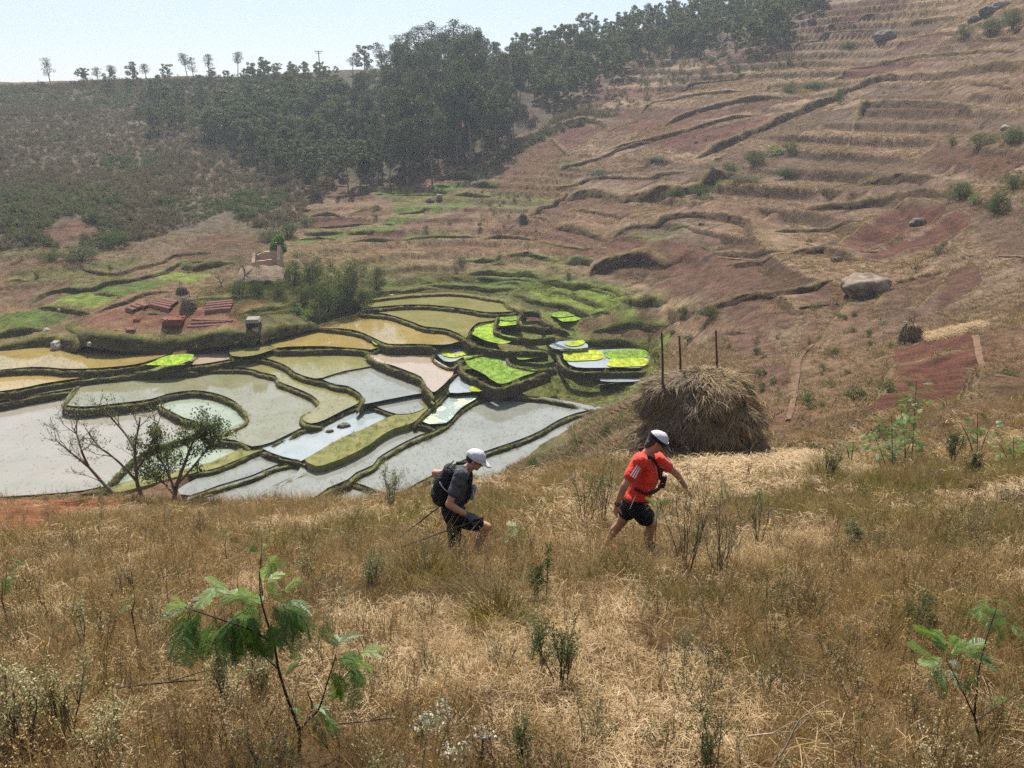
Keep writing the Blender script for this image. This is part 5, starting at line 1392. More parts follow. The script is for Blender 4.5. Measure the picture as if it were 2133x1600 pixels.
def grass_field(name, y0, y1, dens, src, label, seed, smul=1.0):
    r = np.random.default_rng(seed)
    n = int(dens * (y1 - y0) * (2 * (2.0 + .80 * (y0 + y1) / 2)))
    y = r.uniform(y0, y1, n * 2); hw = 2.0 + .80 * y
    x = r.uniform(-1, 1, n * 2) * (2.0 + .80 * y1)
    k = np.abs(x) < hw; x, y = x[k][:n], y[k][:n]
    z = height(x, y)
    u, v = proj(x, y, z)
    # path worn by the walkers, bare straw by the stack, dug strip: thinner grass
    big = fbm2(x, y, 2.6, 3, 61); sm = fbm2(x, y, .8, 2, 62); ol = fbm2(x, y, 3.4, 3, 63) + .25 * sm
    litter_zone = (big + .3 * sm > .34)
    straw = in_poly(u, v, [(1370, 1000), (1430, 985), (1580, 975), (1720, 955), (1850, 975), (1720, 1010), (1600, 1040), (1450, 1040)]) | in_poly(u, v, [(1120, 1060), (1300, 1020), (1500, 1045), (1450, 1100), (1150, 1150), (1080, 1110)]) & (r.random(len(x)) < .5)
    red = in_poly(u, v, [(-300, 1030), (240, 1030), (250, 1060), (120, 1080), (60, 1110), (-300, 1130)])
    q = r.random(len(x))
    idx = np.where(q < .34, 0, np.where(q < .46, 1, np.where(q < .64, 2, np.where(q < .74, 3, np.where(q < .78, 4, np.where(q < .83, 5, np.where(q < .92, 6, 7)))))))
    idx = np.where(litter_zone & (r.random(len(x)) < .65), r.choice([1, 4, 5, 4], len(x)), idx)
    idx = np.where((ol > .33) & (r.random(len(x)) < .75), r.choice([3, 3, 7, 8, 8, 2], len(x)), idx)
    idx = np.where((ol > .46) & (r.random(len(x)) < .2), 9, idx)
    idx = np.where(straw & (r.random(len(x)) < .9), r.choice([4, 4, 5, 1], len(x)), idx)
    keep = np.where(red, r.random(len(x)) < .12, True)
    # nothing grows through the walkers' legs or the haystack
    for cx, cy_, rad in KEEP_OUT: keep &= (x - cx) ** 2 + (y - cy_) ** 2 > rad ** 2
    x, y, z, idx, big = x[keep], y[keep], z[keep], idx[keep], big[keep]
    n = len(x); s = r.uniform(.65, 1.2, n) * smul * (1 - .25 * big)
    scatter(name, np.column_stack([x, y, z]), np.stack([r.normal(0, .12, n) + .12, r.normal(0, .12, n), r.uniform(0, 6.28, n)], 1), np.stack([s, s, s * r.uniform(.75, 1.25, n)], 1), src, idx, label, 'grass')
HAY = put([1460], [975], 15)[0] * 0 + np.array([4.62, 18.0, 0]); HAY[2] = height(HAY[0:1], HAY[1:2])[0]
KEEP_OUT = [(HAY[0], HAY[1], 1.35)]
for u_, v_, Y_ in ((988, 1150, 7.7), (950, 1160, 7.85), (1353, 1140, 7.75), (1272, 1125, 8.0), (985, 1170, 7.4), (950, 1180, 7.45), (1352, 1165, 7.4), (1275, 1150, 7.6)):
    KEEP_OUT.append((float(ray(u_, v_)[0] * Y_), Y_, .20))
grass_field('grass', 1.3, 4.6, 150, near_src, 'dense dry grass with olive tufts at the very front of the slope', 71, .64)
grass_field('grass', 4.6, 8.5, 105, near_src, 'dry brown and straw coloured grass around the two walkers', 72, .74)
grass_field('grass', 8.5, 15.0, 40, mid_src, 'dry grass of the slope behind the two walkers', 73, .72)
grass_field('grass', 15.0, 25.0, 20, mid_src, 'dry grass along the brow of the near slope', 74, .9)

# low tufts on the dry fields and banks of the right hill
G_PINK = leafmat('grass_pinkish', [(.10, .07, .05), (.19, .135, .10), (.28, .205, .155), (.36, .28, .21)], .25, .8, .1)
low = [tuft('tuft', 40 + k, [(12, .26, .035, .22, .6, 0), (5, .34, .03, .18, .5, 1)], [[G_PINK, G_BROWN], [G_PINK, G_STRAW], [G_OLIVE, G_PINK], [G_GREEN, G_OLIVE]][k]) for k in range(4)]
a = region([[(1120, 540), (1000, 470), (1000, 380), (1080, 300), (1240, 230), (1560, 160), (1720, 20), (2250, -60), (2250, 880), (1700, 960), (1600, 940), (1500, 700), (1400, 600), (1250, 560)]], 115000, 20)
u_, v_ = proj(a[:, 0], a[:, 1], a[:, 2])
nf = fbm2(a[:, 0], a[:, 1], 5, 3, 81)
ploughed = np.zeros(len(a), bool); stalky = np.zeros(len(a), bool)
for key, poly in FIELD:
    if key in ('red', 'redder', 'plough'): ploughed |= in_poly(u_, v_, poly)
    if key in ('stalk', 'brown'): stalky |= in_poly(u_, v_, poly)
rr = rng.random(len(a))
pq, pv_, pe_ = plots(a[:, 0], a[:, 1], height0(a[:, 0], a[:, 1]) + 0.57 * fbm2(a[:, 0], a[:, 1], 11.0, 3, 4))
keep = np.where(ploughed, rr < .02, np.where(stalky, rr < .5, (nf > -.25) | (rr < .4))) & ~((np.minimum((pq * 8).astype(int), 7) % 4 == 0) & (a[:, 1] > 45) & (rr < .5))
a, nf, rr = a[keep], nf[keep], rng.random(keep.sum())
n = len(a); s = rng.uniform(.25, .85, n) * (1 + .4 * nf)
idx = np.where(rr < .45, 0, np.where(rr < .82, 1, 2)); idx = np.where((nf > .35) & (rr > .8), 3, idx)
scatter('dry_grass', a, np.stack([np.zeros(n), np.zeros(n), rng.uniform(0, 6.28, n)], 1), s, low, idx, 'thin dry grass tufts over the fields of the right hillside', 'grass')
a = region([[(-200, 560), (0, 520), (300, 490), (470, 470), (640, 470), (1000, 480), (1120, 540), (760, 600), (540, 620), (330, 640), (120, 600), (-200, 640)]], 11000, 60)
u_, v_ = proj(a[:, 0], a[:, 1], a[:, 2])
k = np.ones(len(a), bool)
for key, poly in FIELD:
    if key in ('red', 'plough', 'green', 'lightgreen', 'brown'): k &= ~in_poly(u_, v_, poly)
a = a[k & (rng.random(len(a)) < .75)]
n = len(a); rr = rng.random(n); s = rng.uniform(.35, .95, n)
scatter('dry_grass', a, np.stack([np.zeros(n), np.zeros(n), rng.uniform(0, 6.28, n)], 1), s, low, np.where(rr < .4, 0, np.where(rr < .7, 1, np.where(rr < .9, 2, 3))), 'grass tufts on the old terraces left of the valley floor', 'grass')
# green shoulder and wet terraces round the paddies
a = region([[(1110, 800), (1200, 840), (1290, 850), (1200, 930), (1230, 1000), (1330, 960), (1340, 850), (1400, 740), (1360, 690), (1160, 700), (1150, 770)], [(760, 615), (900, 560), (1150, 555), (1330, 600), (1400, 690), (1240, 700), (1060, 610)], [(430, 600), (760, 590), (760, 640), (540, 690), (400, 640)]], 6500, 30)
k = np.ones(len(a), bool)
for look, z, P in paddy_world + bed_world: k &= ~in_poly(a[:, 0], a[:, 1], P[:, :2])
a = a[k]; n = len(a); rr = rng.random(n); s = rng.uniform(.3, .75, n)
scatter('green_grass', a, np.stack([np.zeros(n), np.zeros(n), rng.uniform(0, 6.28, n)], 1), s, low, np.where(rr < .15, 0, np.where(rr < .45, 2, 3)), 'short green grass on the damp ground round the paddies', 'grass')
a = region([[(1180, 880), (1270, 850), (1330, 830), (1380, 720), (1520, 700), (1580, 780), (1620, 960), (1500, 1000), (1250, 1000), (1190, 960)], [(1010, 1005), (1090, 962), (1170, 930), (1240, 885), (1340, 870), (1330, 960), (1200, 1000)]], 5200, 20)
k = np.ones(len(a), bool)
for look, z, P in paddy_world + bed_world: k &= ~in_poly(a[:, 0], a[:, 1], P[:, :2])
k &= (a[:, 0] - HAY[0]) ** 2 + (a[:, 1] - HAY[1]) ** 2 > 1.5 ** 2
a = a[k]; n = len(a); rr = rng.random(n); u_, v_ = proj(a[:, 0], a[:, 1], a[:, 2]); left = u_ < 1330
scatter('rough_grass', a, np.stack([np.zeros(n), np.zeros(n), rng.uniform(0, 6.28, n)], 1), rng.uniform(.5, 1.3, n), low, np.where(left, np.where(rr < .25, 0, np.where(rr < .5, 1, np.where(rr < .8, 2, 3))), np.where(rr < .5, 0, 1)), 'rough grass on the shoulder between the haystack and the paddies', 'grass')
# tufts on the bunds and banks
for key, per, mx, lab, pool in (('bund', 1, .95, 'short green grass growing on the paddy bunds and damp banks', [2, 3, 3]), ('bank', 1, 1.2, 'dry grass hanging over the terrace banks', [0, 1, 2])):
    a = np.concatenate(tuft_pts[key]); a = a[rng.random(len(a)) < (.34 if key == 'bund' else .28)]
    n = len(a); s = rng.uniform(.35, mx, n)
    scatter('bank_grass', a - [0, 0, .03], np.stack([rng.normal(0, .3, n), rng.normal(0, .3, n), rng.uniform(0, 6.28, n)], 1), s, low, rng.choice(pool, n), lab, 'grass')

# ------------------------------------------------------------------ young rice
RICE = {'lime': leafmat('rice_lime', [(.13, .22, .02), (.21, .31, .025), (.30, .40, .04)], .4, .6),
        'fresh': leafmat('rice_fresh', [(.09, .17, .02), (.14, .23, .025), (.21, .29, .04)], .4, .6),
        'lemon': leafmat('rice_lemon', [(.21, .28, .015), (.30, .35, .02), (.38, .42, .03)], .4, .6)}
RB = {'lime': plain('bed_lime', (.19, .29, .02), .8, .4, 1.6, 0, .1), 'fresh': plain('bed_fresh', (.13, .21, .025), .8, .4, 1.6, 0, .1), 'lemon': plain('bed_lemon', (.27, .32, .025), .8, .4, 1.6, 0, .1)}
for k, (look, z, P) in enumerate(bed_world):
    Q = resample(np.vstack([P, P[:1]]), 0.5)[:-1]
    Q[:, :2] += .12 * np.stack([fbm2(Q[:, 0], Q[:, 1], .7, 2, 91), fbm2(Q[:, 0], Q[:, 1], .7, 2, 92)], 1)
    zz_ = z + .03 + .004 * (k % 3)
    o = flat_sheet('seedling_bed', Q, zz_, RB[look]); o['kind'] = 'structure'
    lo_, hi_ = Q[:, :2].min(0), Q[:, :2].max(0)
    r_ = rng.uniform(lo_, hi_, (int(np.prod(hi_ - lo_) * 22), 2)); r_ = r_[in_poly(r_[:, 0], r_[:, 1], Q[:, :2])]
    nz = fbm2(r_[:, 0], r_[:, 1], 1.5, 3, 95); r_ = r_[nz > -.55]
    n = len(r_)
    src = [tuft('rice', 500 + j, [(9, .16, .016, .10, .35, 0)], [RICE[look]]) for j in range(2)]
    scatter('rice_seedlings', np.column_stack([r_, np.full(n, zz_)]), np.stack([np.zeros(n), np.zeros(n), rng.uniform(0, 6.28, n)], 1), rng.uniform(.7, 1.2, n), src, rng.integers(0, 2, n), 'thick bed of %s green rice seedlings' % {'lime': 'bright lime', 'fresh': 'fresh', 'lemon': 'yellowish lemon'}[look], 'rice seedlings')
# planted shoots standing in the water
shoots = [tuft('rice_shoot', 520 + j, [(6, .19, .014, .05, .5, 0)], [leafmat('rice_shoot', [(.13, .17, .05), (.20, .23, .07), (.28, .27, .11)], .4, .6)]) for j in range(2)]
sp = []
for k, (look, z, P) in enumerate(paddy_world):
    if look in ('sky',): d_ = .8
    else: d_ = {'brown': 10.0, 'orange': 8, 'olive': 11.0, 'sheen': 8, 'green': 6, 'pale': 2.5, 'clear': 9, 'pink': 3.0, 'algae': 4}[look]
    lo_, hi_ = P[:, :2].min(0), P[:, :2].max(0)
    r_ = rng.uniform(lo_, hi_, (int(np.prod(hi_ - lo_) * d_), 2)); r_ = r_[in_poly(r_[:, 0], r_[:, 1], P[:, :2])]
    nz = fbm2(r_[:, 0], r_[:, 1], 5, 3, 96 + k); r_ = r_[nz > -.35]
    sp.append(np.column_stack([r_, np.full(len(r_), z)]))
sp = np.concatenate(sp); n = len(sp)
scatter('rice_shoots', sp, np.stack([np.zeros(n), np.zeros(n), rng.uniform(0, 6.28, n)], 1), rng.uniform(.5, 1.1, n), shoots, rng.integers(0, 2, n), 'sparse young rice shoots standing in the flooded paddies', 'rice')
# ------------------------------------------------------------------ stones
ROCK = plain('granite', (.15, .11, .08), .9, .35, 1.3, .6, .15, col2=(.30, .235, .18))
ROCKD = plain('granite_dark', (.095, .08, .066), .9, .35, 1.6, .6, .15, col2=(.17, .145, .12))
ROCKW = plain('granite_pale', (.29, .26, .22), .9, .2, 1.6, .5, .15)
MUD = plain('wet_mud', (.06, .045, .032), .6, .35, 4, .6, .4)
def boulder(seed, sx, sy, sz, mat, label, loc, rz=0, name='boulder', cat='boulder', group=None, sink=.25):
    bm = bmesh.new(); bmesh.ops.create_icosphere(bm, subdivisions=4, radius=1)
    o_ = Vector((seed * 3.1, seed * 1.7, 0))
    for v in bm.verts:
        d = v.co.normalized()
        k = 1 + .30 * mnoise.noise(d * 1.3 + o_) + .14 * mnoise.noise(d * 3.1 + o_) + .04 * mnoise.noise(d * 9 + o_)
        v.co = d * k
        v.co.x *= sx; v.co.y *= sy; v.co.z *= sz
    for f in bm.faces: f.smooth = True
    me = bpy.data.meshes.new(name); bm.to_mesh(me); bm.free()
    o = link(name, me, mat, loc=(loc[0], loc[1], loc[2] + sz * (1 - 2 * sink) * .6)); o.rotation_euler = (0, 0, rz)
    return tag(o, label, cat, group)
def ppm(p):  # photo pixels per metre at a point
    return FPX / (p[1] * CP - p[2] * SP)
for i, (u, v, wpx, hk, mat, lab) in enumerate([
    (1806, 612, 108, .46, ROCK, 'largest rounded granite boulder, brown and lit on top, at the edge of the stubble fields'),
    (1843, 78, 46, .5, ROCKD, 'grey boulder high on the right hill among the upper terraces'),
    (1912, 468, 34, .6, ROCKD, 'dark boulder lying in the upper red ploughed field'),
    (1460, 474, 14, .6, ROCKD, 'small dark boulder inside the curved terrace above the square red fields'),
    (2092, 268, 20, .5, ROCKW, 'small white rock near the right edge, high on the dry slope'),
    (1375, 534, 10, .5, ROCKW, 'tiny pale stone on the path above the round boulder fields'),
    (896, 420, 22, .55, ROCKD, 'grey rock among the green beds below the tall grove'),
    (915, 418, 18, .6, ROCK, 'paler rock beside the grey one below the tall grove'),
    (120, 722, 30, .75, ROCKW, 'pale slanting rock on the paddy edge at the left'),
    (187, 716, 14, .7, ROCKW, 'small white stone under the brick mound wall, right of the slanting rock'),
    (97, 688, 22, .6, ROCKW, 'pale stone on the bank between the two green rice beds at the left'),
    (124, 645, 12, .6, ROCKW, 'little pale stone on the bank below the light green bed'),
    (2058, 30, 40, .5, ROCKD, 'grey outcrop at the top right corner of the hill'),
    (2030, 45, 28, .5, ROCKD, 'lower left stone of the top right outcrop'),
    (2085, 15, 34, .5, ROCK, 'upper right stone of the top right outcrop'),
    (1575, 730, 7, .6, ROCKW, 'tiny white stone in the stalk field right of the haystack poles'),
    (578, 622, 10, .6, ROCKW, 'white stone at the top edge of the uppermost flooded paddy'),
    (1493, 333, 9, .6, ROCKD, 'small dark stone in the long red field under the path'),
    (1450, 300, 9, .6, ROCKD, 'dark stone on the left part of the long red field'),
    (2130, 760, 8, .6, ROCKD, 'dark stone at the right edge of the frame')]):
    if (u, v) == (578, 622): u, v = 817, 621
    if (u, v) == (2130, 760): continue
    p = put([u], [v], 20)[0]; w = wpx / ppm(p) / 2
    boulder(11 + i, w, w * .75, w * hk * 1.15, mat, lab, p, .2 * i)
for u, v, w, lab in ((716, 889, 17, 'larger dark clod of mud sticking out of the paddy water'), (687, 900, 11, 'smaller dark clod of mud left of the larger one in the paddy')):
    p = on_level(u, v, -23.7); q = w / ppm(p)
    boulder(50 + u, q * .8, q * .55, q * .42, MUD, lab, p, .4, 'mud_clod', 'mud clod', sink=.35)

# ------------------------------------------------------------------ haystacks
STRAWC = plain('hay_core', (.10, .068, .038), .95, .4, 5, .8, .1)
HAYM = leafmat('hay', [(.10, .066, .034), (.22, .155, .08), (.36, .265, .15), (.50, .39, .24)], .15, .75, .15)
HAYG = leafmat('hay_weathered', [(.075, .056, .036), (.14, .108, .074), (.22, .175, .125), (.31, .255, .19)], .12, .8, .15)
POLE = plain('weathered_pole', (.085, .055, .045), .9, .35, 7, .4)

def hay_surface(a, t, shape, seed):
    """point on the heap: a = angle, t = 0 foot .. 1 top"""
    R0, H, lean = shape
    led = .03 * np.sin(a * 2 + seed) + .03 * np.sin(a * 3.1 + 1)
    prof = np.interp(t + led * (t < .9), [0, .10, .3, .40, .46, .62, .68, .80, .92, 1.0], [1.02, 1.06, .99, .80, .97, .95, .84, .82, .60, .0])
    n = fbm2(a * 2.2 + seed, t * 4.5 + seed, 1.0, 3, seed)
    n2 = fbm2(a * 6 + seed, t * 14, 1.0, 2, seed + 1)
    r = R0 * prof * (1 + .30 * n + .12 * n2)
    x = np.cos(a) * r; y = np.sin(a) * r * .9
    z = H * (t + .02 * n)
    x = x + lean * (1 - t) ** 1.5 * np.maximum(0, np.cos(a)) * .7
    return np.stack([x, y, z], -1)

def haystack(label, loc, R0, H, lean, seed, nstrand, sl, sw, mats, poles=(), group=None, name='haystack'):
    e = empty(name, loc); tag(e, label, 'haystack', group)
    na, nt_ = 72, 40
    A, T = np.meshgrid(np.linspace(0, 2 * np.pi, na, endpoint=False), np.linspace(0, 1, nt_), indexing='xy')
    V = hay_surface(A.ravel(), T.ravel(), (R0 * .96, H * .98, lean), seed).reshape(nt_, na, 3); V[0, :, 2] -= .4
    V[:, -1] = V[:, -1]
    i = np.arange(nt_ - 1)[:, None] * na; j = np.arange(na)[None]; j2 = (j + 1) % na
    f = np.stack([i + j, i + j2, i + na + j2, i + na + j], -1).reshape(-1, 4)
    link('straw_mass', mesh_np('straw_mass', V.reshape(-1, 3), f, STRAWC, True), parent=e)
    r = np.random.default_rng(seed)
    a = r.uniform(0, 2 * np.pi, nstrand); t = r.uniform(0.01, .995, nstrand) ** .85
    sh = (R0, H, lean)
    P = hay_surface(a, t, sh, seed)
    dn = hay_surface(a, np.clip(t - .03, 0, 1), sh, seed) - hay_surface(a, np.clip(t + .03, 0, 1), sh, seed)
    dn /= np.linalg.norm(dn, axis=1)[:, None] + 1e-9
    tang = hay_surface(a + .05, t, sh, seed) - P; tang /= np.linalg.norm(tang, axis=1)[:, None] + 1e-9
    out = np.cross(dn, tang); out *= np.sign((out * (P - [0, 0, H * .3])).sum(1))[:, None]
    patch = fbm2(a * 3, t * 7, 1.0, 2, seed + 9)
    d = dn + tang * (patch * 1.3 + r.normal(0, .75, nstrand))[:, None] + out * (.22 + r.normal(0, .22, nstrand))[:, None]
    d /= np.linalg.norm(d, axis=1)[:, None]
    L = (sl * r.uniform(.4, 1.3, nstrand))[:, None]; s = np.cross(d, out); s /= np.linalg.norm(s, axis=1)[:, None] + 1e-9
    s *= (sw * r.uniform(.6, 1.4, nstrand))[:, None] / 2
    base = P - out * .02
    mid = base + d * L * .5 + out * L * .05; end = base + d * L + [0, 0, -1] * L * .12
    Vs = np.stack([base - s, base + s, mid + s, mid - s, end + s * .5, end - s * .5], 1).reshape(-1, 3)
    b = np.arange(nstrand)[:, None] * 6
    fs = np.concatenate([b + [0, 1, 2, 3], b + [3, 2, 4, 5]])
    grey = (np.cos(a) < -.25) & (r.random(nstrand) < .7) | (r.random(nstrand) < .3)
    mi = np.concatenate([grey, grey]).astype(int)
    o = link('straw', mesh_np('straw', Vs, fs, mats, False, mi), parent=e); o['kind'] = 'stuff'
    for k, pts in enumerate(poles):
        link('pole', MB().tube(pts, np.linspace(.032, .022, len(pts)), 7).mesh('pole', POLE, True), parent=e)  # the big stack's last one stands in for a cast shadow
    return e

def at(u, v, Y):
    rx, rz = ray(u, v); return np.array([rx * Y, Y, rz * Y])
hp = []
for u, v0, v1, Y in ((1378, 692, 800, 17.6), (1415, 699, 784, 18.4), (1491, 688, 790, 18.6)):
    t_ = at(u, v0, Y) - HAY; b_ = at(u + 2, v1 + 18, Y) - HAY
    m_ = (t_ + b_) / 2 + [.015, 0, 0]
    hp.append([b_, m_, t_])
t_ = at(1381, 796, 16.95) - HAY; b_ = at(1396, 862, 16.65) - HAY  # added dark stick standing in for a pole's shadow on the stack
haystack('big slumped haystack of dark straw with tall thin poles, behind the walker in red', HAY, 1.40, 2.42, .70, 5, 21000, .30, .011, [HAYM, HAYG], hp + [[b_, (t_ + b_) / 2 + [.02, 0, 0], t_]])
for (u, v, w, h, sd, lab, pl) in [
    (1893, 716, 36, 46, 21, 'small cone shaped haystack with stick tops above the red ploughed plot', [(-.35, .3), (-.15, .25), (.1, .35)]),
    (1090, 462, 13, 19, 22, 'little dark haystack with one pole on the middle terraces', [(0, .9)]),
    (394, 645, 28, 24, 23, 'dark dome haystack with sticks, nearer of two on the brick mound', [(-.3, .7), (0, .8), (.3, .6)]),
    (380, 617, 17, 15, 24, 'smaller dark dome haystack, the farther of two on the brick mound', [(-.2, .6), (.2, .5)]),
    (1740, 548, 15, 10, 25, 'low dark heap at the end of the path bank', [])]:
    p = put([u], [v], 20)[0]; k = ppm(p); R_ = w / k / 2; H_ = h / k
    haystack(lab, p, R_, H_, 0.1, sd, 1500, .3, .03, [HAYG, HAYG] if sd != 21 else [HAYM, HAYG], [[(a * R_, 0, H_ * .5), (a * R_ * 1.2, 0, H_ + b)] for a, b in pl])
# spread straw: beside the small stack and at the foot of the big one
ls = [mat_litter(700 + j, 120, .34, .009, [G_LITTER]) for j in range(3)]
a = region([[(1925, 700), (1990, 685), (2060, 672), (2055, 682), (1990, 700), (1935, 712)]], 260, 20)
b = region([[(1395, 1000), (1470, 985), (1590, 975), (1700, 960), (1650, 985), (1560, 1000), (1440, 1015)]], 420, 8)
ang = rng.uniform(0, 6.28, 150); rad_ = rng.uniform(1.25, 2.3, 150); cx_ = HAY[0] + .25 + np.cos(ang) * rad_; cy2 = HAY[1] + np.sin(ang) * rad_ * .85
a = np.vstack([a, b, np.column_stack([cx_, cy2, height(cx_, cy2)])]); n = len(a)
scatter('loose_straw', a + [0, 0, .02], np.stack([np.zeros(n), np.zeros(n), rng.uniform(0, 6.28, n)], 1), rng.uniform(.8, 1.5, n), ls, rng.integers(0, 3, n), 'pale loose straw scattered on the ground by the haystacks', 'straw')

# ------------------------------------------------------------------ the ruined mud house and its lean-to
MUDW = plain('mud_wall', (.42, .29, .20), .95, .25, 2.2, .5, .1)
MUDD = plain('mud_wall_worn', (.32, .22, .155), .95, .3, 2.2, .5, .1)
THATCH = plain('thatch', (.20, .145, .10), .95, .35, 9, .8, .1, col2=(.30, .23, .16))
WOOD = plain('old_wood', (.10, .07, .05), .9, .3, 8, .3)
p = put([556], [574], 60)[0]; k = ppm(p)
hw = 52 / k / 2; e = empty('mud_house', p, .12); tag(e, 'small roofless mud brick house with broken gable walls on the wooded knoll', 'house')
def wall_poly(x0, x1, tops, th=.35):
    """a wall standing along x with a ragged top"""
    n = len(tops); xs = np.linspace(x0, x1, n); mb_ = MB(); V = []
    for x, t in zip(xs, tops): V += [(x, -th / 2, -.5), (x, th / 2, -.5), (x, th / 2, t), (x, -th / 2, t)]
    F = []
    for i in range(n - 1):
        a = i * 4; b = a + 4
        F += [(a, b, b + 3, a + 3), (a + 1, a + 2, b + 2, b + 1), (a + 3, b + 3, b + 2, a + 2)]
    F += [(0, 3, 2, 1), (n * 4 - 4, n * 4 - 3, n * 4 - 2, n * 4 - 1)]
    mb_.add(V, F); return mb_
o = link('front_wall', wall_poly(-hw, hw * .5, [1.1, 1.5, 1.6, 1.55, 1.7, 1.65]).mesh('front_wall', MUDD), parent=e)
o = link('back_wall', wall_poly(-hw, hw, [1.7, 1.9, 2.1, 2.1, 2.2, 2.15, 2.2]).mesh('back_wall', MUDW), parent=e, loc=(0, 2.6, 0))
for s, tp in ((-1, [1.3, 1.7, 2.2, 2.0, 1.6]), (1, [1.6, 2.2, 3.0, 2.7, 2.2])):
    o = link('gable_wall', wall_poly(-1.1, 1.1, tp).mesh('gable_wall', MUDW), parent=e, loc=(s * hw, 1.3, 0)); o.rotation_euler = (0, 0, math.pi / 2)
e2 = empty('lean_to_shed', (p[0] + .25, p[1] - 2.6, height(p[0:1], p[1:2] - 2.6)[0]), .05); tag(e2, 'low lean-to with a wide drooping thatched roof in front of the mud house', 'shed')
mb_ = MB(); W = 92 / k / 2
xs = np.linspace(-W, W, 26); rows = [(0.9, 1.55), (.1, 1.25), (-.9, .72), (-1.35, .38)]
V = []
for yy, zz_ in rows: V += [(x * (1 + .03 * np.sin(x * 3)), yy + .08 * np.sin(x * 5 + yy), zz_ - .03 * x * x + .07 * np.sin(x * 4.1 + yy * 2)) for x in xs]
V = np.array(V); nr = len(xs); low_ = V - [0, 0, .16]
F = [(i * nr + j, i * nr + j + 1, (i + 1) * nr + j + 1, (i + 1) * nr + j) for i in range(3) for j in range(nr - 1)]
F2 = [(a + len(V), d + len(V), c + len(V), b + len(V)) for a, b, c, d in F]
edge = [(i, i + 1, i + 1 + len(V), i + len(V)) for i in range(nr - 1)] + [(3 * nr + i, 3 * nr + i + len(V), 3 * nr + i + 1 + len(V), 3 * nr + i + 1) for i in range(nr - 1)] + [(i * nr, i * nr + len(V), (i + 1) * nr + len(V), (i + 1) * nr) for i in range(3)] + [(i * nr + nr - 1, (i + 1) * nr + nr - 1, (i + 1) * nr + nr - 1 + len(V), i * nr + nr - 1 + len(V)) for i in range(3)]
mb_.add(np.vstack([V, low_]), F + F2 + edge)
link('thatched_roof', mb_.mesh('thatched_roof', THATCH), parent=e2)
for x in (-W * .8, -W * .2, W * .35, W * .8): link('post', MB().tube([(x, -1.1, -.5), (x, -1.1, .45)], .07, 6).mesh('post', WOOD), parent=e2)
link('back_wall', wall_poly(-W * .85, W * .85, [1.1] * 4).mesh('back_wall', MUDD), parent=e2, loc=(0, .8, 0))
# small shelter at the corner of the mound
p = put([530], [690], 50)[0]; k = ppm(p); e = empty('field_shelter', p, .15); tag(e, 'small open shelter with pale thatch roof and dark inside at the corner of the mound', 'shelter')
w = 25 / k / 2
mb_ = MB(); mb_.box((0, 0, 1.12), (w * 2.3, 1.5, .32), taper=.85); link('thatched_roof', mb_.mesh('thatched_roof', plain('thatch_pale', (.24, .21, .17), .95, .3, 9, .8)), parent=e)
for x, y in ((-w, -.6), (w, -.6), (-w, .6), (w, .6)): link('post', MB().tube([(x, y, -.3), (x, y, 1.0)], .06, 6).mesh('post', WOOD), parent=e)
link('back_panel', MB().box((0, .58, .45), (w * 2, .06, 1.1)).mesh('back_panel', WOOD), parent=e)
link('side_panel', MB().box((-w, 0, .45), (.06, 1.1, 1.1)).mesh('side_panel', WOOD), parent=e)
link('hay_bundle', MB().box((.1, .1, .1), (w * 1.1, .6, .35), taper=.8).mesh('hay_bundle', plain('hay_pale', (.4, .34, .25), .9, .3, 9, .6)), parent=e)

# ------------------------------------------------------------------ bricks on the mound
BRICK = plain('mud_brick', (.16, .075, .052), .9, .35, 3, .4, .1)
BRICKD = plain('burnt_brick', (.16, .055, .035), .9, .35, 3, .4, .1)
def brick_stack(u, v, wpx, hpx, dpt, mat, lab, rz=.1):
    p = put([u], [v], 50)[0]; k = ppm(p); w, h = wpx / k, hpx / k
    mb_ = MB(); r = np.random.default_rng(int(u)); nz_ = max(3, int(h / .12)); nx_ = max(2, int(w / .25)); ny_ = max(2, int(dpt / .3))
    for c in range(nz_):
        for i in range(nx_):
            for j in range(ny_):
                if c == nz_ - 1 and r.random() < .25: continue
                mb_.box(((i - nx_ / 2 + .5 + (.25 if c % 2 else 0)) * w / nx_, (j - ny_ / 2 + .5) * dpt / ny_, (c + .5) * h / nz_), (w / nx_ * .95, dpt / ny_ * .95, h / nz_ * .96), rotz(r.normal() * .03))
    o = link('brick_stack', mb_.mesh('brick_stack', mat), loc=p); o.rotation_euler = (0, 0, rz); return tag(o, lab, 'brick stack')
brick_stack(240, 696, 11, 11, .6, BRICK, 'small square stack of red bricks, left of the wider stack')
brick_stack(272, 697, 23, 13, .8, BRICK, 'wider low stack of red bricks near the mound edge')
brick_stack(350, 678, 17, 14, 1.2, BRICK, 'bright red brick pile at the left end of the kiln')
brick_stack(370, 676, 28, 13, 1.6, BRICKD, 'dark burnt brick kiln block right of the bright red pile')
brick_stack(285, 672, 11, 6, .5, BRICKD, 'little dark heap of bricks above the wider red stack')
# mud bricks laid out to dry beside the haystack
p0 = put([1335], [838], 25)[0]
e = empty('drying_bricks', p0, -.55); tag(e, 'rows of red mud bricks laid out to dry left of the big haystack', 'bricks')
bme = MB().box((0, 0, .07), (.34, .2, .16)).mesh('brick', BRICK)
for i in range(9):
    for j in range(4):
        lx, ly = (i - 4) * .42 + .1 * (j % 2), (j - 1.5) * .36
        c, s = math.cos(-.55), math.sin(-.55); gx, gy = p0[0] + lx * c - ly * s, p0[1] + lx * s + ly * c
        o = link('brick', bme, parent=e, loc=(lx, ly, float(height(np.array([gx]), np.array([gy]))[0] - p0[2]))); o.rotation_euler = (0, 0, random.uniform(-.12, .12))
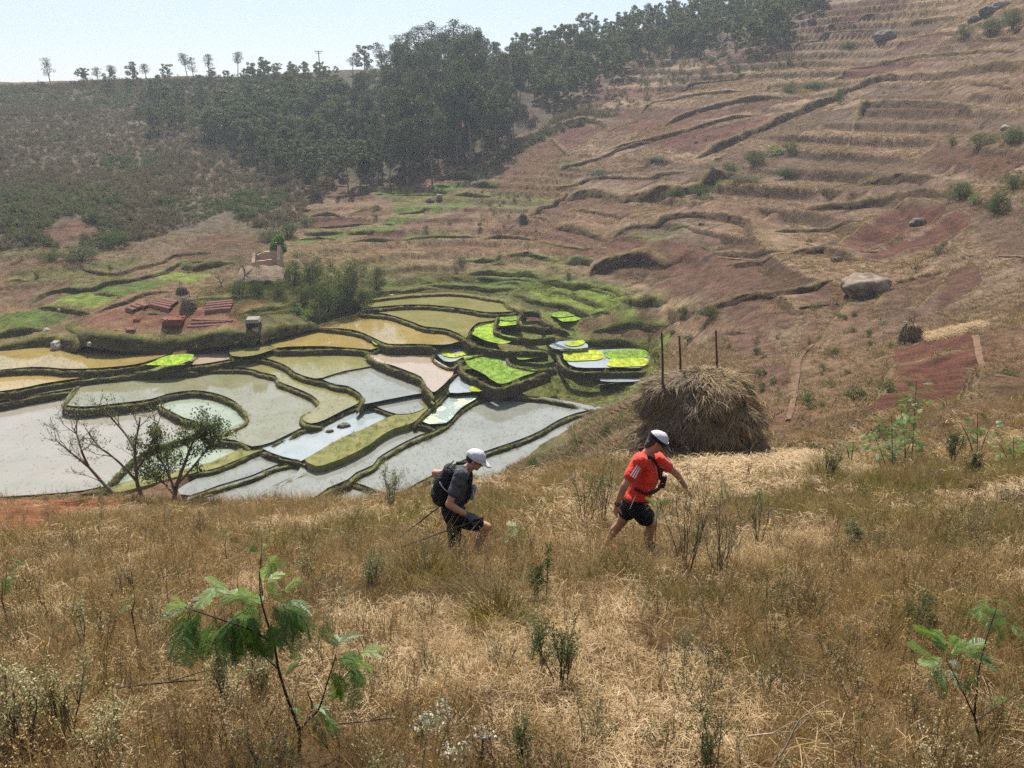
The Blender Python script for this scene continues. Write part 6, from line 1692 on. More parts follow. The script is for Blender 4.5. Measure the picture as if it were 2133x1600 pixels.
# red seed ridges on the mound
for pts in (B6([(1530, 185), (1790, 155)]), B6([(1525, 205), (1790, 180)]), B6([(1520, 228), (1780, 205)]), B6([(1520, 248), (1770, 232)]),
            B6([(1400, 330), (1780, 345)]), B6([(1390, 360), (1720, 350)]), B6([(1350, 390), (1690, 378)]),
            B6([(1000, 200), (1190, 240)]), B6([(1030, 185), (1200, 215)]), B6([(1070, 172), (1230, 198)]), B6([(1110, 160), (1250, 182)]), B6([(820, 205), (900, 230)]), B6([(870, 195), (960, 222)]), B6([(780, 225), (850, 250)])):
    q = np.array(pts); P = put(q[:, 0], q[:, 1], 50); C = resample(P[:, :2], .3); g = height(C[:, 0], C[:, 1])
    sweep('seed_ridge', C, g + .30, g - .1, .5, plain('red_ridge', (.15, .075, .056), .95, .3, 5, .5, .1) if 'red_ridge' not in bpy.data.materials else bpy.data.materials['red_ridge'], wob=.04, seed=3)
# footpaths worn pale into the right hill
PATH = plain('footpath', (.125, .076, .052), .95, .35, 1.5, .8, .1)
for pts, w in ((B3([(820, 1010), (850, 900), (870, 800), (880, 700), (910, 640), (960, 590)]), .7), (B2([(800, 635), (940, 580), (1080, 510), (1200, 462)]), .8), (B2([(1180, 1038), (1060, 1052), (940, 1048)]), .5),
               (B3([(430, 105), (560, 112), (700, 110), (820, 90), (1050, 70), (1200, 100), (1350, 130)]), .5), (B2([(1880, 1000), (1890, 1020), (1920, 1030)]), .6), (B2([(2025, 1032), (2133, 1040)]), .6), (B2([(1380, 640), (1420, 590), (1440, 530), (1445, 480)]), .8),
               (B3([(1860, 540), (1880, 640), (1900, 730), (1880, 830)]), .9)):
    q = np.array(pts); P = put(q[:, 0], q[:, 1], 20); C = resample(P[:, :2], .5)
    t = np.gradient(C, axis=0); t /= np.linalg.norm(t, axis=1)[:, None]; nr_ = np.stack([-t[:, 1], t[:, 0]], 1)
    V = []
    for o_ in (-.5, -.17, .17, .5):
        wv = w * .30 * (1 + .3 * fbm2(C[:, 0] + o_, C[:, 1], 1.2, 2, 77)); xy = C + nr_ * (o_ * wv)[:, None]
        V.append(np.column_stack([xy, height(xy[:, 0], xy[:, 1]) + .10]))
    V = np.stack(V, 1); i = np.arange(len(C) - 1)[:, None] * 4; j = np.arange(3)[None]
    f = np.stack([i + j, i + 4 + j, i + 5 + j, i + j + 1], -1).reshape(-1, 4)
    o = link('footpath', mesh_np('footpath', V.reshape(-1, 3), f[:, ::-1], PATH, True)); o['kind'] = 'structure'

# ------------------------------------------------------------------ bushes one can pick out
BSH = {'b': [bush_mesh(600 + j, 620, .10, 10, 1.0, 6, L_BUSH) for j in range(4)], 'o': [bush_mesh(610 + j, 560, .10, 10, 1.0, 6, L_OLIVE) for j in range(4)],
       'f': [bush_mesh(620 + j, 520, .10, 9, 1.0, 6, L_FRESH) for j in range(2)], 'd': [bush_mesh(630 + j, 300, .10, 8, 1.0, 7, L_DRY) for j in range(2)]}
BSH['b2'] = [bush_mesh(640 + j, 4200, .050, 22, 1.0, 8, L_BUSH) for j in range(4)]; BSH['o2'] = [bush_mesh(650 + j, 4200, .050, 22, 1.0, 8, L_OLIVE) for j in range(3)]
nb = 0
def bush(u, v, w, h, kind, label, group=None, ymin=20, cat='bush', name='bush'):
    global nb
    p = put([u], [v], ymin)[0]; k = ppm(p); R_ = w / k / 2; H_ = h / k
    ms = BSH[kind + '2'] if (R_ > 1.1 and kind + '2' in BSH) else BSH[kind]; o = link(name, ms[nb % len(ms)], loc=p - [0, 0, .05 * H_]); nb += 1
    o.scale = (R_, R_, H_ * .78); o.rotation_euler = (0, 0, nb * 1.7)
    return tag(o, label, cat, group)
for a in [
    (728, 628, 112, 105, 'o', 'largest feathery olive bush above the flooded paddies'), (785, 606, 52, 62, 'o', 'rounded grey green bush at the right end of the knoll thicket'),
    (684, 645, 92, 80, 'b', 'dark dense bush in the middle of the knoll thicket'), (650, 606, 60, 66, 'b', 'dark bush right of the mud house'), (612, 592, 52, 60, 'b', 'upright bush touching the right wall of the mud house'),
    (500, 618, 60, 44, 'b', 'dark bush at the left end of the hedge below the lean-to'), (540, 616, 60, 38, 'b', 'dark hedge bush below the middle of the lean-to'), (580, 618, 60, 40, 'b', 'dark hedge bush below the right end of the lean-to'),
    (625, 634, 60, 46, 'o', 'olive bush between hedge and dark thicket'), (640, 664, 36, 34, 'f', 'spiky pale green clump above the right wall of the mound'), (618, 652, 44, 26, 'f', 'low bright green bush on the mound terrace'),
    (690, 560, 40, 34, 'd', 'brownish leafless bush behind the knoll thicket'), (660, 570, 38, 40, 'o', 'thin olive bush behind the thicket'), (760, 640, 60, 40, 'b', 'dark low bush at the paddy corner under the largest bush'), (715, 650, 60, 46, 'b', 'shaded bush hanging over the brown water'),
    (345, 704, 32, 28, 'o', 'small bush at the brick mound edge below the kiln'), (395, 560, 44, 18, 'f', 'low bright bush on the left terrace bank'), (230, 500 + 66, 16, 18, 'b', 'small dark bush on the left terraces'), (80, 580, 20, 22, 'b', 'small dark bush far left on the terraces'),
    (170, 545, 90, 36, 'b', 'dark bush under the brown plot on the left slope'), (110, 540, 60, 30, 'b', 'dark bush at the lower left corner of the brown plot'), (240, 510, 70, 36, 'b', 'dark bush right of the brown plot'), (600, 490, 70, 40, 'b', 'dark bush in the gully above the knoll'), (560, 500, 60, 30, 'b', 'low dark bush left in the gully above the knoll'), (640, 470, 46, 30, 'b', 'green bush at the gully head by the red plot'),
    (783, 470 - 34, 30, 12, 'b', 'low round bush on the corner of the upper tan plot'), (782, 458, 18, 14, 'b', 'dark round bush at the right end of the red plot'), (937, 470, 18, 12, 'b', 'dark bush on the tan slope below the green beds'), (886, 486, 16, 14, 'b', 'dark round bush left of the other on the tan slope'), (1000, 480, 22, 14, 'b', 'low bush at the path bend under the little haystack'),
    (1184, 586, 22, 34, 'o', 'upright olive bush at the corner of the vegetable terrace'), (952, 566, 26, 20, 'o', 'small olive bush on the terrace above the paddies'), (1040, 552, 40, 14, 'b', 'low dark bush on the terrace edge'), (960, 548, 40, 14, 'b', 'long low bush on the upper terrace bank'), (1310, 632, 20, 20, 'b', 'dark bush at the right corner of the green bowl'), (1235, 600, 20, 14, 'b', 'dark tuft bush above the white stubble in the green bowl'),
    (1480, 662, 62, 30, 'o', 'olive bush clinging to the round mound face'), (1425, 660, 36, 30, 'b', 'dark bush at the left foot of the round mound'), (1398, 700, 26, 22, 'b', 'dark bush below the round mound'), (1432, 715, 44, 24, 'b', 'dark bush between haystack poles'),
    (1382, 800, 34, 40, 'f', 'round grey green bush behind the left haystack pole'), (1365, 760, 22, 36, 'b', 'bush at the right end of the yellow rice beds'),
    (1522, 362, 60, 30, 'b', 'dark green bush, left of the long hedge on the right hill'), (1570, 345, 60, 36, 'b', 'dark green bush at the middle of the long hedge on the right hill'), (1612, 322, 62, 34, 'f', 'bright green bush in the long hedge on the right hill'), (1645, 318, 40, 24, 'b', 'dark bush at the right end of the long hedge'),
    (1497, 392, 24, 26, 'f', 'small bright bush below the long hedge'), (1455, 408, 70, 28, 'b', 'dark bush on the big shaded bank'), (1410, 414, 50, 24, 'b', 'dark bush at the left end of the big shaded bank'), (1470, 416, 40, 14, 'f', 'low pale bush at the foot of the big shaded bank'), (1560, 380, 90, 16, 'o', 'long low grey bush under the hedge'), (1640, 362, 70, 22, 'o', 'grey green bush on the slope right of the hedge'),
    (1752, 214, 26, 40, 'b', 'dark upright bush at the junction of the long banks'), (1700, 178, 70, 22, 'o', 'grey green bush patch on the upper slope'), (1650, 190, 50, 20, 'o', 'paler bush left of the upper slope patch'), (1765, 95, 40, 18, 'b', 'dark bush under the upper grey boulder'), (1640, 165, 22, 14, 'b', 'dark little bush near the upper slope patch'),
    (2000, 415, 62, 46, 'b', 'dark bush left of the gully trees at the right'), (2075, 440, 64, 56, 'b', 'big dark green bush by the red soil at the right'), (2030, 425, 40, 30, 'f', 'light bush between the two dark gully bushes'), (2110, 395, 60, 50, 'b', 'dark bush at the right frame edge, middle height'), (2040, 310, 70, 34, 'b', 'dark bush above the gully at the right'), (2105, 300, 70, 40, 'b', 'dark bush near the right edge below the white rock'), (1985, 300, 30, 26, 'b', 'upright bush left of the dark ones below the white rock'),
    (1955, 530, 40, 34, 'o', 'yellow green bush beside the path fork'), (1905, 560, 70, 40, 'd', 'pale grey dry bush above the largest boulder'), (1870, 590, 40, 20, 'd', 'dry brown bush touching the largest boulder'), (1745, 634, 70, 34, 'd', 'grey grassy clump left below the largest boulder'), (1700, 640, 40, 20, 'o', 'olive bush below left of the largest boulder'),
    (1810, 806, 26, 28, 'o', 'round bush on the bare tan slope'), (1712, 852, 18, 18, 'o', 'little round bush lower on the bare tan slope'), (1790, 838, 20, 16, 'd', 'dry bush right of the round one on the tan slope'), (1575, 712, 26, 18, 'o', 'olive tuft bush in the stalk field'), (1518, 730, 16, 18, 'b', 'dark small bush right of the haystack pole'),
    (2060, 70, 60, 34, 'b', 'bush beneath the top right outcrop'), (2110, 60, 60, 44, 'b', 'dark bush at the top right corner'), (2010, 75, 50, 26, 'o', 'grey green bush left below the top right outcrop'), (1480, 128, 30, 16, 'o', 'pale bush under the ridge wood'), (1360, 335, 90, 12, 'o', 'long low grey green patch of bushes on the middle slope'), (1250, 365, 70, 14, 'o', 'low pale bushes at the foot of the middle slope'),
    (1200, 934, 36, 30, 'b', 'dark round bush at the edge of the nearest paddy'), (1112, 982, 48, 34, 'b', 'dark green bush just below the brow, right of the walker in grey'), (1262, 905, 34, 30, 'o', 'bush on the green shoulder above the nearest paddy'), (1290, 870, 30, 22, 'f', 'light green bush left of the haystack'), (1330, 870, 30, 28, 'f', 'green bush touching the left side of the haystack'),
    (2100, 800, 80, 40, 'b', 'dark bush at the right edge above the brow'), (2050, 840, 50, 30, 'b', 'dark low bush right of the red plot')]:
    bush(*a)
# the countless small ones of the right hill, still countable
a = region([[(1200, 360), (1500, 240), (1750, 100), (2133, 60), (2133, 640), (1700, 560), (1500, 480), (1400, 330)], [(1560, 720), (1700, 960), (2000, 900), (1850, 640), (1700, 650)], [(1000, 460), (1150, 540), (1100, 400), (1000, 420)]], 55, 20)
for q in a:
    kx = rng.choice(['b', 'o', 'o', 'd']); o = link('bush', BSH[kx][rng.integers(2)], loc=q - [0, 0, .05]); s = rng.uniform(.22, .6); o.scale = (s, s, s * .9); o.rotation_euler = (0, 0, rng.uniform(0, 6.28))
    zn = ('high on the upper right slope' if q[1] > 105 else 'halfway up the right slope' if q[1] > 62 else 'on the lower slope near the small haystack')
    kn = {'b': 'small dark green bush', 'o': 'small olive bush', 'd': 'small dry brown bush'}[kx]
    tag(o, 'one of the %ses dotted %s' % (kn, zn), 'bush', '%ses %s' % (kn, zn))
# round clipped tree by the house, thin trees of the knoll
p = put([583], [556], 60)[0]; k = ppm(p); H_ = 60 / k
t, c = MB(), MB(); r = np.random.default_rng(5)
t.tube([(0, 0, -.2), (.05, 0, H_ * .5)], [.13, .08], 6)
for q in [(0, 0, .68, .27), (.05, .1, .84, .18), (-.1, 0, .55, .2), (.12, 0, .55, .2)]: v, f = leaf_quads(clump_points((q[0] * H_, q[1] * H_, q[2] * H_), q[3] * H_, 900, r, 1.1), .16, r); c.add(v, f)
plant_tree('round_tree', t.mesh('trunk', BARK_DARK), c.mesh('crown', L_FRESH), p, 1, 0, 'bright green round crowned tree behind the roofless mud house', 'tree')
for (u, v, vt, lab) in ((508, 592, 525, 'thin grey airy tree left of the mud house'), (462, 602, 558, 'spindly nearly leafless tree at the left end of the knoll'), (640, 585, 520, 'slender dark tree behind the thicket')):
    p = put([u], [v], 60)[0]; H_ = float(ray(u, vt)[1] * p[1] - p[2])
    t, c = MB(), MB(); r = np.random.default_rng(int(u))
    pts, d = limb(t, (0, 0, -.2), (.1, 0, 1), H_ * .5, .09, .05, r, .2, 4, 5)
    for q in range(9):
        bp, dd = limb(t, pts[2 + q % 3], (math.cos(q * 2.1), math.sin(q * 2.1), 1.0), H_ * .6, .04, .01, r, .3, 4, 4)
        v_, f_ = leaf_quads(clump_points(bp[-1], .45, 60 if u != 462 else 14, r), .12, r); c.add(v_, f_)
    plant_tree('thin_tree', t.mesh('trunk', BARK_GREY), c.mesh('crown', L_OLIVE), p, 1, 0, lab, 'tree')
# ------------------------------------------------------------------ small trees and weeds of the near slope
def grow(mb, lf, p0, d0, L, r0, r, depth, nleaf, lsize, spread=.55, tw=.25, mleaf=1, kids=3, seg=4, up=.12, aspect=1.9, tipr=None):
    """recursive branching; twigs into mb, leaves into lf"""
    pts, d = limb(mb, p0, d0, L, r0, r0 * .55, r, tw, seg, 5 if depth > 1 else 3, up)
    if depth <= 0 or nleaf < 0:
        pass
    if depth <= 1 and nleaf > 0:
        i = r.integers(1, len(pts), nleaf); P = pts[i] + r.normal(size=(nleaf, 3)) * lsize * .9
        v, f = leaf_quads(P, lsize, r, 0, aspect); lf.add(v, f)
    if depth > 0:
        for k in range(kids):
            j = len(pts) - 1 if k == 0 else r.integers(max(1, len(pts) // 2), len(pts))
            a = r.normal(size=3); a -= a.dot(d) * d; a /= np.linalg.norm(a)
            nd = d + a * spread * r.uniform(.6, 1.4)
            grow(mb, lf, pts[j], nd, L * r.uniform(.55, .85), r0 * .55, r, depth - 1, nleaf, lsize, spread, tw, mleaf, kids, seg, up, aspect)
    return pts

L_SM = leafmat('leaf_small_tree', [(.035, .055, .018), (.06, .085, .028), (.10, .13, .045), (.15, .18, .07)], .35, .4, .3)
L_CREAM = leafmat('leaf_cream', [(.16, .15, .07), (.25, .23, .12), (.36, .33, .19), (.48, .44, .28)], .25, .7, .1)
L_GREY = leafmat('leaf_greygreen', [(.10, .11, .06), (.16, .17, .09), (.24, .24, .14), (.32, .31, .20)], .3, .6, .2)
L_WHITE = leafmat('flower_white', [(.38, .36, .30), (.50, .48, .42), (.60, .58, .53)], .2, .7, .1)
L_ACA = leafmat('leaf_acacia', [(.030, .070, .012), (.045, .100, .016), (.065, .135, .022), (.10, .19, .035)], .38, .42, .35)
L_ACAY = leafmat('leaf_acacia_young', [(.065, .125, .02), (.10, .18, .028), (.15, .24, .04), (.21, .31, .06)], .45, .45, .3)
L_YEL = leafmat('leaf_yellowgreen', [(.20, .24, .03), (.29, .33, .04), (.38, .42, .06), (.46, .48, .09)], .4, .5, .25)
TWIG = plain('twig', (.10, .07, .055), .9, .35, 20, .3)
TWIGP = plain('twig_pale', (.30, .24, .18), .9, .3, 20, .3)
STEMD = plain('stem_dark', (.035, .025, .02), .8, .3, 20, .3)

def pline(pts, Y):
    """photo pixels + depth offset -> world polyline"""
    return np.array([at(q[0], q[1], Y + (q[2] if len(q) > 2 else 0)) for q in pts])

def soft(P, n=14):
    P = np.asarray(P, float)
    return resample(P, max(1e-3, np.linalg.norm(np.diff(P, axis=0), axis=1).sum() / n))

# three small trees at the brow on the left
def brow_tree(label, trunks, Y, seed, nleaf, dense, lsize, kids=3, dep=2, L0=.34):
    base = pline(trunks[0][:1], Y)[0]
    gz_ = float(height(base[0:1], base[1:2])[0])
    e = empty('small_tree', (base[0], base[1], gz_)); tag(e, label, 'tree')
    r = np.random.default_rng(seed); t, c = MB(), MB()
    for ti, tr in enumerate(trunks):
        P = soft(pline(tr, Y), 12)
        if ti == 0: P = np.vstack([[P[0, 0] + .02, P[0, 1], gz_ - .15], P])
        P = P - np.array([base[0], base[1], gz_])
        r0 = .052 if ti == 0 else .030
        t.tube(P, np.linspace(r0, .012, len(P)), 7, 0, False)
        m_ = len(P)
        for k in range(dense):
            j = int(m_ * r.uniform(.42, .98)); j = min(j, m_ - 1)
            d = P[j] - P[max(0, j - 1)]; d = d / (np.linalg.norm(d) + 1e-9) + r.normal(size=3) * .7; d[2] += .25
            grow(t, c, P[j], d, L0 * r.uniform(.6, 1.2), .011, r, dep, nleaf, lsize, .6, .25, 1, kids, 4, .05)
    link('trunk', t.mesh('trunk', BARK_GREY, True), parent=e)
    link('crown', c.mesh('crown', L_SM), parent=e)
brow_tree('left leaning small tree with mostly bare twigs, leftmost of the three at the brow', [[(258, 1047), (213, 1005, .1), (184, 972), (150, 945, -.1), (118, 918)], [(184, 972), (170, 940, -.2), (160, 905, -.1), (150, 890)]], 15.3, 31, 3, 7, .035)
brow_tree('taller forked small tree with bare upper branches, middle one of the three at the brow', [[(301, 1049), (287, 1012), (284, 985), (281, 931, .1), (289, 890, .1), (292, 870)],
          [(283, 1001), (262, 977, -.2), (235, 952, -.2), (204, 929, -.1), (185, 900)], [(281, 935), (262, 905, .2), (240, 880, .2), (225, 862, .1)], [(284, 980), (300, 955, -.2), (318, 915, -.3), (330, 880, -.2)]], 15.2, 32, 4, 6, .036)
brow_tree('leafy bushy small tree, rightmost and densest of the three at the brow', [[(362, 1045), (370, 1005), (385, 965, .1), (400, 925, .1), (418, 890)], [(366, 1030), (350, 985, -.2), (330, 950, -.2), (322, 925)], [(368, 1010), (400, 975, .2), (428, 940, .2), (445, 915)], [(365, 1035), (345, 1010, .3), (318, 990, .3)]], 15.4, 33, 9, 14, .055)

# fronds of the feathery acacia
def frond(seed, L=.175, pairs=11, mat=L_ACA, droop=.9):
    r = np.random.default_rng(seed); mb = MB()
    t = np.linspace(0, 1, 9)
    R_ = np.stack([L * t * (1 - .12 * t), .01 * np.sin(t * 3), -droop * L * t ** 2 * .5], 1)
    mb.tube(R_, np.linspace(.0016, .0006, 9), 3, 0, False)
    V, F = [], []
    for k in range(pairs):
        f = .12 + .86 * k / (pairs - 1)
        p = np.array([np.interp(f, t, R_[:, i]) for i in range(3)])
        pl = L * .30 * math.sin(math.pi * (f * .82 + .14)) ** .6
        for s in (-1, 1):
            d = np.array((.95, s * .75, -.18 + r.normal() * .12)); d /= np.linalg.norm(d)
            nl = 8
            for j in range(nl):
                q = p + d * pl * (j + .8) / nl + [0, 0, -.12 * pl * ((j + 1) / nl) ** 2]
                w = pl / nl * .42
                for s2 in (-1, 1):
                    e_ = np.array((.5, -s2 * .2 * s, 0)) + np.array((-d[1], d[0], 0)) * s2; e_ /= np.linalg.norm(e_)
                    ll = .0080
                    b = len(V); V += [q - d * w, q + e_ * ll * .6 - d * w * .3, q + e_ * ll + d * w * .4, q + d * w * .9]; F.append((b, b + 1, b + 2, b + 3))
    mb.add(V, F)
    return mb.mesh('frond', mat)
FR = [frond(800 + k, mat=L_ACA) for k in range(3)]; FRY = [frond(810 + k, mat=L_ACAY, droop=.25) for k in range(2)]
def frond_obj(parent, org, pos, az, el, size, young, roll=0.0):
    ms = FRY if young else FR
    o = link('frond', random.choice(ms), parent=parent, loc=np.array(pos) - org)
    d = Vector((math.cos(az) * math.cos(el), math.sin(az) * math.cos(el), math.sin(el)))
    q = d.to_track_quat('X', 'Z'); o.rotation_euler = (q @ Matrix.Rotation(roll, 3, 'X').to_quaternion()).to_euler(); o.scale = (size,) * 3
    return o
def sapling(label, trunks, Y, seed, fr, r0=.009, size=1.0, name='acacia_sapling', stem=STEMD):
    base = pline(trunks[0][:1], Y)[0]; gz_ = float(height(base[0:1], base[1:2])[0]); org = np.array([base[0], base[1], gz_])
    e = empty(name, org); tag(e, label, 'sapling')
    r = np.random.default_rng(seed); t = MB()
    for ti, tr in enumerate(trunks):
        P = soft(pline(tr, Y), 14)
        if ti == 0: P = np.vstack([[P[0, 0], P[0, 1], min(gz_ - .05, P[0, 2] - .02)], P])
        t.tube(P - org, np.linspace(r0 if ti == 0 else r0 * .62, r0 * .25, len(P)), 6, 0, False)
    link('stem', t.mesh('stem', stem, True), parent=e)
    for (u, v, dd, az, el, s, yg) in fr:
        frond_obj(e, org, at(u, v, Y + dd), R(az) + r.normal() * .2, R(el) + r.normal() * .15, s * size, yg, r.normal() * .4)
    return e
fr = []
rr_ = np.random.default_rng(12)
for (u, v, n, su, sv, az0, el0, s, yg) in [(410, 1275, 7, 26, 12, 200, -35, 1.0, 0), (440, 1300, 7, 28, 16, 215, -45, 1.0, 0), (480, 1285, 9, 26, 14, 240, -50, 1.05, 0), (515, 1280, 9, 22, 22, 260, -45, 1.05, 0), (535, 1255, 5, 18, 10, 160, 5, .9, 1),
                                     (500, 1240, 4, 20, 8, 150, 10, .85, 1), (548, 1210, 6, 14, 10, 60, 25, .75, 1), (575, 1265, 5, 14, 12, 0, -25, .85, 0), (600, 1275, 7, 16, 14, -20, -45, .9, 0), (560, 1300, 4, 12, 16, -60, -60, .85, 0),
                                     (395, 1262, 3, 16, 6, 180, 0, .8, 1), (445, 1222, 2, 12, 6, 170, 15, .8, 1), (585, 1250, 3, 14, 10, 20, 10, .8, 1)]:
    for k in range(int(n * 1.35)): fr.append((u + rr_.normal() * su * .6, v + rr_.normal() * sv * .6, rr_.normal() * .07, az0 + rr_.normal() * 40, el0 + rr_.normal() * 14, s * rr_.uniform(.75, 1.15), yg and rr_.random() < .8))
for (u, v, n, su, sv, az0, el0, s, yg) in [(708, 1372, 8, 12, 12, 20, -30, .8, 0), (725, 1385, 7, 14, 10, 0, -25, .8, 1), (698, 1400, 4, 10, 10, -60, -60, .8, 0), (700, 1345, 4, 12, 8, 130, 20, .7, 0), (745, 1362, 3, 10, 6, 10, 15, .7, 1),
                                     (640, 1385, 4, 14, 10, 180, -10, .6, 0), (650, 1480, 4, 12, 14, 0, -10, .6, 0), (618, 1500, 2, 8, 8, 120, 0, .5, 0), (670, 1500, 3, 12, 8, -30, -30, .6, 0)]:
    for k in range(n): fr.append((u + rr_.normal() * su * .6, v + rr_.normal() * sv * .6, rr_.normal() * .05, az0 + rr_.normal() * 45, el0 + rr_.normal() * 14, s * rr_.uniform(.75, 1.15), yg and rr_.random() < .8))
sapling('dark stemmed feathery acacia sapling nearest the camera, its drooping fronds to the left', [
    [(622, 1588), (624, 1550), (623, 1520), (608, 1480), (592, 1435), (579, 1389), (572, 1343), (566, 1326, .02), (553, 1284, .03), (543, 1245, .03), (540, 1190, .03)], [(625, 1520), (645, 1497, -.02), (664, 1477, -.03), (684, 1415, -.03), (700, 1365, -.02)],
    [(562, 1335), (540, 1322, -.03), (526, 1313, -.05), (471, 1294, -.08), (412, 1274, -.08), (385, 1265, -.08)], [(573, 1343), (592, 1320, .04), (602, 1280, .06)], [(578, 1392), (556, 1372, .03), (535, 1350, .05)], [(640, 1500), (650, 1470, .05), (640, 1440, .06)]], 2.78, 61, fr)
fr = []
for (u, v, n, az0, el0, s, yg) in [(1965, 1350, 5, 120, 50, 1.0, 1), (1950, 1370, 4, 180, 10, 1.0, 1), (2000, 1365, 4, 20, 15, 1.0, 1), (1965, 1395, 4, 250, -30, .9, 0), (2010, 1400, 3, -60, -50, .8, 0), (1980, 1375, 3, 60, 30, .9, 1)]:
    for k in range(int(n * 1.7)): fr.append((u + rr_.normal() * 10, v + rr_.normal() * 8, rr_.normal() * .05, az0 + rr_.normal() * 45, el0 + rr_.normal() * 20, s * rr_.uniform(.5, .85), yg and rr_.random() < .6))
for (u, v, n) in [(2070, 1262, 5), (2100, 1285, 5), (2120, 1450, 4), (2020, 1560, 4), (2060, 1545, 4), (2085, 1305, 4)]:
    for k in range(n): fr.append((u + rr_.normal() * 12, v + rr_.normal() * 9, rr_.normal() * .05, rr_.uniform(0, 360), rr_.uniform(-30, 30), rr_.uniform(.45, .75), 0))
sapling('thin acacia sapling with a bright green tuft of fronds near the bottom right corner', [
    [(2045, 1590), (2040, 1540), (2030, 1490), (2035, 1440), (2040, 1390, .02), (2055, 1330, .03), (2075, 1270, .03)], [(2030, 1495), (2010, 1450, -.02), (1990, 1410, -.03), (1970, 1372, -.03)], [(2036, 1500), (2080, 1470, .03), (2120, 1445, .04)], [(2042, 1560), (2010, 1540, .02), (1995, 1570, .02)]], 3.0, 62, fr, .007)
# feathery young trees on the brow at the right: clusters of fronds
def feathery(label, u, vb, vt, wpx, Y, seed, n, yg=.5, stems=3, mat=None, fs=2.3, name='feathery_tree'):
    r = np.random.default_rng(seed); trunks = []
    vb2 = vb
    for k in range(stems):
        du = (k - (stems - 1) / 2) * wpx * .30 + r.normal() * 3
        trunks.append([(u + (k - 1) * 4, vb2), (u + du * .5, vb2 + (vt - vb2) * .4, r.normal() * .1), (u + du, vb2 + (vt - vb2) * (.9 if k == stems // 2 else .7), r.normal() * .15)])
    fr = []
    for k in range(int(n * (1.9 if Y > 10 else 1.2))):
        tk = trunks[r.integers(stems)]; f = r.uniform(.38, 1.0); a = np.array(tk[1][:2]); b = np.array(tk[2][:2]); p = a + (b - a) * ((f - .38) / .62)
        az = r.uniform(0, 360)
        fr.append((p[0] + math.cos(R(az)) * wpx * .12, p[1] + r.normal() * 5, math.sin(R(az)) * .15 + tk[2][2], az, r.uniform(-25, 25), r.uniform(.7, 1.2), r.random() < yg))
    return sapling(label, trunks, Y, seed, fr, .020 if Y > 10 else .005, fs * (.66 if Y > 10 else .9), name, BARK_DARK)
feathery('tall feathery light green young tree right of the haystack, against the red plot', 1893, 1035, 765, 110, 15.5, 71, 46, .75, 2, fs=2.1)
feathery('bushier feathery green young tree in front and left of the tall one on the brow', 1862, 1030, 850, 130, 15.0, 72, 60, .6, 3, fs=2.0)
feathery('low feathery green plant at the brow, left of the pair of young trees', 1772, 965, 915, 40, 16, 73, 10, .7, 2, fs=1.5)
feathery('yellow green feathery bush at the right frame edge on the brow', 2112, 1000, 900, 90, 13.5, 74, 40, 1.0, 3, fs=1.6)
feathery('dull green feathery shrub between the red plot and the right edge', 2035, 960, 850, 100, 15.5, 75, 34, .35, 3, fs=1.7)
feathery('pale green feathery seedling in the grass just right of the walker in grey', 1075, 1150, 1085, 60, 7.9, 76, 14, .8, 2, fs=1.0)
feathery('small dark green acacia shoot above the front sapling', 545, 1190, 1108, 34, 5.4, 77, 9, .2, 2, fs=.7)
feathery('small acacia shoot in the dry grass left of the front sapling', 472, 1135, 1100, 26, 7.0, 78, 6, .3, 1, fs=.7)
feathery('dark green acacia branch at the left frame edge halfway down', 8, 1250, 1160, 60, 4.8, 79, 12, .2, 2, fs=.8)
feathery('little green acacia shoot left of the front sapling, low in the grass', 278, 1275, 1232, 26, 4.2, 80, 6, .3, 1, fs=.5)
feathery('fresh green acacia sprig beside the black shorts of the walker in red', 1372, 1075, 1035, 44, 7.3, 81, 9, .6, 2, fs=.9)

# weeds: upright branching stems with small leaves
def weed(label, u, vb, vt, Y, seed, stems, leaf, lsize, nleaf, stemmat, spread=.35, r0=.004, dep=2, kids=3, name='weed', flowers=0, cat='weed', group=None):
    p = at(u, vb, Y); gz_ = float(height(p[0:1], p[1:2])[0]); org = np.array([p[0], p[1], gz_])
    H_ = float(at(u, vt, Y)[2] - gz_)
    r = np.random.default_rng(seed); t, c, fl = MB(), MB(), MB()
    for k in range(stems):
        a = r.uniform(0, 6.28); d = np.array((math.cos(a) * spread * r.uniform(.3, 1.2), math.sin(a) * spread * r.uniform(.3, 1.2), 1.0))
        pts, dd = limb(t, (r.normal() * .03, r.normal() * .03, -.05), d, H_ * r.uniform(.5, .8), r0, r0 * .6, r, .14, 7, 5, .05)
        for q in range(5):
            j = r.integers(2, len(pts)); a2 = r.normal(size=3); nd = dd + a2 * .45; nd[2] = abs(nd[2]) + .3
            grow(t, c, pts[j], nd, H_ * r.uniform(.12, .3), r0 * .5, r, dep - 1, nleaf, lsize, .45, .25, 1, kids, 3, .1, 2.2)
        if flowers:
            for q in range(flowers):
                tip = pts[-1] + r.normal(size=3) * H_ * .06
                v, f = leaf_quads(tip + r.normal(size=(34, 3)) * .022, .016, r, 0, 1.2); fl.add(v, f)
    e = empty(name, org); tag(e, label, cat, group)
    link('stem', t.mesh('stem', stemmat), parent=e)
    if c.n: link('leaves', c.mesh('leaves', leaf), parent=e)['kind'] = 'stuff'
    if fl.n: link('flowers', fl.mesh('flowers', L_WHITE), parent=e)['kind'] = 'stuff'
    return e
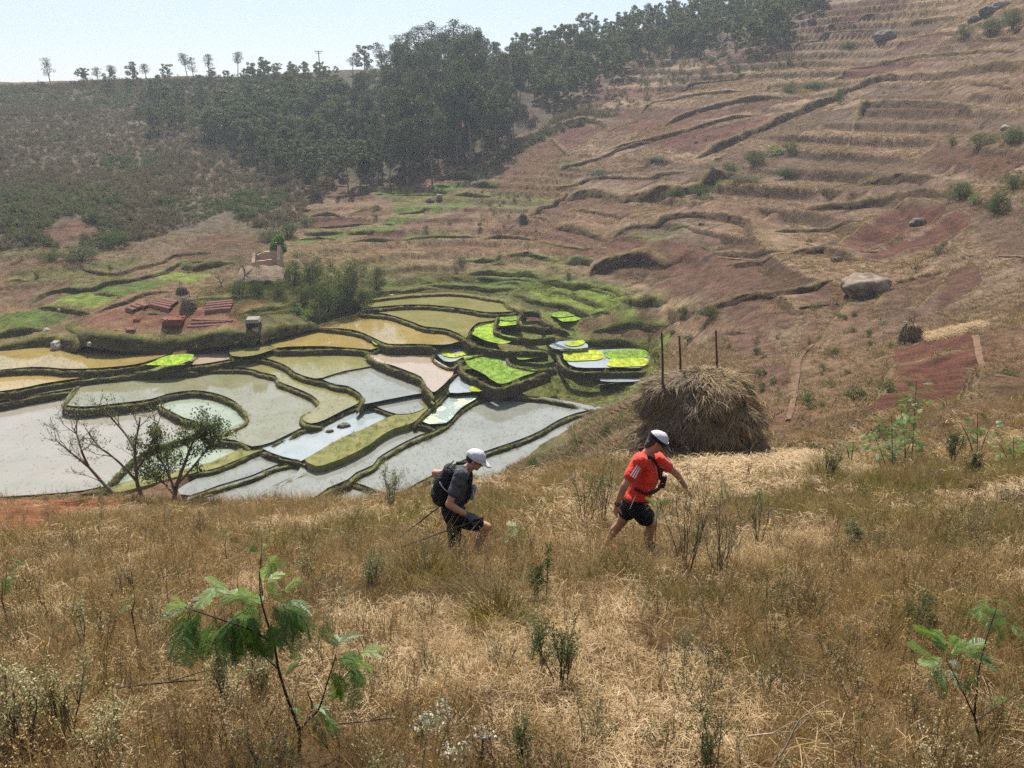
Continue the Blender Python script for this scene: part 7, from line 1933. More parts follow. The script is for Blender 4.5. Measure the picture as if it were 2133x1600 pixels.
W_ = [
    ('big twiggy grey green weed directly in front of the walker in red', 1430, 1235, 970, 6.4, 9, L_GREY, .014, 13, TWIG, .42, .0045),
    ('twiggy weed with dark stems right of the big grey green one', 1495, 1265, 1000, 6.1, 7, L_GREY, .013, 8, TWIG, .42, .0045),
    ('thin brown branching weed in the grass right of the walker in red', 1570, 1170, 1000, 8.0, 5, L_GREY, .018, 6, TWIG, .3, .005),
    ('slender olive weed behind the legs of the walker in red', 1255, 1080, 940, 9.6, 7, L_GREY, .02, 10, TWIG, .22, .005),
    ('slender olive weed left of the walker in red, taller', 1215, 1110, 960, 9.3, 6, L_OLIVE, .02, 8, TWIG, .2, .005),
    ('airy upright green grey weed left of the walker in grey', 812, 1065, 968, 12.0, 5, L_GREY, .03, 14, TWIG, .16, .006),
    ('spiky green upright weed between the walkers near the path', 1130, 1240, 1150, 5.6, 3, L_BUSH, .020, 22, STEMD, .12, .006),
    ('dark green spiky weed standing in the centre foreground', 1168, 1480, 1255, 3.6, 5, L_OLIVE, .012, 26, TWIG, .2, .005),
    ('thin dark weed just left of the centre foreground one', 1120, 1420, 1260, 3.9, 4, L_OLIVE, .012, 14, TWIG, .2, .004),
    ('low spiky weed at the bottom edge in the centre', 1100, 1590, 1480, 2.7, 4, L_OLIVE, .010, 20, TWIG, .25, .004),
    ('cream leaved bush at the bottom left corner', 40, 1590, 1380, 2.72, 7, L_CREAM, .014, 26, TWIG, .4, .005),
    ('cream leaved bush second from the bottom left corner', 140, 1580, 1370, 2.85, 6, L_CREAM, .014, 22, TWIG, .35, .005),
    ('pale leaved twiggy bush at the bottom edge, third from the left', 225, 1595, 1440, 2.66, 5, L_CREAM, .013, 20, TWIG, .35, .004),
    ('yellowish cream twiggy bush left behind the front sapling stem', 480, 1520, 1370, 3.2, 6, L_CREAM, .013, 20, TWIG, .4, .005),
    ('yellowish cream twiggy bush right behind the front sapling stem', 560, 1500, 1330, 3.4, 6, L_CREAM, .013, 20, TWIG, .35, .005),
    ('pale weed with cream leaves in the middle of the left slope', 175, 1300, 1210, 4.3, 4, L_CREAM, .015, 10, TWIG, .3, .004),
    ('pale flowering weed between the front sapling and the walker in grey', 640, 1180, 1125, 6.6, 5, L_CREAM, .016, 12, TWIG, .35, .004),
    ('grey leaved weed left of the green tussock at the feet of the walker in grey', 770, 1220, 1150, 5.9, 6, L_GREY, .016, 14, TWIG, .4, .004),
    ('grey green bushy weed in the right middle of the slope', 1770, 1185, 1080, 7.4, 7, L_GREY, .02, 22, TWIG, .4, .005),
    ('brown dry weed with crossing stems at the far right', 2010, 1080, 985, 10, 6, L_DRY, .02, 12, TWIG, .3, .005),
    ('olive wispy weed standing by the feathery trees, left', 1720, 1045, 930, 13.5, 6, L_OLIVE, .026, 12, TWIG, .25, .006),
    ('olive wispy weed standing by the feathery trees, right', 1965, 1040, 880, 14, 7, L_OLIVE, .028, 14, TWIG, .22, .006),
    ('olive wispy weed on the brow near the right edge', 2010, 1060, 940, 12.5, 6, L_OLIVE, .026, 12, TWIG, .25, .006),
    ('thin tall bare weed on the brow right of the haystack', 1555, 1040, 950, 13, 2, L_DRY, .02, 5, TWIG, .1, .006),
    ('brown bare weed in the right foreground among olive grass', 1640, 1330, 1220, 4.6, 4, L_DRY, .014, 8, TWIG, .35, .004),
    ('olive weed in the right foreground', 1900, 1350, 1220, 4.4, 6, L_OLIVE, .014, 12, TWIG, .3, .004),
    ('low dark weed at the bottom edge right of centre', 1480, 1590, 1500, 2.7, 5, L_OLIVE, .010, 10, TWIG, .4, .004),
    ('wispy weed on the left brow in front of the small trees', 220, 1080, 1000, 13, 4, L_GREY, .024, 5, TWIG, .2, .004),
    ('brown weed on the left slope under the small trees', 420, 1110, 1050, 9.5, 5, L_DRY, .02, 8, TWIG, .35, .004),
    ('dark twiggy weed in the left middle slope', 265, 1215, 1155, 5.6, 4, L_GREY, .014, 3, STEMD, .3, .004),
]
for i, a in enumerate(W_): weed(*a[:6], 900 + i if False else 900 + i, *a[6:]) if False else weed(a[0], a[1], a[2], a[3], a[4], 900 + i, a[5], a[6], a[7], a[8], a[9], a[10], a[11])
weed('white flowered weed in front, right of the sapling, upper of the two', 905, 1560, 1440, 2.95, 951, 3, L_GREY, .012, 8, TWIG, .25, .004, flowers=2, name='white_flowered_weed')
weed('white flowered weed at the bottom edge below the other one', 925, 1600, 1515, 2.62, 952, 3, L_GREY, .010, 6, TWIG, .25, .003, flowers=2, name='white_flowered_weed')
weed('dark charred stalk with white blossoms at the bottom edge, centre left', 990, 1600, 1500, 2.6, 953, 1, L_OLIVE, .010, 3, STEMD, .05, .008, flowers=2, name='white_flowered_weed')
# plain small weeds scattered over the slope
r = np.random.default_rng(55)
wsrc = []
for k in range(6):
    t, c = MB(), MB(); H_ = .42
    for s in range(4):
        a = r.uniform(0, 6.28); pts, dd = limb(t, (0, 0, -.03), (math.cos(a) * .4, math.sin(a) * .4, 1), H_ * .7, .003, .0015, r, .2, 5, 3, .05)
        for q in range(3): grow(t, c, pts[r.integers(2, 6)], dd + r.normal(size=3) * .5 + [0, 0, .4], H_ * .25, .0015, r, 1, 7, .013, .5, .3, 1, 2, 3)
    a_ = t.mesh('t', TWIG); b_ = c.mesh('c', [L_GREY, L_CREAM, L_OLIVE, L_DRY, L_BUSH, L_DRY][k]); wsrc.append(joined(a_, b_))
n = 1500; y = 2.0 + 15 * r.random(n) ** 1.3; x = r.uniform(-1, 1, n) * (1.6 + .78 * y); z = height(x, y)
cl_ = fbm2(x, y, 1.6, 2, 88); k = (cl_ > -.1) & ((x - HAY[0]) ** 2 + (y - HAY[1]) ** 2 > 2); x, y, z = x[k], y[k], z[k]; n = len(x)
scatter('small_weeds', np.column_stack([x, y, z]), np.stack([r.normal(0, .15, n), r.normal(0, .15, n), r.uniform(0, 6.28, n)], 1), r.uniform(.35, .9, n), wsrc, r.integers(0, 6, n), 'small twiggy weeds growing all through the dry grass', 'weeds')
# dead sticks lying or leaning in the grass
for i, (pts, Y, w, mat, lab) in enumerate([
    ([(1610, 1585), (1640, 1550), (1665, 1500), (1690, 1485)], 2.75, .006, TWIGP, 'pale forked dead stick in front, right of centre'),
    ([(1565, 1465), (1600, 1510), (1645, 1550)], 2.85, .005, TWIGP, 'pale dead stick crossing the forked one'),
    ([(1585, 1150), (1612, 1160), (1605, 1180), (1590, 1192)], 6.9, .009, TWIGP, 'curved grey dead branch right of the twiggy weeds'),
    ([(240, 1510), (290, 1505), (360, 1478), (450, 1420)], 3.3, .007, STEMD, 'long dark fallen branch at the lower left'),
    ([(230, 1560), (262, 1545), (275, 1535)], 3.0, .005, STEMD, 'short dark stick below the long fallen branch'),
    ([(342, 1225), (346, 1198), (362, 1182), (372, 1172)], 5.0, .005, TWIGP, 'small pale forked dead twig standing in the left slope'),
    ([(520, 1595), (560, 1560), (585, 1520)], 2.75, .005, TWIGP, 'pale bare stick left of the front sapling stem'),
    ([(1000, 1215), (985, 1195), (968, 1180), (962, 1172)], 5.9, .006, TWIGP, 'pale forked dead twig at the feet of the walker in grey'),
    ([(1300, 1060), (1180, 1075), (1100, 1082)], 9.2, .006, TWIGP, 'long pale stalk bent over between the two walkers'),
    ([(700, 1568), (760, 1560), (830, 1552)], 2.9, .006, TWIG, 'brown fallen stick low in the centre left'),
    ([(1505, 1035), (1440, 1000), (1400, 955), (1380, 925)], 15.6, .010, TWIGP, 'thin dead branch leaning on the haystack, left'),
    ([(1548, 1000), (1560, 960), (1562, 940), (1575, 915)], 16.3, .009, TWIGP, 'thin dead branch leaning on the haystack, right')]):
    P = pline(pts, Y)
    if Y < 14:
        g_ = height(P[:, 0], P[:, 1]); lying = i in (3, 4, 8, 9, 1)
        P[:, 2] = np.where(lying, g_ + .10 + .02 * np.arange(len(P)), np.maximum(P[:, 2], g_ + .02))
        if not lying: P[0, 2] = g_[0] - .03
    else: P[0, 2] = height(P[:1, 0], P[:1, 1])[0]
    P = soft(P, 10); o_ = P[0].copy(); mb = MB(); mb.tube(P - o_, np.linspace(w, w * .35, len(P)), 5, 0, False)
    m_ = len(P) // 2; mb.tube(np.array([P[m_], P[m_] + (P[-1] - P[m_]) * .5 + [.05, .02, .04], P[m_] + (P[-1] - P[m_]) * .8 + [.12, .03, .05]]) - o_, [w * .5, w * .35, w * .2], 4, 0, False)
    tag(link('dead_branch', mb.mesh('dead_branch', mat, True), loc=o_), lab, 'branch')
# olive tussock at the feet of the walker in grey
for i, (u, v, Y, s, lab) in enumerate([(880, 1200, 6.2, 1.25, 'big olive grass tussock in front of the walker in grey'), (1040, 1290, 5.0, 1.0, 'olive grass tussock below the walker in grey'), (1300, 1195, 6.3, .9, 'green grass tussock in front of the walker in red'), (1720, 1010, 13.5, 1.6, 'brownish grass tussock on the brow left of the feathery trees')]):
    p = at(u, v, Y); p[2] = height(p[0:1], p[1:2])[0]; rt = np.random.default_rng(970 + i); mb = MB()
    blades(mb, rt, 420, .42 * s, .006, .20 * s, .5, 0); blades(mb, rt, 160, .40 * s, .005, .20 * s, .6, 1)
    tag(link('grass_tussock', mb.mesh('grass_tussock', [G_OLIVE, G_BROWN]), loc=p), lab, 'tussock')
# ------------------------------------------------------------------ the two walkers
def ball(c, r, ax=None, n=14):
    """closed ellipsoid; r scalar or 3 radii, ax rotation matrix"""
    r = np.broadcast_to(np.asarray(r, float), (3,))
    th = np.linspace(0, np.pi, n)[1:-1]; ph = np.linspace(0, 2 * np.pi, 2 * n, endpoint=False)
    T, P = np.meshgrid(th, ph, indexing='ij')
    V = np.stack([np.sin(T) * np.cos(P), np.sin(T) * np.sin(P), np.cos(T)], -1).reshape(-1, 3)
    V = np.vstack([V, [0, 0, 1], [0, 0, -1]]) * r
    if ax is not None: V = V @ np.asarray(ax).T
    m_, k = len(th), 2 * n
    i = np.arange(m_ - 1)[:, None] * k; j = np.arange(k)[None]; j2 = (j + 1) % k
    F4 = np.stack([i + j, i + k + j, i + k + j2, i + j2], -1).reshape(-1, 4)
    top, bot = m_ * k, m_ * k + 1
    F3 = [(top, j_, (j_ + 1) % k) for j_ in range(k)] + [(bot, (m_ - 1) * k + (j_ + 1) % k, (m_ - 1) * k + j_) for j_ in range(k)]
    return V + np.asarray(c, float), F4, np.array(F3)

class Flesh:
    """overlapping closed volumes that are fused into one continuous skin"""
    def __init__(s): s.mb = MB()
    def ball(s, c, r, ax=None):
        V, F4, F3 = ball(c, r, ax); n0 = s.mb.n
        s.mb.add(V, F4); s.mb.f3.append(F3 + n0); s.mb.m3.append(np.zeros(len(F3), int)); return s
    def seg(s, p0, p1, r0, r1, n=7):
        """a limb piece: chain of overlapping balls tapering from r0 to r1"""
        p0, p1 = np.asarray(p0, float), np.asarray(p1, float)
        L = np.linalg.norm(p1 - p0); k = max(2, int(L / (min(r0, r1) * .45)) + 1)
        for t in np.linspace(0, 1, k): s.ball(p0 + (p1 - p0) * t, r0 + (r1 - r0) * t)
        return s
    def chain(s, pts, rad):
        for i in range(len(pts) - 1): s.seg(pts[i], pts[i + 1], rad[i], rad[i + 1])
        return s
    def slab(s, p0, p1, ra, rb, ax0):
        """elliptical volume from p0 to p1; ra, rb = (half width across, half depth)"""
        p0, p1 = np.asarray(p0, float), np.asarray(p1, float); z = p1 - p0; L = np.linalg.norm(z); z /= L
        x = np.asarray(ax0, float); x = x - x.dot(z) * z; x /= np.linalg.norm(x); y = np.cross(z, x)
        A = np.stack([x, y, z], 1); k = max(3, int(L / .025))
        for t in np.linspace(0, 1, k): s.ball(p0 + (p1 - p0) * t, (ra[0] + (rb[0] - ra[0]) * t, ra[1] + (rb[1] - ra[1]) * t, .05), A)
        return s
    def build(s, name, mat, parent, org, voxel=.008, smooth=4):
        me = s.mb.mesh(name + '_raw'); me.transform(Matrix.Translation(-Vector(org)))
        o = bpy.data.objects.new(name + '_raw', me); COL.objects.link(o)
        m_ = o.modifiers.new('r', 'REMESH'); m_.mode = 'VOXEL'; m_.voxel_size = voxel; m_.use_smooth_shade = True
        if smooth: q = o.modifiers.new('s', 'SMOOTH'); q.iterations = smooth; q.factor = .5
        dg = bpy.context.evaluated_depsgraph_get()
        me2 = bpy.data.meshes.new_from_object(o.evaluated_get(dg)); me2.name = name
        bpy.data.objects.remove(o); bpy.data.meshes.remove(me)
        me2.polygons.foreach_set('use_smooth', np.ones(len(me2.polygons), bool))
        me2.materials.clear()
        return link(name, me2, mat, parent=parent)

def skin_mat(name, col):
    m, nt, bs = nodemat(name)
    tc = N(nt, 'ShaderNodeTexCoord'); f = noise_fac(nt, 9, 4, .3, .7, tc.outputs['Object'])
    nt.links.new(mixcol(nt, f, tuple(c * .82 for c in col), tuple(min(1, c * 1.12) for c in col)), bs.inputs['Base Color'])
    bs.inputs['Roughness'].default_value = .5; bs.inputs['Subsurface Weight'].default_value = .12
    bs.inputs['Subsurface Radius'].default_value = (.02, .008, .004); bs.inputs['Specular IOR Level'].default_value = .35
    return m
def cloth(name, col, rough=.85, wr=14, bk=.5, sheen=.1, var=.12):
    m, nt, bs = nodemat(name)
    tc = N(nt, 'ShaderNodeTexCoord'); co = tc.outputs['Object']
    f = noise_fac(nt, wr, 3, .3, .7, co, .5, 1.2)
    nt.links.new(mixcol(nt, f, tuple(c * (1 - var) for c in col), tuple(min(1, c * (1 + var)) for c in col)), bs.inputs['Base Color'])
    bs.inputs['Roughness'].default_value = rough; bs.inputs['Sheen Weight'].default_value = sheen
    bump(nt, bs, f, bk, .02)
    return m
SKIN1 = skin_mat('skin_tan', (.42, .22, .135)); SKIN2 = skin_mat('skin_tanned', (.37, .19, .115))
TEE = cloth('tee_charcoal', (.062, .066, .074), .85, 14, .8, .0); BLACKC = cloth('cloth_black', (.008, .008, .010), .9, 16, .6, 0)
PACK = cloth('pack_black', (.013, .014, .019), .7, 22, .8, .0); CAPW = cloth('cap_white', (.47, .46, .51), .8, 10, .25, .1, .05)
ORANGE = cloth('tee_orange_red', (.60, .036, .016), .75, 12, .6, .1, .10); MAROON = cloth('vest_maroon', (.055, .010, .014), .8, 20, .6, .0)
GLOVE = cloth('glove_grey', (.06, .065, .085), .8, 30, .6); WHITEP = plain('print_white', (.78, .77, .76), .6, .03, 5)
HAIRD = cloth('hair_dark', (.018, .015, .014), .55, 60, 1.0); HAIRG = cloth('hair_greying', (.05, .047, .045), .6, 60, 1.0)
LENS = plain('lens_dark', (.012, .012, .014), .12, .1, 5, 0, .7); METAL = plain('pole_shaft', (.02, .02, .022), .35, .1, 5, 0, .6)
GREYP = plain('buckle_grey', (.45, .46, .48), .5, .1, 5); SHOE = cloth('shoe_orange', (.55, .12, .05)); SHOED = cloth('shoe_dark', (.05, .05, .055)); SOCK = cloth('sock_dark', (.05, .05, .05))
LIPS = plain('lips', (.25, .10, .08), .5, .1, 5)

def unit(v): v = np.asarray(v, float); return v / (np.linalg.norm(v) + 1e-12)
YAX = np.array([0.0, 1.0, 0.0])

def head(fl, c, fwd, up, s=1.0):
    """skull, jaw, brow, nose, lips, chin, ears; returns the frame"""
    f = unit(fwd); u = unit(np.asarray(up) - np.dot(up, f) * f); r = np.cross(f, u)
    A = np.stack([f, r, u], 1)
    def q(a, b, z): return c + (f * a + r * b + u * z) * s
    fl.ball(q(-.012, 0, .030), np.array((.098, .076, .088)) * s, A)
    fl.ball(q(.018, 0, -.030), np.array((.066, .058, .072)) * s, A)
    fl.ball(q(.046, 0, -.075), np.array((.036, .036, .026)) * s, A)      # jaw
    fl.ball(q(.066, 0, -.092), np.array((.017, .020, .015)) * s, A)      # chin
    fl.ball(q(.068, 0, .018), np.array((.018, .050, .011)) * s, A)       # brow
    fl.ball(q(.085, 0, -.006), np.array((.011, .010, .024)) * s, A)      # nose bridge
    fl.ball(q(.097, 0, -.024), np.array((.014, .014, .010)) * s, A)      # nose tip
    for sg in (-1, 1): fl.ball(q(.052, sg * .034, -.020), np.array((.022, .018, .018)) * s, A)   # cheeks
    fl.ball(q(.080, 0, -.050), np.array((.010, .021, .0055)) * s, A); fl.ball(q(.078, 0, -.060), np.array((.010, .019, .006)) * s, A)   # lips
    for sg in (-1, 1):
        fl.ball(q(-.012, sg * .076, -.010), np.array((.017, .008, .030)) * s, A); fl.ball(q(-.020, sg * .082, -.002), np.array((.013, .006, .020)) * s, A)
    return q, A
def hand(fl, wrist, fdir, palm_n, curl=.35, thumb=1, s=1.0, r0=.0088):
    """palm, four unequal bent fingers and a thumb leaving the side of the palm"""
    f = unit(fdir); n = unit(np.asarray(palm_n) - np.dot(palm_n, f) * f); w = np.cross(f, n) * thumb
    A = np.stack([f, w, n], 1); W = np.asarray(wrist, float)
    fl.ball(W + f * .022 * s, np.array((.034, .027, .018)) * s, A)
    fl.ball(W + f * .052 * s, np.array((.040, .040, .016)) * s, A)
    fl.ball(W + f * .070 * s, np.array((.022, .041, .014)) * s, A)
    ends = []
    for k, (off, L) in enumerate(((.031, .070), (.011, .078), (-.010, .072), (-.030, .056))):
        p = W + f * (.082 - abs(k - 1.2) * .004) * s + w * off * s; d = unit(f + w * off * 1.6); pts = [p - f * .02 * s]; ang = 0
        for j, part in enumerate((.42, .32, .26)):
            pts.append(pts[-1] + d * (L * part + (.02 if j == 0 else 0)) * s)
            ang = curl * (1.0 + .25 * k) * (1 if j == 0 else 1.3); d = unit(d * math.cos(ang) + n * math.sin(ang))
        fl.chain(pts, np.array([r0 * 1.05, r0, r0 * .92, r0 * .78]) * s); ends.append(pts[-1])
    b = W + f * .028 * s + w * .026 * s; d = unit(f * .62 + w * .75 + n * .25)
    fl.chain([b, b + d * .030 * s, b + d * .052 * s + f * .008 * s + n * .008 * s, b + d * .062 * s + f * .024 * s + n * .014 * s], np.array([.015, .0115, .0098, .0085]) * s)
    return ends

def cap(c, f, u, s, mat_top, mat_bill, parent, org, billtilt=-.18, band=None, peak=1.0):
    f = unit(f); u = unit(np.asarray(u) - np.dot(u, f) * f); r = np.cross(f, u)
    mb = MB(); n = 30; rows = 10
    V = []
    for i in range(rows):
        t = i / (rows - 1) * math.pi / 2
        for j in range(n):
            a = 2 * math.pi * j / n
            rr_ = math.cos(t); x = math.cos(a) * rr_ * .106; y = math.sin(a) * rr_ * .083; z = math.sin(t) ** 1.15 * .086 * (1 + .06 * math.cos(a))
            V.append(c + (f * (x - .012) + r * y + u * (z + .032)) * s)
    i = np.arange(rows - 1)[:, None] * n; j = np.arange(n)[None]; j2 = (j + 1) % n
    F = np.stack([i + j, i + j2, i + n + j2, i + n + j], -1).reshape(-1, 4)
    mb.add(V, F); o = link('cap_crown', mb.mesh('cap_crown', mat_top, True), parent=parent, loc=-np.array(org))
    sol = o.modifiers.new('t', 'SOLIDIFY'); sol.thickness = .004 * s
    mb = MB(); V = []; m_ = 12
    for i in range(6):
        t = i / 5
        for j in range(m_ + 1):
            a = (j / m_ - .5) * 2.1
            rad = .100 + t * .092 * peak * math.cos(a * .72)
            x = math.cos(a) * rad - .012; y = math.sin(a) * (.086 + t * .006); z = .036 + billtilt * (x - .07) * .9 * t - .020 * (math.sin(a) ** 2) * t
            V.append(c + (f * x + r * y + u * z) * s)
    i = np.arange(5)[:, None] * (m_ + 1); j = np.arange(m_)[None]
    mb.add(V, np.stack([i + j, i + j + 1, i + m_ + 2 + j, i + m_ + 1 + j], -1).reshape(-1, 4))
    o = link('cap_bill', mb.mesh('cap_bill', mat_bill, True), parent=parent, loc=-np.array(org)); sol = o.modifiers.new('t', 'SOLIDIFY'); sol.thickness = .005 * s
    if band is not None:
        mb = MB(); V = []
        for i, z in enumerate((.018, .052)):
            for j in range(n):
                a = 2 * math.pi * j / n; V.append(c + (f * (math.cos(a) * .1125 - .012) + r * math.sin(a) * .0885 + u * z) * s)
        j = np.arange(n); j2 = (j + 1) % n
        mb.add(V, np.stack([j, j2, n + j2, n + j], -1)); link('cap_band', mb.mesh('cap_band', band, True), parent=parent, loc=-np.array(org))
    return f, r, u

def strap(parent, org, pts, w, t, mat, name='strap'):
    P = soft(np.asarray(pts, float), 16); mb = MB(); mb.tube(P - org, w, 6); return link(name, mb.mesh(name, mat, True), parent=parent)

# ===== walker in grey (left)
Y1 = 7.8
J = lambda u, v, d=0.0: at(u, v, Y1 + d)
org1 = J(960, 1165); org1[2] = height(org1[0:1], org1[1:2])[0]
e = empty('person', org1); tag(e, 'person in charcoal t-shirt, white cap and black backpack stepping uphill with trekking poles', 'person')
W1 = e
pel = J(944, 1062, .0); chest = J(958, 1005, 0); neckb = J(967, 978, .0); hc = J(991, 958, -.01)
hipN, hipF = pel + [.0, -.09, -.03], pel + [.0, .09, -.03]
shN, shF = J(961, 990, -.17), J(957, 988, .18)
elN, wrN = J(935, 1050, -.27), J(973, 1073, -.24)
elF, wrF = J(906, 985, .30), J(934, 1032, .24)
knF, anF = J(1014, 1098, -.05), J(990, 1158, -.07)       # leading leg
knB, anB = J(947, 1122, .08), J(952, 1178, .10)          # trailing leg
fl = Flesh()
fl.slab(pel, chest, (.085, .15), (.105, .165), (1, 0, 0)); fl.slab(chest, neckb + [-.01, 0, -.03], (.10, .165), (.07, .13), (1, 0, 0))
fl.seg(neckb + [-.01, 0, -.02], hc + [-.03, 0, -.06], .058, .052)
fw1 = unit((.86, -.10, -.50)); up1 = unit((.45, 0, .89))
q1, A1_ = head(fl, hc, fw1, up1, 1.0)
fl.seg(shF, elF, .050, .038).seg(elF, wrF, .040, .027); fl.seg(shN, elN, .052, .040).chain([elN, elN * .55 + wrN * .45 + [0, 0, -.005], wrN], [.042, .039, .027])
fl.chain([hipN, hipN * .5 + knF * .5, knF], [.085, .075, .054]); fl.chain([knF, knF * .6 + anF * .4 + [-.022, 0, 0], anF], [.052, .052, .036])
fl.chain([hipF, hipF * .5 + knB * .5, knB], [.085, .072, .052]); fl.chain([knB, knB * .6 + anB * .4 + [-.02, 0, 0], anB], [.050, .050, .036])
fd = unit(J(1003, 1090, -.26) - wrN)
hand(fl, wrN, unit(fd + [0, 0, -.12]), (-.2, .45, -.85), .75, 1, 1.0)
hand(fl, wrF, unit(elN * 0 + [.35, 0, -.94]), (.9, 0, .3), .9, -1, 1.0)
fl.build('body', SKIN1, e, org1, .0075)
# shirt
fl = Flesh()
fl.slab(pel + [.0, 0, .01], chest, (.112, .170), (.125, .185), (1, 0, 0)); fl.slab(chest, neckb + [-.015, 0, -.045], (.118, .190), (.080, .140), (1, 0, 0))
fl.seg(shN + [0, .05, .01], shN * .42 + elN * .58, .080, .070); fl.seg(shF + [0, -.05, .01], shF * .5 + elF * .5, .072, .062)
fl.ball(shN, .084).ball(shF, .080).ball(shN * .8 + elN * .2, .080)
fl.build('shirt', TEE, e, org1, .009, 5)
# shorts with long dark tights legs
fl = Flesh()
fl.ball(pel + [-.01, 0, .0], (.125, .175, .12)); fl.ball(pel + [.0, 0, .06], (.115, .172, .07))
fl.chain([hipN, hipN * .5 + knF * .5, hipN * .30 + knF * .70], [.105, .098, .088]); fl.chain([hipF, hipF * .5 + knB * .5, hipF * .02 + knB * .98], [.105, .092, .078])
fl.chain([hipF * .02 + knB * .98, knB * .62 + anB * .38], [.074, .066])
fl.build('shorts', BLACKC, e, org1, .009, 4)
for nm, an, d in (('shoe', anF, (1, -.1, -.12)), ('shoe', anB, (1, 0, -.1))):
    fl = Flesh(); d = unit(d); g_ = float(height(an[0:1], an[1:2])[0]); b = np.array(an) + [0, 0, -.06]
    fl.ball(b + d * -.03, (.05, .042, .045)).ball(b + d * .05 + [0, 0, -.015], (.075, .043, .035)).ball(b + d * .13 + [0, 0, -.025], (.055, .046, .028)); fl.build(nm, SHOED, e, org1, .008, 3)
# backpack
fl = Flesh(); bk = unit(neckb - pel); back = np.cross(bk, YAX); back = back if back[0] < 0 else -back
c0, c1 = pel + bk * .09 + back * .17, neckb + back * .15 + bk * -.04
fl.slab(c0, c1, (.095, .135), (.075, .115), back); fl.ball((c0 + c1) / 2 + back * .06, (.07, .12, .15), np.stack([back, YAX, bk], 1)); fl.ball(c0 * .8 + c1 * .2 + back * .045, (.085, .135, .09), np.stack([back, YAX, bk], 1))
pk = fl.build('backpack', PACK, e, org1, .010, 3)
for sg in (-1, 1):
    pts = [neckb + YAX * sg * .10 + back * .10 + bk * .0, neckb + YAX * sg * .115 - back * .03 + bk * .015, chest + YAX * sg * .125 - back * .118 + bk * .02, chest * .6 + pel * .4 + YAX * sg * .14 - back * .105, pel * .6 + chest * .4 + YAX * sg * .165 + back * .02]
    strap(pk, org1, pts, .021, .006, PACK)
strap(pk, org1, [pel + bk * .07 + YAX * sg_ * .178 + back * a_ for sg_, a_ in ((-1, .10), (-1, 0))] + [pel + bk * .06 - back * .122], .014, .005, PACK, 'hip_belt')
fb = chest * .75 + pel * .25 - back * .155 + YAX * -.10
fl = Flesh(); fl.seg(fb, fb + bk * .12, .034, .030); fl.seg(fb + bk * .12, fb + bk * .15, .014, .012); fl.build('water_bottle', plain('bottle_smoke', (.16, .19, .25), .35, .1, 5, 0, .5), pk, org1, .006, 2)
for k, (pa, pb) in enumerate([(J(952, 968, -.1), J(930, 1010, -.15)), (J(948, 960, -.02), J(918, 1000, -.1)), (J(935, 978, -.13), J(922, 1035, -.13)), (J(918, 1005, -.15), J(938, 1028, -.16))]):
    strap(pk, org1, [pa + back * .012, (pa + pb) / 2 + back * .03, pb + back * .012], .006, .004, GREYP if k == 3 else PACK, 'cord')
strap(pk, org1, [J(986, 1022, -.14), J(987, 1033, -.14), J(989, 1048, -.14), J(993, 1054, -.14)], .005, .004, GREYP, 'cord')
# head wear
f_, r_, u_h = cap(hc, fw1, up1, 1.03, CAPW, CAPW, e, org1, -.25, CAPW, 1.05)
fl = Flesh()
for sg in (-1, 1): fl.ball(q1(.070, sg * .030, .000), (.014, .030, .016), A1_)
g1 = fl.build('sunglasses', LENS, e, org1, .005, 1)
for sg in (-1, 1): strap(g1, org1, [q1(.062, sg * .058, .004), q1(.02, sg * .078, .004), q1(-.015, sg * .083, .004)], .0035, .002, LENS, 'temple')
fl = Flesh(); fl.ball(q1(-.035, 0, .012), (.082, .081, .058), A1_); fl.ball(q1(-.055, 0, -.02), (.052, .066, .045), A1_); fl.build('hair', HAIRD, e, org1, .007, 2)
# glove and trekking poles
fl = Flesh(); hand(fl, wrN, unit(fd + [0, 0, -.12]), (-.2, .45, -.85), .75, 1, 1.12, .0092); fl.seg(wrN - fd * .05, wrN, .035, .033); fl.build('glove', GLOVE, e, org1, .006, 1)
fl = Flesh(); hand(fl, wrF, unit([.35, 0, -.94]), (.9, 0, .3), .9, -1, 1.1, .0092); fl.build('glove', GLOVE, e, org1, .006, 1)
def trek_pole(pts, label):
    P = np.array(pts); o0 = P[-1].copy(); ee = empty('trekking_pole', o0); tag(ee, label, 'trekking pole')
    d = unit(P[0] - P[-1])
    link('shaft', MB().tube([P[0] - o0, P[0] - o0 - d * .5, P[-1] - o0], [.0085, .0085, .0055], 8).mesh('shaft', METAL, True), parent=ee)
    link('grip', MB().tube([P[0] - o0 - d * .09, P[0] - o0 - d * .02, P[0] - o0 + d * .03, P[0] - o0 + d * .04], [.013, .015, .015, .010], 8).mesh('grip', BLACKC, True), parent=ee)
    link('basket', MB().tube([P[-1] - o0 + d * .05, P[-1] - o0 + d * .056], [.026, .026], 10).mesh('basket', METAL), parent=ee)
trek_pole([J(1000, 1081, -.27), J(785, 1158, -.34)], 'black trekking pole in the near hand, lower of the two, pointing back into the grass')
trek_pole([J(940, 1036, .22), J(832, 1120, .15)], 'black trekking pole in the far hand, upper of the two, behind the hip')

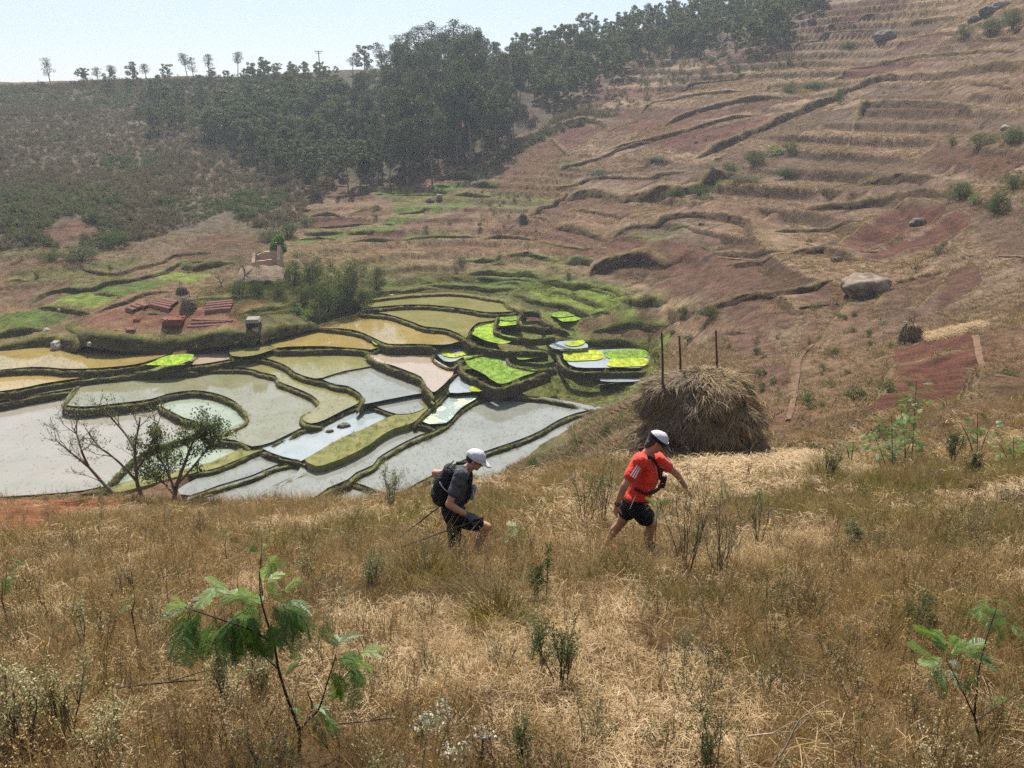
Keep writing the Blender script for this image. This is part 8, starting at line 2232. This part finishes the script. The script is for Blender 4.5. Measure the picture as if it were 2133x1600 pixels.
# ===== walker in red (right)
Y2 = 7.9
J = lambda u, v, d=0.0: at(u, v, Y2 + d)
org2 = J(1345, 1155); org2[2] = height(org2[0:1], org2[1:2])[0]
e = empty('person', org2); tag(e, 'person in orange red t-shirt, black shorts and dark billed cap leaning forward as they climb', 'person')
pel = J(1324, 1044); chest = J(1345, 990); neckb = J(1348, 945); hc = J(1369, 921, -.01)
hipN, hipF = pel + [0, -.09, -.02], pel + [0, .09, -.02]
shN, shF = J(1333, 962, -.18), J(1369, 955, .18)
elN, wrN = J(1301, 1012, -.26), J(1285, 1052, -.25)
elF, wrF = J(1410, 988, .30), J(1428, 1014, .28)
knN, anN = J(1358, 1092, -.09), J(1353, 1146, -.10)
knB, anB = J(1293, 1090, .09), J(1269, 1126, .12)
fl = Flesh()
fl.slab(pel, chest, (.10, .155), (.115, .17), (1, 0, 0)); fl.slab(chest, neckb + [0, 0, -.03], (.11, .17), (.07, .13), (1, 0, 0))
fl.seg(neckb, hc + [-.03, 0, -.06], .060, .054)
fw2 = unit((.80, -.12, -.60)); up2 = unit((.55, 0, .83))
q2, A2_ = head(fl, hc, fw2, up2, 1.04)
fl.seg(shF, elF, .052, .040).seg(elF, wrF, .040, .028); fl.seg(shN, elN, .054, .042).chain([elN, elN * .6 + wrN * .4, wrN], [.043, .040, .028])
fl.chain([hipN, hipN * .5 + knN * .5, knN], [.092, .082, .058]); fl.chain([knN, knN * .6 + anN * .4 + [-.028, 0, 0], anN], [.055, .058, .037])
fl.chain([hipF, hipF * .5 + knB * .5, knB], [.092, .080, .056]); fl.chain([knB, knB * .6 + anB * .4 + [-.015, 0, .01], anB], [.053, .054, .036])
hand(fl, wrN, (-.12, .02, -.99), (.8, .5, 0), .28, 1, 1.0); hand(fl, wrF, unit((.55, -.1, -.83)), (-.4, -.2, -.8), .4, -1, 1.0)
fl.build('body', SKIN2, e, org2, .0075)
fl = Flesh()
fl.slab(pel + [.01, 0, .05], chest, (.150, .175), (.150, .19), (1, 0, 0)); fl.slab(chest, neckb + [-.005, 0, -.05], (.140, .195), (.085, .145), (1, 0, 0))
fl.seg(shN + [.01, .05, .0], shN * .42 + elN * .58, .085, .077); fl.seg(shF + [0, -.05, 0], shF * .5 + elF * .5, .080, .070); fl.ball(shN, .086).ball(shF, .082)
fl.ball(pel + [-.03, 0, .08], (.13, .18, .08))
sh2 = fl.build('shirt', ORANGE, e, org2, .009, 5)
# three white stripes on the sleeve, laid on its near side
ax = unit(elN - shN); out = unit(np.cross(ax, YAX)); side = -YAX
fw_ = unit(np.cross(YAX, ax)); fw_ = fw_ if fw_[0] > 0 else -fw_
dl = unit(ax * .90 + fw_ * .0)
def sleeve_r(t): return .085 + (.077 - .085) * t
for k in range(3):
    mb = MB(); V = []
    for i in range(9):
        t = .10 + .42 * i / 8; c_ = shN + (elN - shN) * t; rr_ = sleeve_r(min(1, t / .58)) + .0012
        for s_ in (-1, 1):
            a = -0.42 + k * .34 + s_ * .085
            V.append(c_ + (side * math.cos(a) + fw_ * math.sin(a)) * rr_)
    i = np.arange(8) * 2; mb.add(V, np.stack([i, i + 1, i + 3, i + 2], -1))
    o = link('sleeve_stripe', mb.mesh('sleeve_stripe', WHITEP, True), parent=sh2, loc=-np.array(org2))
    # lay it onto the cloth
    sw = o.modifiers.new('w', 'SHRINKWRAP'); sw.target = sh2; sw.wrap_method = 'NEAREST_SURFACEPOINT'; sw.wrap_mode = 'OUTSIDE_SURFACE'; sw.offset = .003
fl = Flesh(); fl.ball(pel + [-.01, 0, .0], (.140, .182, .12)); fl.ball(pel + [.0, 0, .06], (.132, .178, .06))
fl.chain([hipN, hipN * .45 + knN * .55], [.118, .112]); fl.chain([hipF, hipF * .5 + knB * .5], [.118, .108]); fl.build('shorts', BLACKC, e, org2, .009, 4)
for an, d, mt in ((anN, (1, -.1, -.1), SHOED), (anB, (.6, 0, -.8), SHOE)):
    fl = Flesh(); d = unit(d); b = np.array(an) + [0, 0, -.05]
    fl.ball(b + d * -.02, (.048, .042, .045)).ball(b + d * .05, (.06, .043, .038)).ball(b + d * .12, (.05, .045, .032)); fl.build('shoe', mt, e, org2, .008, 3)
fl = Flesh(); fl.seg(anN + [0, 0, .0], anN * .75 + knN * .25, .042, .050); fl.build('sock', SOCK, e, org2, .008, 2)
# running vest
bk = unit(neckb - pel); back = np.cross(bk, YAX); back = back if back[0] < 0 else -back
fl = Flesh(); fl.slab(chest * .9 + pel * .1 + back * .13, neckb + back * .09 - bk * .05, (.045, .10), (.035, .09), back); vs_ = fl.build('running_vest', MAROON, e, org2, .009, 3)
for sg in (-1, 1):
    pts = [neckb + YAX * sg * .10 + back * .08, neckb + YAX * sg * .115 - back * .05 + bk * .0, chest + YAX * sg * .115 - back * .148 + bk * .05, chest * .75 + pel * .25 + YAX * sg * .13 - back * .15, chest * .6 + pel * .4 + YAX * sg * .182 - back * .03, chest * .7 + pel * .3 + YAX * sg * .16 + back * .12]
    strap(vs_, org2, pts, .019, .006, MAROON)
    b0 = chest + YAX * sg * .105 - back * .185 - bk * .05
    fl = Flesh(); fl.seg(b0, b0 + bk * .10, .030, .028); fl.build('soft_flask', MAROON, vs_, org2, .006, 2)
    strap(vs_, org2, [b0 + bk * .12, b0 + bk * .15 - back * .01], .013, .006, WHITEP, 'flask_cap')
strap(vs_, org2, [chest + YAX * -.1 - back * .175 - bk * .02, chest - back * .19 - bk * .02, chest + YAX * .1 - back * .175 - bk * .02], .006, .004, BLACKC, 'chest_strap')
strap(e, org2, [pel + [-.14, 0, .08], pel + [-.10, -.16, .085], pel + [.03, -.185, .075], pel + [.14, -.08, .06], pel + [.155, 0, .06]], .012, .004, BLACKC, 'waist_belt')
strap(e, org2, [J(1325, 1031, -.2), J(1318, 1046, -.22), J(1312, 1060, -.23)], .003, .002, GREYP, 'cord')
# watch
wd = unit(wrN - elN); mb = MB(); wc = wrN - wd * .02; mb.tube([wc - wd * .012 - org2, wc + wd * .012 - org2], [.034, .034], 14); wt = link('watch', mb.mesh('watch', BLACKC, True), parent=e)
link('watch_face', MB().tube([wc - YAX * .030 - org2, wc - YAX * .044 - org2], [.021, .020], 14).mesh('watch_face', LENS), parent=wt)
# cap, hair, dark lenses over the eyes
f_, r_, u_h = cap(hc, fw2, up2, 1.08, CAPW, cloth('cap_bill_dark', (.035, .022, .028), .7), e, org2, -.30, BLACKC, 1.1)
bc = q2(.106, -.030, .045)
ring = [bc + (-r_ * -1 * 0) + (r_ * math.cos(a) + u_h * math.sin(a)) * .017 for a in np.linspace(0, 2 * math.pi, 13)]
strap(e, org2, ring, .0028, .002, WHITEP, 'cap_badge')
fl = Flesh(); fl.ball(q2(-.035, 0, .005), (.088, .085, .060), A2_); fl.ball(q2(-.062, 0, -.045), (.044, .066, .055), A2_); fl.ball(q2(-.060, 0, -.085), (.034, .052, .04), A2_); fl.build('hair', HAIRG, e, org2, .007, 1)
fl = Flesh()
for sg in (-1, 1): fl.ball(q2(.066, sg * .030, .000), (.012, .026, .013), A2_)
fl.build('sunglasses', LENS, e, org2, .005, 1)
# ------------------------------------------------------------------ air
hz = bpy.data.materials.new('haze'); hz.use_nodes = True
hn = hz.node_tree; hn.nodes.clear()
ho = hn.nodes.new('ShaderNodeOutputMaterial'); hv = hn.nodes.new('ShaderNodeVolumePrincipled')
hv.inputs['Color'].default_value = (.80, .88, 1.0, 1)
hv.inputs['Density'].default_value = HAZE
hv.inputs['Anisotropy'].default_value = 0.35
hn.links.new(hv.outputs[0], ho.inputs['Volume'])
mb = MB(); mb.box((0, 210, -14), (760, 520, 126))
o = link('haze', mb.mesh('haze', hz)); tag(o, 'thin pale haze hanging in the valley air', 'haze', None, 'stuff')
